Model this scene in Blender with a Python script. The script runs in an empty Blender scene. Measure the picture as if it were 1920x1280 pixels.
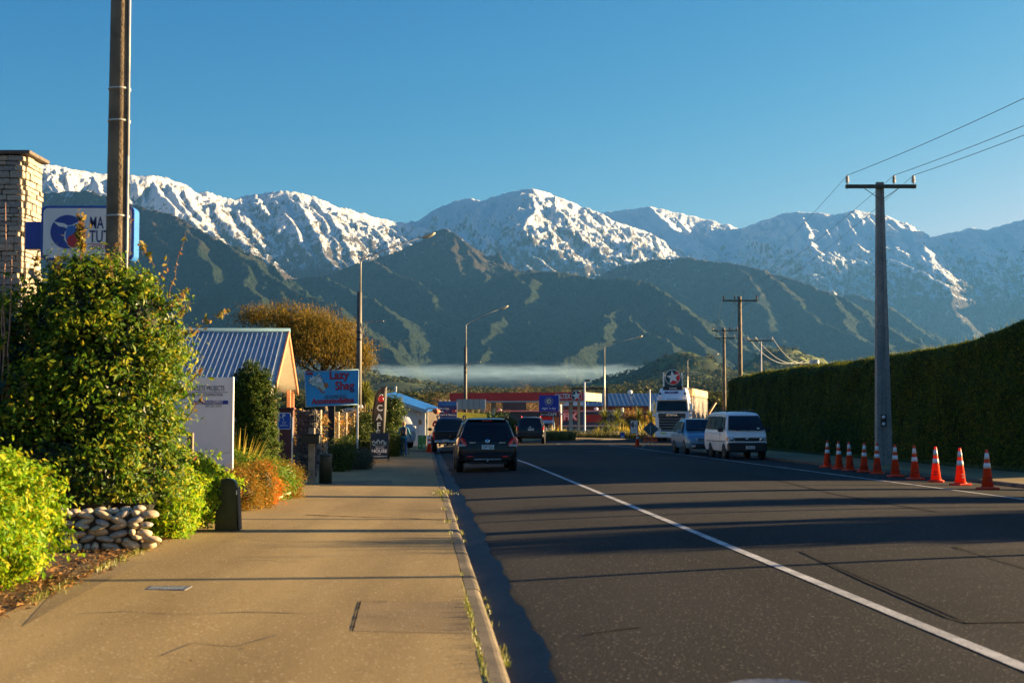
import bpy, bmesh, math, random
import numpy as np
from mathutils import Vector, Matrix, Euler
R = math.radians
random.seed(7)
SC = bpy.context.scene
COL = SC.collection

# ------------------------------------------------------------------ camera, light, exposure
F = 2667.0                       # focal length in pixels of the 1920 wide photograph (50 mm lens)
PITCH = R(3.17)
CAMZ = 1.7
cam_d = bpy.data.cameras.new("camera"); cam = bpy.data.objects.new("camera", cam_d); COL.objects.link(cam)
cam.location = (0, 0, CAMZ); cam.rotation_euler = (R(90) + PITCH, 0, 0)
cam_d.sensor_width = 36; cam_d.lens = 50; cam_d.clip_start = 0.1; cam_d.clip_end = 60000
cam_d.dof.use_dof = True; cam_d.dof.focus_distance = 55; cam_d.dof.aperture_fstop = 3.2
SC.camera = cam

SUN_EL, SUN_AZ = R(9.0), R(73)     # azimuth clockwise from the view direction (+Y) towards +X
world = bpy.data.worlds.new("World"); SC.world = world; world.use_nodes = True
nt = world.node_tree; nt.nodes.clear()
sky = nt.nodes.new("ShaderNodeTexSky"); sky.sky_type = 'NISHITA'; sky.sun_disc = False
sky.sun_elevation = SUN_EL; sky.sun_rotation = SUN_AZ
sky.air_density = 1.0; sky.dust_density = 0.9; sky.ozone_density = 2.5
bg = nt.nodes.new("ShaderNodeBackground"); bg.inputs[1].default_value = 0.05
wo = nt.nodes.new("ShaderNodeOutputWorld")
# deeper, polarised blue: a power and a gain for each channel of the Nishita sky
sep = nt.nodes.new("ShaderNodeSeparateColor"); cmb = nt.nodes.new("ShaderNodeCombineColor"); nt.links.new(sky.outputs[0], sep.inputs[0])
for ch, (g_, a_, top) in enumerate(((3.3, 23.0, .44), (1.45, 1.16, .37), (0.78, .585, .37))):
    m0 = nt.nodes.new("ShaderNodeMath"); m0.operation = 'MULTIPLY'; m0.inputs[1].default_value = 0.1
    m1 = nt.nodes.new("ShaderNodeMath"); m1.operation = 'POWER'; m1.inputs[1].default_value = g_
    m2 = nt.nodes.new("ShaderNodeMath"); m2.operation = 'MULTIPLY'; m2.inputs[1].default_value = a_/0.12
    nt.links.new(sep.outputs[ch], m0.inputs[0]); nt.links.new(m0.outputs[0], m1.inputs[0]); nt.links.new(m1.outputs[0], m2.inputs[0]); m3 = nt.nodes.new('ShaderNodeMath'); m3.operation = 'SMOOTH_MIN'; m3.inputs[1].default_value = top/0.12; m3.inputs[2].default_value = .8; nt.links.new(m2.outputs[0], m3.inputs[0]); nt.links.new(m3.outputs[0], cmb.inputs[ch])
nt.links.new(cmb.outputs[0], bg.inputs[0]); nt.links.new(bg.outputs[0], wo.inputs[0])
sun_d = bpy.data.lights.new("sun", 'SUN'); sun_o = bpy.data.objects.new("sun", sun_d); COL.objects.link(sun_o)
sun_d.energy = 5.0; sun_d.angle = R(0.5); sun_d.color = (1.0, 0.71, 0.36)
SUNV = Vector((math.sin(SUN_AZ)*math.cos(SUN_EL), math.cos(SUN_AZ)*math.cos(SUN_EL), math.sin(SUN_EL)))
sun_o.rotation_euler = SUNV.to_track_quat('Z', 'Y').to_euler()
vs = SC.view_settings
SC.display_settings.display_device = 'sRGB'
vs.view_transform = 'Standard'; vs.look = 'None'; vs.exposure = 2.5; vs.gamma = 1.0; vs.use_curve_mapping = False
SC.render.engine = 'CYCLES'
SC.cycles.use_denoising = True
SC.cycles.max_bounces = 5; SC.cycles.diffuse_bounces = 2; SC.cycles.glossy_bounces = 2
SC.cycles.transmission_bounces = 3; SC.cycles.volume_bounces = 0; SC.cycles.transparent_max_bounces = 6
SC.cycles.volume_step_rate = 1.0; SC.cycles.volume_max_steps = 64

# ------------------------------------------------------------------ helpers
def ray(px, py):
    x = (px-960)/F; y = (640-py)/F
    c, s = math.cos(PITCH), math.sin(PITCH)
    return x, c - y*s, s + y*c          # world direction
def W(px, py, Y):
    x, y, z = ray(px, py); t = Y/y
    return Vector((x*t, Y, CAMZ + z*t))
def lerp_tab(tab, v):
    return float(np.interp(v, [a for a, b in tab], [b for a, b in tab]))

MATS = {}
def mat(name, col, rough=0.7, var=0.15, scale=6.0, bump=0.0, bscale=40.0, metal=0.0, spec=0.5, col2=None, emit=None, coat=0.0, obj=True, detail=4, trans=0.0):
    if name in MATS: return MATS[name]
    m = bpy.data.materials.new(name); m.use_nodes = True; MATS[name] = m
    t = m.node_tree; b = t.nodes["Principled BSDF"]
    b.inputs['Roughness'].default_value = rough; b.inputs['Metallic'].default_value = metal
    b.inputs['Specular IOR Level'].default_value = spec
    if coat: b.inputs['Coat Weight'].default_value = coat; b.inputs['Coat Roughness'].default_value = 0.05
    tc = t.nodes.new("ShaderNodeTexCoord"); src = tc.outputs['Object']
    n = t.nodes.new("ShaderNodeTexNoise"); n.inputs['Scale'].default_value = scale; n.inputs['Detail'].default_value = detail
    t.links.new(src, n.inputs['Vector'])
    mx = t.nodes.new("ShaderNodeMix"); mx.data_type = 'RGBA'
    c1 = [max(0, c*(1-var)) for c in col]; c2 = list(col2) if col2 else [min(1, c*(1+var)) for c in col]
    mx.inputs[6].default_value = (*c1, 1); mx.inputs[7].default_value = (*c2, 1)
    rm = t.nodes.new("ShaderNodeMapRange"); rm.inputs[1].default_value = 0.35; rm.inputs[2].default_value = 0.65
    t.links.new(n.outputs[0], rm.inputs[0]); t.links.new(rm.outputs[0], mx.inputs[0])
    t.links.new(mx.outputs[2], b.inputs['Base Color'])
    if bump:
        n2 = t.nodes.new("ShaderNodeTexNoise"); n2.inputs['Scale'].default_value = bscale; n2.inputs['Detail'].default_value = 5
        t.links.new(src, n2.inputs['Vector'])
        bp = t.nodes.new("ShaderNodeBump"); bp.inputs['Strength'].default_value = bump; bp.inputs['Distance'].default_value = 0.02
        t.links.new(n2.outputs[0], bp.inputs['Height']); t.links.new(bp.outputs[0], b.inputs['Normal'])
    if emit:
        b.inputs['Emission Color'].default_value = (*emit[0], 1); b.inputs['Emission Strength'].default_value = emit[1]
    return m

def leafmat(name, cols, trans=0.35, rough=0.45, spec=0.4):
    """cols: colours picked leaf by leaf"""
    if name in MATS: return MATS[name]
    m = bpy.data.materials.new(name); m.use_nodes = True; MATS[name] = m
    t = m.node_tree; b = t.nodes["Principled BSDF"]; out = t.nodes["Material Output"]
    g = t.nodes.new("ShaderNodeNewGeometry")
    cr = t.nodes.new("ShaderNodeValToRGB"); e = cr.color_ramp; e.interpolation = 'LINEAR'
    k = len(cols)
    e.elements[0].position = 0; e.elements[0].color = (*cols[0], 1); e.elements[1].position = 1; e.elements[1].color = (*cols[-1], 1)
    for i in range(1, k-1):
        q = e.elements.new(i/(k-1)); q.color = (*cols[i], 1)
    t.links.new(g.outputs['Random Per Island'], cr.inputs[0])
    t.links.new(cr.outputs[0], b.inputs['Base Color']); b.inputs['Roughness'].default_value = rough
    b.inputs['Specular IOR Level'].default_value = spec
    if trans:
        tr = t.nodes.new("ShaderNodeBsdfTranslucent"); mix = t.nodes.new("ShaderNodeMixShader"); mix.inputs[0].default_value = trans
        t.links.new(cr.outputs[0], tr.inputs[0]); t.links.new(b.outputs[0], mix.inputs[1]); t.links.new(tr.outputs[0], mix.inputs[2])
        t.links.new(mix.outputs[0], out.inputs[0])
    return m

class MB:
    def __init__(s): s.v = []; s.f = []; s.mi = []; s.sm = []
    def add(s, vs_, fs, mi=0, smooth=False):
        o = len(s.v); s.v += [tuple(v) for v in vs_]; s.f += [[o+i for i in f] for f in fs]
        s.mi += [mi]*len(fs); s.sm += [smooth]*len(fs); return s
    def box(s, c, d, rz=0, b=0.0, mi=0, taper=1.0, rot=None):
        x, y, z = d[0]/2, d[1]/2, d[2]/2
        M = (rot or Matrix.Rotation(rz, 3, 'Z')); c = Vector(c)
        if b <= 0:
            vv = [(sx*x*(taper if sz > 0 else 1), sy*y*(taper if sz > 0 else 1), sz*z) for sz in (-1, 1) for sy in (-1, 1) for sx in (-1, 1)]
            ff = [[0, 2, 3, 1], [4, 5, 7, 6], [0, 1, 5, 4], [2, 6, 7, 3], [0, 4, 6, 2], [1, 3, 7, 5]]
            return s.add([M @ Vector(v) + c for v in vv], ff, mi)
        b = min(b, x*.98, y*.98, z*.98)
        vv = []; idx = {}
        for sx in (-1, 1):
            for sy in (-1, 1):
                for sz in (-1, 1):
                    for a in range(3):
                        p = [sx*(x-b), sy*(y-b), sz*(z-b)]; p[a] += (sx, sy, sz)[a]*b
                        if sz > 0 and taper != 1: p[0] *= taper; p[1] *= taper
                        idx[(sx, sy, sz, a)] = len(vv); vv.append(M @ Vector(p) + c)
        ff = []
        for a in range(3):
            o1, o2 = [q for q in range(3) if q != a]
            for sg in (-1, 1):
                def k(u, w):
                    t = [0, 0, 0]; t[a] = sg; t[o1] = u; t[o2] = w; return idx[(t[0], t[1], t[2], a)]
                q = [k(-1, -1), k(1, -1), k(1, 1), k(-1, 1)]
                if (sg > 0) == (a == 1): q.reverse()
                ff.append(q)
        for a in range(3):                     # edge bevels
            o1, o2 = [q for q in range(3) if q != a]
            for u in (-1, 1):
                for w in (-1, 1):
                    def k(e, ax):
                        t = [0, 0, 0]; t[a] = e; t[o1] = u; t[o2] = w; return idx[(t[0], t[1], t[2], ax)]
                    ff.append([k(-1, o1), k(1, o1), k(1, o2), k(-1, o2)])
        for sx in (-1, 1):
            for sy in (-1, 1):
                for sz in (-1, 1): ff.append([idx[(sx, sy, sz, 0)], idx[(sx, sy, sz, 1)], idx[(sx, sy, sz, 2)]])
        return s.add(vv, ff, mi)
    def tube(s, pts, rad, n=8, mi=0, cap=True, smooth=True):
        pts = [Vector(p) for p in pts]
        if not hasattr(rad, '__len__'): rad = [rad]*len(pts)
        rings = []; vv = []
        t0 = (pts[1]-pts[0]).normalized(); up = Vector((0, 0, 1)) if abs(t0.z) < .9 else Vector((1, 0, 0))
        for i, p in enumerate(pts):
            t = (pts[min(i+1, len(pts)-1)]-pts[max(i-1, 0)]).normalized()
            a = t.cross(up); a = a.normalized() if a.length > 1e-6 else Vector((1, 0, 0)); b2 = t.cross(a).normalized()
            up = -b2 if False else up
            for k in range(n):
                an = 2*math.pi*k/n; vv.append(p + (a*math.cos(an) + b2*math.sin(an))*rad[i])
        ff = [[i*n+k, i*n+(k+1) % n, (i+1)*n+(k+1) % n, (i+1)*n+k] for i in range(len(pts)-1) for k in range(n)]
        s.add(vv, ff, mi, smooth)
        if cap:
            o = len(s.v)-len(vv)
            s.f += [[o+k for k in range(n)], [o+(len(pts)-1)*n+k for k in range(n-1, -1, -1)]]; s.mi += [mi]*2; s.sm += [False]*2
        return s
    def lathe(s, prof, c=(0, 0, 0), n=16, mi=0, smooth=True, M=None):
        """prof: (radius, z) pairs about z"""
        c = Vector(c); vv = []
        for r, z in prof:
            for k in range(n):
                a = 2*math.pi*k/n; p = Vector((r*math.cos(a), r*math.sin(a), z)); vv.append((M @ p if M else p) + c)
        ff = [[i*n+k, i*n+(k+1) % n, (i+1)*n+(k+1) % n, (i+1)*n+k] for i in range(len(prof)-1) for k in range(n)]
        ff += [[k for k in range(n-1, -1, -1)], [(len(prof)-1)*n+k for k in range(n)]]
        return s.add(vv, ff, mi, smooth)
    def prism(s, poly, y0, y1, mi=0, c=(0, 0, 0), M=None):
        """poly in x,z extruded along y"""
        n = len(poly); c = Vector(c)
        vv = [Vector((x, y0, z)) for x, z in poly] + [Vector((x, y1, z)) for x, z in poly]
        vv = [(M @ v if M else v) + c for v in vv]
        ff = [list(range(n)), list(range(2*n-1, n-1, -1))] + [[i, i+n, (i+1) % n+n, (i+1) % n] for i in range(n)]
        return s.add(vv, ff, mi)
    def slab(s, q, th, mi=0, out=None):
        """thin plate from 4 corners, thickness th along its normal"""
        q = [Vector(p) for p in q]; nrm = (q[1]-q[0]).cross(q[3]-q[0]).normalized()*th
        if out is not None and nrm.dot(Vector(out)) < 0: nrm = -nrm
        vv = q + [p+nrm for p in q]
        return s.add(vv, [[0, 1, 2, 3], [7, 6, 5, 4], [0, 4, 5, 1], [1, 5, 6, 2], [2, 6, 7, 3], [3, 7, 4, 0]], mi)
    def blob(s, c, r, n=8, m=6, j=0.0, mi=0, seed=0, M=None):
        rr = random.Random(seed); vv = [(0, 0, -1)]; c = Vector(c)
        for i in range(1, m):
            ph = math.pi*i/m - math.pi/2
            for k in range(n):
                a = 2*math.pi*k/n; q = 1+rr.uniform(-j, j); vv.append((math.cos(ph)*math.cos(a)*q, math.cos(ph)*math.sin(a)*q, math.sin(ph)*q))
        vv.append((0, 0, 1)); L = len(vv)-1
        ff = [[0, 1+(k+1) % n, 1+k] for k in range(n)]
        for i in range(m-2):
            ff += [[1+i*n+k, 1+i*n+(k+1) % n, 1+(i+1)*n+(k+1) % n, 1+(i+1)*n+k] for k in range(n)]
        ff += [[L, 1+(m-2)*n+k, 1+(m-2)*n+(k+1) % n] for k in range(n)]
        out = []
        for v in vv:
            p = Vector((v[0]*r[0], v[1]*r[1], v[2]*r[2])); out.append((M @ p if M else p) + c)
        return s.add(out, ff, mi, True)
    def mesh(s, name, mats, sharp=None, fixn=True):
        me = bpy.data.meshes.new(name); me.from_pydata(s.v, [], s.f)
        for m in (mats if isinstance(mats, (list, tuple)) else [mats]): me.materials.append(m)
        me.polygons.foreach_set("material_index", s.mi); me.polygons.foreach_set("use_smooth", s.sm)
        me.update()
        if fixn:
            bm = bmesh.new(); bm.from_mesh(me); bmesh.ops.recalc_face_normals(bm, faces=bm.faces); bm.to_mesh(me); bm.free()
        if sharp: me.set_sharp_from_angle(angle=R(sharp))
        return me
    def build(s, name, mats, parent=None, loc=(0, 0, 0), rot=(0, 0, 0), sharp=None, fixn=True):
        return link(name, s.mesh(name, mats, sharp, fixn), parent, loc, rot)
def link(name, me, parent=None, loc=(0, 0, 0), rot=(0, 0, 0), scale=(1, 1, 1)):
    o = bpy.data.objects.new(name, me); COL.objects.link(o); o.parent = parent
    o.location = loc; o.rotation_euler = rot; o.scale = scale
    return o
def tag(o, label=None, cat=None, group=None, kind=None):
    if label: o['label'] = label
    if cat: o['category'] = cat
    if group: o['group'] = group
    if kind: o['kind'] = kind
    return o
def thing(name, label, cat, loc=(0, 0, 0), rz=0, group=None):
    o = bpy.data.objects.new(name, None); COL.objects.link(o); o.empty_display_size = .2
    o.location = loc; o.rotation_euler = (0, 0, rz)
    return tag(o, label, cat, group)
def copy_tree(o, parent=None):
    c = o.copy(); COL.objects.link(c); c.parent = parent
    for ch in list(o.children): copy_tree(ch, c)
    return c
def np_mesh(name, V, Q, m, parent=None, smooth=True, loc=(0, 0, 0), mi=None):
    V = np.asarray(V, np.float32); Q = np.asarray(Q, np.int32)
    me = bpy.data.meshes.new(name); me.vertices.add(len(V)); me.vertices.foreach_set("co", V.ravel())
    k = Q.shape[1]; me.loops.add(Q.size); me.loops.foreach_set("vertex_index", Q.ravel())
    me.polygons.add(len(Q)); me.polygons.foreach_set("loop_start", np.arange(0, Q.size, k, dtype=np.int32))
    me.polygons.foreach_set("loop_total", np.full(len(Q), k, np.int32))
    for mm in (m if isinstance(m, (list, tuple)) else [m]): me.materials.append(mm)
    if mi is not None: me.polygons.foreach_set("material_index", np.asarray(mi, np.int32))
    me.polygons.foreach_set("use_smooth", np.full(len(Q), smooth)); me.update(calc_edges=True)
    return link(name, me, parent, loc)
def gridq(nr, nc):
    a = np.arange((nr-1)*(nc-1)); r = a//(nc-1); c = a % (nc-1); i = r*nc+c
    return np.stack([i, i+1, i+nc+1, i+nc], 1)
TXT = {}
def text(parent, s, size, loc, m, rz=0, name='lettering', align='CENTER', bold=0.0, sx=1.0, rot=None, ext=0.002, shear=0.0, width=None):
    cu = bpy.data.curves.new(name, 'FONT'); cu.body = s; cu.size = size; cu.align_x = align; cu.align_y = 'CENTER'
    cu.extrude = ext; cu.offset = bold; cu.resolution_u = 3; cu.shear = shear; cu.materials.append(m)
    tmp = bpy.data.objects.new("tmp", cu); COL.objects.link(tmp); bpy.context.view_layer.update()
    me = bpy.data.meshes.new_from_object(tmp.evaluated_get(bpy.context.evaluated_depsgraph_get())); bpy.data.objects.remove(tmp)
    me.name = name
    if width:
        xs_ = [v.co.x for v in me.vertices]; sx = width/max(1e-6, max(xs_)-min(xs_))
    if not me.materials: me.materials.append(m)
    return link(name, me, parent, loc, rot if rot else (R(90), 0, rz), (sx, 1, 1))

# vectorised gradient noise
def _hash(i, j, sd):
    n = (i.astype(np.int64)*374761393 + j.astype(np.int64)*668265263 + sd*1442695041) & 0xffffffff
    n = ((n ^ (n >> 13))*1274126177) & 0xffffffff
    n = (n ^ (n >> 16)) & 0xffffffff
    return n.astype(np.float64)/4294967296.0*2*np.pi
def pn(x, y, sd=0):
    xi = np.floor(x); yi = np.floor(y); fx = x-xi; fy = y-yi
    u = fx*fx*fx*(fx*(fx*6-15)+10); v = fy*fy*fy*(fy*(fy*6-15)+10)
    def g(di, dj):
        a = _hash(xi+di, yi+dj, sd); return np.cos(a)*(fx-di) + np.sin(a)*(fy-dj)
    return ((g(0, 0)*(1-u)+g(1, 0)*u)*(1-v) + (g(0, 1)*(1-u)+g(1, 1)*u)*v)*1.5
def fbm(x, y, o=5, sd=0, g=.5):
    s = 0; a = 1
    for i in range(o): s = s + a*pn(x, y, sd+i*17); x = x*2.03; y = y*2.03; a *= g
    return s
def rfbm(x, y, o=5, sd=0, g=.5):
    s = 0; a = 1; t = 0; w = 1
    for i in range(o):
        n = 1-np.abs(pn(x, y, sd+i*17))*2.0; n = n*np.abs(n); s = s + a*n*w; t += a; w = np.clip(n*1.4, .25, 1); x = x*2.07; y = y*2.07; a *= g
    return s/t
# ------------------------------------------------------------------ mountains
def roof_field(ridges, X, Y, slope):
    """height field as the highest of many sloping roofs under 3D ridge lines"""
    Z = np.full(X.shape, -1e9); RZ = np.zeros(X.shape)
    for pts in ridges:
        k = slope
        if isinstance(pts, tuple): k, pts = pts
        P = []
        for px, py, D in pts:
            w = W(px, py, D*1000.0); P.append((w.x, w.y, w.z))
        for a, b in zip(P[:-1], P[1:]):
            dx, dy = b[0]-a[0], b[1]-a[1]; L = dx*dx+dy*dy
            t = np.clip(((X-a[0])*dx+(Y-a[1])*dy)/L, 0, 1)
            zz = a[2]+(b[2]-a[2])*t
            d = np.hypot(X-(a[0]+dx*t), Y-(a[1]+dy*t))
            z = zz - k*d*(1-0.00003*d)
            m = z > Z; Z[m] = z[m]; RZ[m] = zz[m]
    return Z, RZ

def mountain_mat(name, snow0, snowk, forest, tussock, tz, pasture=None, warp=1.0):
    m = bpy.data.materials.new(name); m.use_nodes = True; t = m.node_tree; b = t.nodes["Principled BSDF"]
    b.inputs['Roughness'].default_value = .95; b.inputs['Specular IOR Level'].default_value = .1
    g = t.nodes.new("ShaderNodeNewGeometry"); sp = t.nodes.new("ShaderNodeSeparateXYZ"); t.links.new(g.outputs['Position'], sp.inputs[0])
    sn = t.nodes.new("ShaderNodeSeparateXYZ"); t.links.new(g.outputs['Normal'], sn.inputs[0])
    def noise(sc, det=6, rough=.6, vec=None):
        n = t.nodes.new("ShaderNodeTexNoise"); n.inputs['Scale'].default_value = sc; n.inputs['Detail'].default_value = det; n.inputs['Roughness'].default_value = rough
        t.links.new(vec or g.outputs['Position'], n.inputs['Vector']); return n.outputs[0]
    def mth(op, a, b_, c=None):
        n = t.nodes.new("ShaderNodeMath"); n.operation = op
        for i, v in enumerate((a, b_, c)):
            if v is None: continue
            if isinstance(v, (int, float)): n.inputs[i].default_value = v
            else: t.links.new(v, n.inputs[i])
        return n.outputs[0]
    def mr(v, a, b_):
        n = t.nodes.new("ShaderNodeMapRange"); n.inputs[1].default_value = a; n.inputs[2].default_value = b_; t.links.new(v, n.inputs[0]); return n.outputs[0]
    def mix(f, c1, c2):
        n = t.nodes.new("ShaderNodeMix"); n.data_type = 'RGBA'; t.links.new(f, n.inputs[0])
        for i, c in ((6, c1), (7, c2)):
            if isinstance(c, tuple): n.inputs[i].default_value = (*c, 1)
            else: t.links.new(c, n.inputs[i])
        return n.outputs[2]
    mp = t.nodes.new("ShaderNodeMapping"); mp.inputs['Scale'].default_value = (1, .35, .35); mp.inputs['Rotation'].default_value = (0, 0, R(-20))
    t.links.new(g.outputs['Position'], mp.inputs[0])
    n_big = noise(.0011); n_mid = noise(.006); n_st = noise(.017, 9, .8, mp.outputs[0]); n_fine = noise(.045, 3)
    forestc = mix(mr(n_fine, .3, .7), tuple(c*.6 for c in forest), tuple(c*1.5 for c in forest))
    tus = mix(mr(n_mid, .35, .65), tuple(c*.75 for c in tussock), tuple(c*1.2 for c in tussock))
    zt = mth('ADD', sp.outputs[2], mth('MULTIPLY', mth('SUBTRACT', n_mid, .5), 900))
    col = mix(mr(zt, tz-120, tz+180), forestc, tus)
    # pale slips and gullies
    slip = mr(n_st, .66, .70); col = mix(mth('MULTIPLY', slip, .22), col, (.16, .14, .11))
    if pasture:
        pf = mth('MULTIPLY', mr(mth('ADD', sp.outputs[2], mth('MULTIPLY', mth('SUBTRACT', n_big, .5), 500)), pasture+30, pasture-30), mr(n_mid, .47, .5))
        col = mix(pf, col, (.075, .105, .025))
    if snow0:
        rock = (.085, .075, .068)
        col = mix(mr(sp.outputs[2], snow0-500, snow0-150), col, mix(mr(n_mid, .4, .6), rock, (.12, .10, .085)))
        s = mth('ADD', mth('ADD', mth('DIVIDE', mth('SUBTRACT', sp.outputs[2], snow0), snowk), mth('MULTIPLY', mth('SUBTRACT', n_st, .53), 13.0)), mth('MULTIPLY', mth('SUBTRACT', sn.outputs[2], .80), 4.5))
        s = mth('ADD', s, mth('MULTIPLY', mth('SUBTRACT', n_big, .5), 1.5))
        col = mix(mr(s, -.35, .45), col, (.93, .94, .96))
    t.links.new(col, b.inputs['Base Color'])
    bp = t.nodes.new("ShaderNodeBump"); bp.inputs['Strength'].default_value = 1.0; bp.inputs['Distance'].default_value = 34
    t.links.new(mth('ADD', mth('MULTIPLY', n_fine, 1.6), mth('MULTIPLY', n_st, 2.0)), bp.inputs['Height']); t.links.new(bp.outputs[0], b.inputs['Normal'])
    return m

def polar(x0, x1, nc, D0, D1, nr, pw=1.0):
    px = np.linspace(x0, x1, nc); s = np.linspace(0, 1, nr)**pw; D = (D0+(D1-D0)*s)*1000.0
    X = ((px-960)/F)[None, :]*D[:, None]; Y = np.repeat(D[:, None], nc, 1)
    return X, Y
rs = random.Random(3)
def spurs(crest, n, dx, dy, dD, jit=.35):
    out = []
    for i in range(n):
        t = (i+.5+rs.uniform(-.3, .3))/n*(len(crest)-1); k = int(t); f = t-k; a, b = crest[k], crest[min(k+1, len(crest)-1)]
        p = [a[q]+(b[q]-a[q])*f for q in range(3)]; p[1] += 3
        s = rs.uniform(1-jit, 1+jit)
        m_ = (p[0]+dx*s*.45+rs.uniform(-12, 12), p[1]+dy*s*.42, p[2]+dD*s*.45)
        e = (p[0]+dx*s+rs.uniform(-10, 10), p[1]+dy*s, p[2]+dD*s)
        out.append([tuple(p), m_, e])
    return out
R1 = [(-90, 262, 13), (0, 288, 13), (60, 302, 13), (110, 312, 13), (150, 319, 13), (200, 329, 13), (290, 334, 13), (315, 337, 13), (340, 345, 13), (372, 362, 13), (385, 358, 13), (410, 366, 13), (440, 372, 13), (490, 362, 13), (545, 358, 13), (565, 364, 13), (600, 369, 13.1), (640, 390, 13.3), (700, 402, 13.6), (740, 413, 13.9), (790, 425, 14)]
R2 = [(690, 440, 17.6), (765, 416, 17.1), (800, 403, 16.9), (835, 390, 16.7), (862, 376, 16.55), (885, 373, 16.4), (905, 376, 16.3), (925, 368, 16.2), (955, 356, 16.0), (985, 350, 15.8), (1020, 358, 16.0), (1040, 367, 16.15), (1080, 384, 16.45), (1115, 398, 16.7), (1150, 412, 16.95), (1200, 432, 17.3), (1280, 468, 17.9), (1325, 490, 18.1), (1400, 540, 18.3)]
R3 = [(1060, 412, 20), (1130, 397, 20), (1180, 391, 20), (1200, 390, 20), (1215, 385, 20), (1235, 392, 20), (1260, 397, 20), (1310, 409, 20), (1330, 411, 20), (1390, 428, 20), (1400, 428, 20), (1440, 409, 19), (1470, 398, 18.5), (1490, 396, 18.5), (1520, 400, 18.5), (1540, 401, 18.5), (1565, 404, 18.5), (1600, 392, 18.5), (1640, 398, 18.5), (1665, 404, 18.5), (1700, 425, 18.3), (1745, 443, 18.3), (1790, 432, 18.5), (1818, 424, 18.5), (1850, 430, 18.5), (1890, 418, 18.5), (1920, 410, 18.5), (2050, 370, 18.5)]
R1 = [(a, b, 12.1+(a+90)/830*2.7) for a, b, c in R1]
far = [R1, R2, R3,
  [(985, 351, 15.8), (984, 385, 15.3), (992, 410, 14.9), (985, 440, 14.5), (1040, 500, 13.6), (1050, 530, 13)],
  [(1080, 387, 16.45), (1110, 425, 15.8), (1130, 460, 15.0), (1140, 505, 14.1)],
  [(1200, 436, 17.3), (1235, 462, 16.5), (1250, 492, 15.6)],
  [(862, 379, 16.55), (850, 420, 15.6), (880, 455, 14.4), (900, 490, 13.7)],
  [(925, 371, 16.2), (915, 410, 15.2), (935, 460, 14.2)],
  [(1470, 399, 18.5), (1462, 432, 17.9), (1500, 500, 16.6), (1560, 552, 15.4)],
  [(1470, 399, 18.5), (1540, 440, 17.6), (1570, 480, 16.8)],
  [(1600, 393, 18.5), (1640, 450, 17.4), (1700, 500, 16.4), (1770, 545, 15.4), (1800, 600, 14.4)],
  [(1665, 405, 18.5), (1710, 432, 17.8), (1740, 470, 17), (1760, 520, 16)],
  [(1818, 425, 18.5), (1850, 470, 17.5), (1870, 530, 16.2), (1830, 590, 14.8)],
  [(1920, 411, 18.5), (1960, 500, 16.6), (1930, 570, 15)],
  [(1215, 386, 20), (1240, 420, 19), (1290, 450, 18), (1300, 475, 17.3)],
  [(1400, 428, 20), (1400, 455, 19), (1420, 485, 18)]]
far += spurs(R1[2:], 17, 75, 120, -1.7) + spurs(R1[2:], 8, 110, 165, -2.4) + spurs(R2[1:-1], 5, 35, 60, -1.3) + spurs(R3[1:-1], 22, 42, 65, -1.6)
X, Y = polar(-90, 2050, 860, 10.6, 20.8, 330)
wx = 170*fbm(X/1500, Y/1500, 4, 5); wy = 170*fbm(X/1500, Y/1500, 4, 55)
Z, RZ = roof_field(far, X+wx*.62+38*fbm(X/330, Y/330, 3, 61), Y+wy, .62)
Z0, _ = roof_field([R1, R2, R3], X, Y, .62)
drop = np.clip(RZ-Z, 0, 2000)
amp = np.clip(np.clip(Z0.max()-Z, 0, 1e9)*0+drop/260, 0.09, 1)
Xs = X + .45*(Y)                                     # gullies run down towards the camera and to the right
rn = rfbm(Xs/620, Y/1500, 7, 21, .62)
Z = Z + amp*(150*(rn-.45)) + 46*fbm(X/150, Y/230, 5, 77, .66)*np.clip(amp*1.6, .25, 1)
Z = np.maximum(Z, 60+30*fbm(X/900, Y/900, 3, 9))
m_far = mountain_mat("snowy_rock", 1440, 430, (.03, .042, .022), (.10, .075, .045), 900)
o = np_mesh("snowy_mountains", np.stack([X, Y, Z], 2).reshape(-1, 3), gridq(*X.shape), m_far); tag(o, kind='structure')

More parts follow.
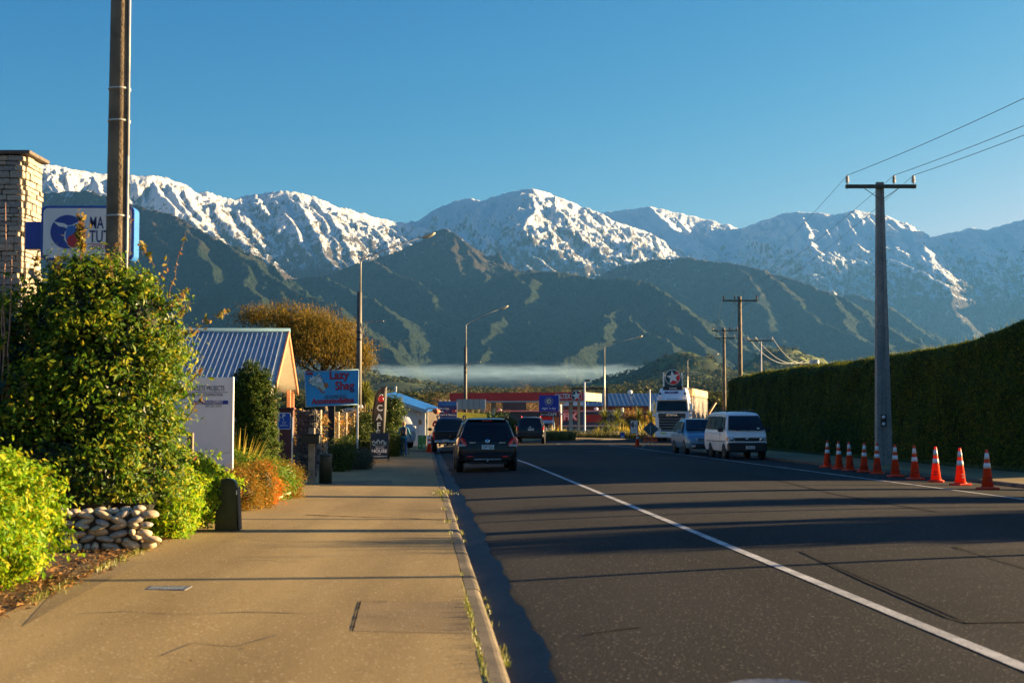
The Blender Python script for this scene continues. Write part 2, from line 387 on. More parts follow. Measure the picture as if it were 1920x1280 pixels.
near = [
  [(-90, 345, 9.6), (0, 352, 9.2), (60, 357, 9), (160, 357, 9), (245, 384, 8.8), (290, 392, 8.6), (330, 402, 8.4), (370, 425, 8.2), (400, 442, 8), (440, 478, 7.7), (480, 500, 7.5), (520, 525, 7.3), (570, 552, 7.0), (620, 575, 6.7), (660, 605, 6.4), (700, 640, 6.0), (740, 680, 5.6)],
  [(330, 402, 8.4), (350, 470, 7.8), (410, 540, 7.2), (430, 590, 6.8), (500, 640, 6.2)],
  [(245, 384, 8.8), (200, 470, 8), (260, 560, 7), (300, 640, 6.2)],
  [(480, 500, 7.5), (500, 560, 7), (560, 610, 6.4), (620, 670, 5.6)],
  [(60, 357, 9), (60, 450, 8), (140, 560, 7)],
  [(560, 520, 8.6), (620, 515, 8.6), (660, 540, 8.2), (700, 570, 7.8), (745, 595, 7.4), (760, 620, 7.0)],
  [(600, 520, 9.6), (650, 498, 9.6), (700, 489, 9.5), (740, 512, 9.1), (790, 545, 8.6), (800, 570, 8.2)],
  [(640, 520, 11.4), (700, 490, 11.2), (760, 465, 11), (800, 437, 10.8), (820, 430, 10.7), (850, 440, 10.5), (880, 460, 10.3), (910, 486, 10), (960, 505, 9.9), (1060, 512, 10)],
  [(820, 434, 10.7), (770, 500, 9.9), (740, 560, 9.0)],
  [(870, 455, 10.4), (900, 500, 9.9), (960, 520, 9.5)],
  [(880, 545, 9.2), (920, 520, 9.1), (960, 508, 9), (1000, 510, 9), (1050, 506, 9), (1085, 513, 9), (1130, 523, 8.8), (1180, 522, 8.8), (1210, 529, 8.6), (1260, 560, 8.1), (1290, 580, 7.8), (1330, 615, 7.4), (1370, 648, 7.0), (1420, 672, 6.7), (1500, 700, 6.2)],
  [(1000, 511, 9), (960, 580, 8.2), (900, 640, 7.0), (880, 690, 6.2)],
  [(1085, 514, 9), (1060, 590, 8), (1000, 650, 6.9), (960, 700, 6.1)],
  [(1190, 524, 8.7), (1180, 565, 8.1), (1150, 590, 7.6), (1110, 630, 6.9), (1090, 665, 6.2)],
  [(1180, 565, 8.1), (1210, 610, 7.3), (1250, 660, 6.4)],
  [(1240, 548, 8.3), (1270, 610, 7.4), (1310, 660, 6.5), (1340, 690, 6.0)],
  [(1100, 530, 11.8), (1140, 509, 11.6), (1170, 496, 11.5), (1230, 486, 11.5), (1290, 482, 11.5), (1320, 488, 11.4), (1380, 491, 11.2), (1440, 505, 11), (1500, 525, 10.7), (1540, 545, 10.4), (1570, 556, 10.3), (1620, 590, 9.9), (1670, 618, 9.5), (1720, 650, 9)],
  [(1320, 488, 11.4), (1370, 540, 10.5), (1440, 590, 9.7), (1540, 640, 9)],
  [(1440, 505, 11), (1480, 560, 10.1), (1560, 610, 9.3), (1640, 655, 8.7)],
  [(1200, 490, 11.5), (1260, 540, 10.6), (1330, 590, 9.8)],
  [(1540, 600, 12.6), (1565, 565, 12.5), (1592, 548, 12.5), (1650, 566, 12.2), (1700, 598, 11.8), (1760, 640, 11.3)],
  [(1650, 640, 13), (1760, 600, 13), (1880, 610, 13), (2050, 560, 13)],
]
near += spurs(near[0][3:-1], 5, 60, 130, -1.5) + spurs(near[10][1:-2], 3, 30, 90, -1.2) + spurs(near[16][1:-1], 6, 60, 90, -1.5) + spurs(near[7][1:-2], 3, 35, 80, -1.2)
X, Y = polar(-90, 2050, 860, 4.6, 12.4, 320)
wx = 110*fbm(X/900, Y/900, 4, 15); wy = 110*fbm(X/900, Y/900, 4, 65)
Z, RZ = roof_field(near, X+wx*.6+25*fbm(X/260, Y/260, 3, 62), Y+wy, .60)
amp = np.clip((RZ-Z)/180, .07, 1)
rn = rfbm((X+.45*Y)/420, Y/950, 7, 31, .60)
Z = Z + amp*(105*(rn-.45)) + 17*fbm(X/75, Y/95, 4, 78, .65)*np.clip(amp*1.5, .3, 1) + 5.5*fbm(X/30, Y/60, 3, 79, .7)
base = 20+(Y-4600)*.02+18*fbm(X/500, Y/500, 4, 9)
Z = np.where(Z > base, Z, base+(Z-base)*0)
m_near = mountain_mat("bush_clad_slope", 1850, 420, (.020, .033, .012), (.062, .050, .032), 980, pasture=150)
o = np_mesh("foothills", np.stack([X, Y, Z], 2).reshape(-1, 3), gridq(*X.shape), m_near); tag(o, kind='structure')

# farmland between the town and the foothills
def farm_z(X, Y):
    px = 960+X/Y*F
    hump = np.exp(-((px-1290)/130)**2)*np.exp(-((Y-3300)/700)**2)*75 + np.exp(-((px-640)/150)**2)*np.exp(-((Y-3600)/700)**2)*55 + np.exp(-((px-1480)/110)**2)*np.exp(-((Y-4000)/600)**2)*95
    return np.clip((Y-330)*.0195, 0, None) + np.clip((Y-600)/2500, 0, 1)*22*fbm(X/420, Y/420, 4, 19) + hump*(1+.35*fbm(X/130, Y/130, 4, 23)) - 2.0*(Y < 330)
X, Y = polar(-300, 2250, 420, .18, 4.9, 200, 1.6)
Z = farm_z(X, Y)
def farm_mat():
    m = bpy.data.materials.new("farmland"); m.use_nodes = True; t = m.node_tree; b = t.nodes["Principled BSDF"]; b.inputs['Roughness'].default_value = .95
    b.inputs['Specular IOR Level'].default_value = .1
    g = t.nodes.new("ShaderNodeNewGeometry")
    v = t.nodes.new("ShaderNodeTexVoronoi"); v.inputs['Scale'].default_value = .0045; t.links.new(g.outputs['Position'], v.inputs['Vector'])
    cr = t.nodes.new("ShaderNodeValToRGB"); e = cr.color_ramp; e.interpolation = 'CONSTANT'
    e.elements[0].color = (.10, .15, .03, 1); e.elements[1].position = .3; e.elements[1].color = (.04, .055, .02, 1)
    for p, c in ((.5, (.14, .16, .05)), (.65, (.06, .09, .025)), (.82, (.15, .13, .07))): q = e.elements.new(p); q.color = (*c, 1)
    t.links.new(v.outputs['Color'], cr.inputs[0])
    n = t.nodes.new("ShaderNodeTexNoise"); n.inputs['Scale'].default_value = .02; n.inputs['Detail'].default_value = 8; t.links.new(g.outputs['Position'], n.inputs['Vector'])
    mr = t.nodes.new("ShaderNodeMapRange"); mr.inputs[1].default_value = .48; mr.inputs[2].default_value = .56; t.links.new(n.outputs[0], mr.inputs[0])
    mx = t.nodes.new("ShaderNodeMix"); mx.data_type = 'RGBA'; t.links.new(mr.outputs[0], mx.inputs[0]); t.links.new(cr.outputs[0], mx.inputs[6]); mx.inputs[7].default_value = (.035, .045, .018, 1)
    t.links.new(mx.outputs[2], b.inputs['Base Color']); return m
o = np_mesh("farmland", np.stack([X, Y, Z], 2).reshape(-1, 3), gridq(*X.shape), farm_mat()); tag(o, kind='structure')

# one sheet to the horizon
mb = MB(); rr_ = [0, 60, 200, 1000, 5000, 9400]; nseg = 48; vv = [(0, 0, -.35)]
for r_ in rr_[1:]: vv += [(r_*math.cos(2*math.pi*k/nseg), r_*math.sin(2*math.pi*k/nseg), -.35 if r_ < 4000 else -8) for k in range(nseg)]
ff = [[0, 1+k, 1+(k+1) % nseg] for k in range(nseg)]
for i in range(len(rr_)-2): ff += [[1+i*nseg+k, 1+(i+1)*nseg+k, 1+(i+1)*nseg+(k+1) % nseg, 1+i*nseg+(k+1) % nseg] for k in range(nseg)]
mb.add(vv, ff)
o = mb.build("ground", mat("dry_ground", (.11, .10, .06), .95, .35, .3, .4, 3)); tag(o, kind='structure')

# air
def volume_box(name, x0, x1, y0, y1, z0, z1, dens, col, aniso):
    mb = MB(); mb.box(((x0+x1)/2, (y0+y1)/2, (z0+z1)/2), (x1-x0, y1-y0, z1-z0))
    m = bpy.data.materials.new(name); m.use_nodes = True; t = m.node_tree; t.nodes.clear()
    v = t.nodes.new("ShaderNodeVolumePrincipled"); v.inputs['Density'].default_value = dens; v.inputs['Color'].default_value = (*col, 1); v.inputs['Anisotropy'].default_value = aniso
    o_ = t.nodes.new("ShaderNodeOutputMaterial"); t.links.new(v.outputs[0], o_.inputs['Volume'])
    return tag(mb.build(name, m), kind='stuff')
volume_box("haze", -27500, 9600, -27500, 27500, -25, 3150, 2.0e-5, (.12, .38, .88), .2)
# thin bank of mist lying along the foot of the hills
MZ = W(930, 694, 4300).z
mb = MB(); mb.blob(((960-960)/F*4300, 4300, MZ), (760, 330, 62), 48, 24)
m = bpy.data.materials.new("mist"); m.use_nodes = True; t = m.node_tree; t.nodes.clear(); L = t.links.new
def _m(op, a, b=None, c=None):
    n = t.nodes.new("ShaderNodeMath"); n.operation = op
    for i, v in enumerate((a, b, c)):
        if v is None: continue
        if isinstance(v, (int, float)): n.inputs[i].default_value = v
        else: L(v, n.inputs[i])
    return n.outputs[0]
g = t.nodes.new("ShaderNodeNewGeometry"); sp = t.nodes.new("ShaderNodeSeparateXYZ"); L(g.outputs['Position'], sp.inputs[0])
mp = t.nodes.new("ShaderNodeMapping"); mp.inputs['Scale'].default_value = (.003, .003, .02); L(g.outputs['Position'], mp.inputs[0])
nn = t.nodes.new("ShaderNodeTexNoise"); nn.inputs['Detail'].default_value = 3; L(mp.outputs[0], nn.inputs['Vector'])
zz = _m('ADD', _m('SUBTRACT', sp.outputs[2], MZ), _m('MULTIPLY', _m('SUBTRACT', nn.outputs[0], .5), -26))
up_ = _m('MAXIMUM', _m('DIVIDE', zz, 7.0), _m('DIVIDE', zz, -26.0))
gz_ = _m('EXPONENT', _m('MULTIPLY', _m('MULTIPLY', up_, up_), -1.0))
ex = _m('DIVIDE', _m('ABSOLUTE', _m('SUBTRACT', sp.outputs[0], 0.0)), 740.0); ex = _m('MAXIMUM', _m('SUBTRACT', 1.0, _m('MULTIPLY', ex, ex)), 0.0)
den = _m('MULTIPLY', _m('MULTIPLY', gz_, ex), _m('MULTIPLY', _m('MAXIMUM', _m('SUBTRACT', nn.outputs[0], .3), 0.0), .0055))
v = t.nodes.new("ShaderNodeVolumePrincipled"); v.inputs['Color'].default_value = (.45, .72, 1, 1); L(den, v.inputs['Density'])
o_ = t.nodes.new("ShaderNodeOutputMaterial"); L(v.outputs[0], o_.inputs['Volume'])
tag(mb.build("mist", m), kind='stuff')
# ------------------------------------------------------------------ street: levels and lines
_XL = [(-20, 1.8), (75, -4.14), (88, -4.6), (98, -4.0), (108, -1), (117, 5), (126, 13), (134, 22), (142, 34), (150, 50)]
_XR = [(-20, 16.0), (80, 9.75), (92, 12), (104, 17), (116, 24), (128, 34), (142, 52), (150, 66)]
_yy = np.arange(-20, 150, .5)
def _sm(tab):
    v = np.interp(_yy, [a for a, b in tab], [b for a, b in tab]); k = np.ones(13)/13
    p = np.pad(v, 6, mode='reflect', reflect_type='odd'); return np.convolve(p, k, 'valid')
_xlv, _xrv = _sm(_XL), _sm(_XR)
def xl(Y): return float(np.interp(Y, _yy, _xlv))
def xr(Y): return float(np.interp(Y, _yy, _xrv))
KH = .13
def GW(Y): return .31+.025*math.sin(Y*1.3)+.02*math.sin(Y*3.1+1)+.015*math.sin(Y*7.7)
def gz(X, Y):
    a, b = xl(Y), xr(Y)
    if Y > 149: return .12
    if a <= X <= b:
        d = min(X-a, b-X); dish = .060*min(1, d/GW(Y))
        u = (X-a)/(b-a); return dish + .42*u*(1-u)
    d = a-X if X < a else X-b
    return KH + .022*min(d, 4.2)
def G(px, py):
    rx, ry, rz = ray(px, py); t = -CAMZ/rz if rz < 0 else 200
    t = min(t, 400)
    for _ in range(30):
        z = gz(rx*t, ry*t); t += .8*(-(CAMZ+rz*t-z)/rz)
    return Vector((rx*t, ry*t, gz(rx*t, ry*t)))
def on(X, Y): return Vector((X, Y, gz(X, Y)))

def rough_mat(name, c1, c2, speck=None, sc=.7, fine=90, bump=.35, rough=.85, spec=.3, streak=False, spk_sc=220, cracks=0.0):
    m = bpy.data.materials.new(name); m.use_nodes = True; t = m.node_tree; b = t.nodes["Principled BSDF"]; L = t.links.new
    b.inputs['Roughness'].default_value = rough; b.inputs['Specular IOR Level'].default_value = spec
    g = t.nodes.new("ShaderNodeNewGeometry"); P = g.outputs['Position']
    def nz(s, d=5, v=P, r=.6):
        n = t.nodes.new("ShaderNodeTexNoise"); n.inputs['Scale'].default_value = s; n.inputs['Detail'].default_value = d; n.inputs['Roughness'].default_value = r; L(v, n.inputs['Vector']); return n.outputs[0]
    def mr(v, a, c):
        n = t.nodes.new("ShaderNodeMapRange"); n.inputs[1].default_value = a; n.inputs[2].default_value = c; L(v, n.inputs[0]); return n.outputs[0]
    def mx(f, x, y):
        n = t.nodes.new("ShaderNodeMix"); n.data_type = 'RGBA'
        if isinstance(f, float): n.inputs[0].default_value = f
        else: L(f, n.inputs[0])
        for i, c in ((6, x), (7, y)):
            if isinstance(c, tuple): n.inputs[i].default_value = (*c, 1)
            else: L(c, n.inputs[i])
        return n.outputs[2]
    v1 = P
    if streak:
        mp = t.nodes.new("ShaderNodeMapping"); mp.inputs['Scale'].default_value = (1, .25, 1); mp.inputs['Rotation'].default_value = (0, 0, R(-3.6)); L(P, mp.inputs[0]); v1 = mp.outputs[0]
    col = mx(mr(nz(sc, 6, v1), .35, .65), c1, c2)
    fn = nz(fine, 3)
    dk = mx(mr(fn, .35, .62), tuple(c*.45 for c in c1), (1, 1, 1))
    mul = t.nodes.new("ShaderNodeMix"); mul.data_type = 'RGBA'; mul.blend_type = 'MULTIPLY'; mul.inputs[0].default_value = .75 if bump else .3
    L(col, mul.inputs[6]); L(mx(mr(fn, .3, .62), (.45, .45, .45), (1.15, 1.15, 1.15)), mul.inputs[7]); col = mul.outputs[2]
    st = mr(nz(sc*3.1, 7, P, .7), .60, .72)                        # stains
    s2 = t.nodes.new("ShaderNodeMath"); s2.operation = 'MULTIPLY'; s2.inputs[1].default_value = .6; L(st, s2.inputs[0])
    col = mx(s2.outputs[0], col, tuple(c*.55 for c in c1))
    if streak:
        mp2 = t.nodes.new('ShaderNodeMapping'); mp2.inputs['Scale'].default_value = (1.1, .035, 1); mp2.inputs['Rotation'].default_value = (0, 0, R(-3.6)); L(P, mp2.inputs[0])
        s3 = t.nodes.new('ShaderNodeMath'); s3.operation = 'MULTIPLY'; s3.inputs[1].default_value = .5; L(mr(nz(.55, 5, mp2.outputs[0], .55), .50, .66), s3.inputs[0]); col = mx(s3.outputs[0], col, tuple(c*.62 for c in c1))
    if speck:
        vo = t.nodes.new("ShaderNodeTexVoronoi"); vo.inputs['Scale'].default_value = spk_sc; L(P, vo.inputs['Vector'])
        w = t.nodes.new("ShaderNodeSeparateColor"); L(vo.outputs['Color'], w.inputs[0])
        col = mx(mr(w.outputs[0], .972, .985), col, speck)
    if cracks:
        vo = t.nodes.new("ShaderNodeTexVoronoi"); vo.feature = 'DISTANCE_TO_EDGE'; vo.inputs['Scale'].default_value = cracks
        ad = t.nodes.new("ShaderNodeVectorMath"); ad.operation = 'ADD'; nn = t.nodes.new("ShaderNodeTexNoise"); nn.inputs['Scale'].default_value = 1.5; L(P, nn.inputs['Vector']); L(P, ad.inputs[0]); L(nn.outputs['Color'], ad.inputs[1]); L(ad.outputs[0], vo.inputs['Vector'])
        k = mr(vo.outputs[0], .008, .0); col = mx(k, col, tuple(c*.3 for c in c1))
    L(col, b.inputs['Base Color'])
    if bump:
        bp = t.nodes.new("ShaderNodeBump"); bp.inputs['Strength'].default_value = bump; bp.inputs['Distance'].default_value = .006; L(fn, bp.inputs['Height']); L(bp.outputs[0], b.inputs['Normal'])
    return m
M_ROAD = rough_mat("asphalt", (.019, .0187, .0185), (.036, .034, .032), (.20, .17, .135), .35, 55, .9, .92, .12, True, 75)
M_PATCH = rough_mat("asphalt_patch", (.013, .0128, .0135), (.025, .0235, .0235), (.15, .135, .12), .5, 50, .9, .92, .12, False, 70)
M_PATH = rough_mat("footpath_asphalt", (.25, .175, .072), (.37, .268, .115), (.50, .40, .24), .7, 70, .35, .85, .2, True, 70)
M_PATH2 = rough_mat("footpath_patch", (.18, .128, .062), (.255, .185, .088), (.38, .33, .27), .9, 70, .35, .85, .2, False, 75)
M_KERB = rough_mat("kerb_concrete", (.085, .07, .048), (.19, .155, .105), (.06, .05, .04), 1.2, 60, .5, .85, .3, False, 50)
M_GUT = rough_mat("gutter_concrete", (.026, .026, .025), (.050, .047, .042), (.12, .11, .10), 1.6, 90, .5, .7, .4, False, 60)
M_SOIL = rough_mat("garden_soil", (.085, .06, .04), (.16, .115, .07), (.3, .2, .1), 2.0, 30, .8, .95, .1, False, 30)
M_GRASSY = rough_mat("grass_verge", (.045, .06, .02), (.10, .11, .04), None, 1.2, 40, .8, .95, .1)
M_FORE = rough_mat("forecourt_asphalt", (.03, .029, .028), (.055, .05, .046), None, .2, 60, .3, .85, .3)

def sweep(name, fx, y0, y1, step, m, lift=0.0, kind='structure', parent=None, z=None):
    """fx(Y) -> list of X; surface follows gz"""
    ys = np.arange(y0, y1+1e-6, step); V = []; n = None
    for Y in ys:
        xs = fx(Y); n = len(xs)
        for X in xs:
            zz = z(X, Y) if z else gz(X, Y)
            V.append((X, Y, zz+lift))
    o = np_mesh(name, V, gridq(len(ys), n), m, parent)
    if kind: tag(o, kind=kind)
    return o
cols = [0.24, .30, .36, .45, .8, 1.2, 2, 3, 4.2, 5.6, 7.1]
def road_cols(Y):
    a, b = xl(Y), xr(Y); w = b-a; s = w/14.2
    return [a+c*s for c in cols] + [b-c*s for c in reversed(cols[:-1])]
def rz_(X, Y):
    return gz(X, Y)
sweep("road", road_cols, -12, 149, .5, M_ROAD)
# dished gutters of concrete
sweep("gutter", lambda Y: [xl(Y)+.001+ (xr(Y)-xl(Y))/14.2*c for c in (0, .10, .20, GW(Y)-.03, GW(Y)+.005)], -12, 149, .25, M_GUT, z=lambda X, Y: gz(X, Y)+.003)
sweep("gutter_right", lambda Y: [xr(Y)-.001-(xr(Y)-xl(Y))/14.2*c for c in (GW(Y)+.005, GW(Y)-.03, .20, .10, 0)], -12, 149, .5, M_GUT)
# kerbs: stones laid end to end so that the joints show nearby
def kerb(name, f, sg, y0, y1, L):
    root = tag(bpy.data.objects.new(name, None), kind='structure'); COL.objects.link(root)
    Y = y0; i = 0
    while Y < y1:
        e = min(Y+L, y1); mb = MB(); n = 3 if L < 5 else 6; prof = [(0, -.1), (0, KH-.05), (-.012, KH-.022), (-.035, KH-.004), (-.06, KH+.002), (-.15, KH+.004), (-.15, -.1)]
        dz = random.uniform(-.006, .006); dx = random.uniform(-.006, .006)
        vv = []; g_ = .006 if L < 5 else 0
        for k in range(n+1):
            y = Y+g_+(e-Y-2*g_)*k/n
            for a, z in prof: vv.append((f(y)+sg*a+dx, y, z+dz))
        q = len(prof); ff = [[k*q+j, k*q+j+1, (k+1)*q+j+1, (k+1)*q+j] for k in range(n) for j in range(q-1)] + [list(range(q)), [n*q+j for j in range(q-1, -1, -1)]]
        mb.add(vv, ff); mb.build("kerb_stone", M_KERB, root); Y = e; i += 1
kerb("kerb", xl, 1, -10, 80, 1.8); kerb("kerb_bend", xl, 1, 80, 146, 11)
kerb("kerb_right", xr, -1, -10, 80, 6); kerb("kerb_right_bend", xr, -1, 80, 146, 11)
# footpath
sweep("footpath", lambda Y: [xl(Y)-.155-q*.86 for q in (4.2, 3.5, 2.6, 1.8, .9, .3, 0)], -12, 124, .5, M_PATH)
sweep("footpath_right", lambda Y: [xr(Y)+.155+q for q in (0, .5, 1.2, 1.9, 2.5)], -12, 100, 1, M_PATH)
sweep("grass_verge", lambda Y: [xr(Y)+2.655+q for q in (0, .3, .7, 1.4)], -12, 100, 1, M_GRASSY, .01)
sweep("lawn", lambda Y: [xr(Y)+4.05+q for q in (0, 2, 8, 60)], -12, 146, 2, M_GRASSY, .0)
sweep("garden_bed", lambda Y: [xl(Y)-.155-.86*4.2-q for q in (60, 20, 8, 3, 1, 0)], -12, 78, 1, M_SOIL, .0)
sweep("yard", lambda Y: [xl(Y)-.155-.86*4.2-q for q in (60, 20, 8, 3, 1, 0)], 78, 124, 1, M_FORE, .0)
sweep("forecourt", lambda Y: [-60, -30, -10, xl(Y)-6, xl(Y)-.155], 124, 149, 1, M_FORE, .0)
sweep("back_lot", lambda Y: [-90, -30, 0, 30, 70, 120], 149, 200, 3, M_FORE, .0)

def strip(name, pts, w, m, lift=.006, step=.6, wob=0.0, kind='structure', group=None, parent=None):
    P = []
    for a, b in zip(pts[:-1], pts[1:]):
        L = math.hypot(b[0]-a[0], b[1]-a[1]); n = max(1, int(L/step))
        P += [(a[0]+(b[0]-a[0])*i/n, a[1]+(b[1]-a[1])*i/n) for i in range(n)]
    P.append(pts[-1]); V = []
    for i, p in enumerate(P):
        a, b = P[max(0, i-1)], P[min(len(P)-1, i+1)]; dx, dy = b[0]-a[0], b[1]-a[1]; l = math.hypot(dx, dy) or 1
        ww = w/2*(1+random.uniform(-wob, wob))
        for s in (-1, 1):
            X, Y = p[0]-dy/l*ww*s, p[1]+dx/l*ww*s; V.append((X, Y, gz(X, Y)+lift))
    o = np_mesh(name, V, gridq(len(P), 2), m, parent)
    if kind: tag(o, kind=kind)
    return o
M_LINE = rough_mat("road_paint", (.34, .34, .33), (.64, .63, .60), (.08, .08, .08), 2.2, 60, .5, .8, .2, False, 60)
strip("edge_line", [(xl(y)+3.27+.0*y, y) for y in range(-10, 53)] + [(xl(y)+3.27-(y-52)*.02, y) for y in range(53, 80, 2)], .115, M_LINE, .004, .5, .05)
strip("edge_line_right", [(xl(y)+11.45, y) for y in range(-10, 81)] + [(6.65, 83.5), (6.1, 86.5), (6.05, 88.5), (6.6, 89.6), (7.6, 89.9), (8.6, 89.4)], .12, M_LINE, .004, .5, .05)
for i in range(9):
    y0 = 92+i*4.6; x0 = xl(y0)*.5+xr(y0)*.5; y1 = y0+1.6; x1 = xl(y1)*.5+xr(y1)*.5
    strip("centre_dash", [(x0-1, y0), (x1-1, y1)], .12, M_LINE, .004, .4)
for px, py in ((1085, 829), (1066, 833), (1095, 846), (1230, 858), (1160, 850)):
    g = G(px, py); strip("centre_dash", [(g.x, g.y), (g.x+.9, g.y+.4)], .1, M_LINE, .004, .3)
def patch_sheet(name, poly, m, lift=.005, n=10, mode='structure', parent=None):
    """poly: four ground corners"""
    a, b, c, d = poly; V = []
    for i in range(n+1):
        for j in range(n+1):
            u, v = i/n, j/n
            X = (a[0]*(1-u)+b[0]*u)*(1-v)+(d[0]*(1-u)+c[0]*u)*v; Y = (a[1]*(1-u)+b[1]*u)*(1-v)+(d[1]*(1-u)+c[1]*u)*v
            V.append((X, Y, gz(X, Y)+lift))
    o = np_mesh(name, V, gridq(n+1, n+1), m, parent); tag(o, kind=mode); return o
def gp(px, py): g = G(px, py); return (g.x, g.y)
# newer square of seal on the right and its tar edge
A_, B_, C_, D_ = gp(1502, 1034), gp(1815, 1168), gp(2150, 1168), gp(1920, 1030)
patch_sheet("asphalt_patch", [A_, B_, (C_[0]+2, C_[1]), (D_[0]+4, D_[1]+.3)], M_PATCH, .0022, 14)
M_TAR = rough_mat("tar_joint", (.010, .0095, .0095), (.018, .017, .016), None, 4, 90, .4, .95, .08)
strip("tar_joint", [A_, gp(1590, 1075), gp(1680, 1115), gp(1780, 1158), B_, gp(1900, 1166), gp(1990, 1166)], .045, M_TAR, .004, .3, .35)
strip("tar_joint", [gp(1330, 882), gp(1450, 898), gp(1560, 925), gp(1700, 950), gp(1760, 960)], .06, M_TAR, .004, .5, .35)
strip("tar_joint", [gp(1210, 858), gp(1330, 882)], .05, M_TAR, .004, .5, .35)
strip("tar_joint", [gp(1790, 1025), gp(1850, 1045), gp(1930, 1068), gp(2000, 1085)], .06, M_TAR, .004, .3, .4)
strip("tar_joint", [gp(1096, 1192), gp(1122, 1186), gp(1150, 1182), gp(1200, 1176)], .05, M_TAR, .004, .2, .6)
# footpath repairs
q = [gp(676, 1127), gp(661, 1183), gp(893, 1188), gp(872, 1127)]
patch_sheet("footpath_patch", q, M_PATH2, .002, 8)
strip("footpath_joint", [q[0], gp(668, 1155), q[1]], .014, M_TAR, .004, .1, .5); strip("footpath_joint", [q[0], gp(726, 1127)], .012, M_TAR, .004, .1, .5)
strip("footpath_crack", [gp(573, 965), gp(620, 967), gp(680, 969), gp(715, 970), gp(760, 971), gp(830, 975)], .05, M_TAR, .004, .1, .7)
patch_sheet("footpath_patch", [gp(735, 900), gp(737, 910), gp(600, 912), gp(620, 902)], M_PATH2, .002, 6)
patch_sheet("footpath_entry", [gp(122, 1129), gp(40, 1175), gp(160, 1045), gp(266, 1054)], M_PATH2, .002, 6)
for pts in ([(470, 1012), (560, 1016), (660, 1014), (760, 1018), (852, 1016)], [(150, 1150), (240, 1146), (330, 1152), (460, 1147), (600, 1150)], [(560, 905), (640, 907), (700, 905), (826, 908)], [(300, 1230), (360, 1205), (440, 1212), (520, 1190)]):
    strip("footpath_crack", [gp(*p) for p in pts], .016, MATS_CRACK if 'MATS_CRACK' in globals() else M_KERB, .003, .12, .7)
# cast iron covers
M_IRON = mat("cast_iron", (.16, .16, .17), .45, .4, 30, .5, 200, metal=.6)
g = G(312, 1102); t = thing("water_cover", "oblong metal water meter cover set in the footpath beside the lime bush", "cover", g)
mb = MB(); mb.box((0, 0, -.001), (.40, .3, .010), b=.002); mb.build("frame", M_IRON, t)
for i in range(9):
    mb = MB(); mb.box((-.14+i*.035, 0, .003), (.02, .2, .006), b=.002); mb.build("rib", mat("worn_steel", (.45, .46, .48), .35, .2, metal=.8), t)
g = G(1452, 1291); mb = MB(); mb.lathe([(0, 0), (.30, 0), (.30, .006), (.28, .012), (.26, .007), (0, .008)], n=32)
tag(mb.build("manhole_cover", M_IRON, None, g), "round iron manhole cover in the road at the bottom edge", "manhole")

# weeds along the kerb and the joints
def blades(name, pts, h, w, m, parent=None, lean=.5, seed=1, loc=(0, 0, 0)):
    r_ = np.random.RandomState(seed); n = len(pts); P = np.array(pts, float)
    a = r_.uniform(0, 2*np.pi, n); H = h*r_.uniform(.5, 1.25, n); ln = lean*H*r_.uniform(.2, 1, n)
    b = r_.uniform(0, 2*np.pi, n); wx = np.cos(b)*w/2; wy = np.sin(b)*w/2
    z0 = P.copy(); q0 = z0+np.stack([wx, wy, 0*wx], 1); q1 = z0-np.stack([wx, wy, 0*wx], 1)
    md = z0+np.stack([np.cos(a)*ln*.35, np.sin(a)*ln*.35, H*.6], 1); tp = z0+np.stack([np.cos(a)*ln, np.sin(a)*ln, H], 1)
    V = np.stack([q0, q1, md-np.stack([wx, wy, 0*wx], 1)*.8, tp, md+np.stack([wx, wy, 0*wx], 1)*.8], 1).reshape(-1, 3)
    F_ = np.arange(n)[:, None]*5
    Q = np.concatenate([F_+np.array([[0, 1, 2, 4]])], 0); me_t = np.concatenate([F_+np.array([[4, 2, 3]])], 0)
    return np_mesh(name, V, np.concatenate([np.concatenate([Q[:, [0, 1, 2]], Q[:, [0, 2, 3]]], 0), me_t], 0), m, parent, False, loc)
M_WEED = leafmat("weed_leaf", [(.10, .14, .02), (.2, .22, .03), (.28, .22, .05)], .3)
pts = []
rw = random.Random(5)
for i in range(30):
    Y = rw.uniform(8, 34); X = xl(Y)-.16 if rw.random() < .6 else xl(Y)+.02
    if rw.random() < .7 and X > xl(Y)-.1: Y = rw.choice([10.3, 12.9, 13.1, 21.2, 24.5])+rw.uniform(-.4, .4); X = xl(Y)+.03
    for k in range(rw.randint(5, 16)):
        x, y = X+rw.gauss(0, .022), Y+rw.gauss(0, .10); pts.append((x, y, (KH if x < xl(y)-.02 else .02)))
for i in range(330):
    Y = rw.choice([9.2, 11.0, 12.2, 30])+rw.gauss(0, .5); x = xl(Y)-.165+rw.gauss(0, .012); pts.append((x, Y, KH))
for k in range(260):                           # clump where the kerb drops
    y = rw.gauss(31, .6); pts.append((xl(y)+rw.gauss(-.1, .12), y, KH))
for i in range(2600):                       # left edge
    Y = rw.uniform(10, 30); x = xl(Y)-3.76+rw.gauss(0, .05)*(1.5 if rw.random() < .3 else .6)
    if math.sin(Y*1.7)+math.sin(Y*.9+1) > -.1: pts.append((x, Y, gz(x, Y)))
o = blades("weeds", pts, .05, .008, M_WEED); tag(o, kind='stuff')
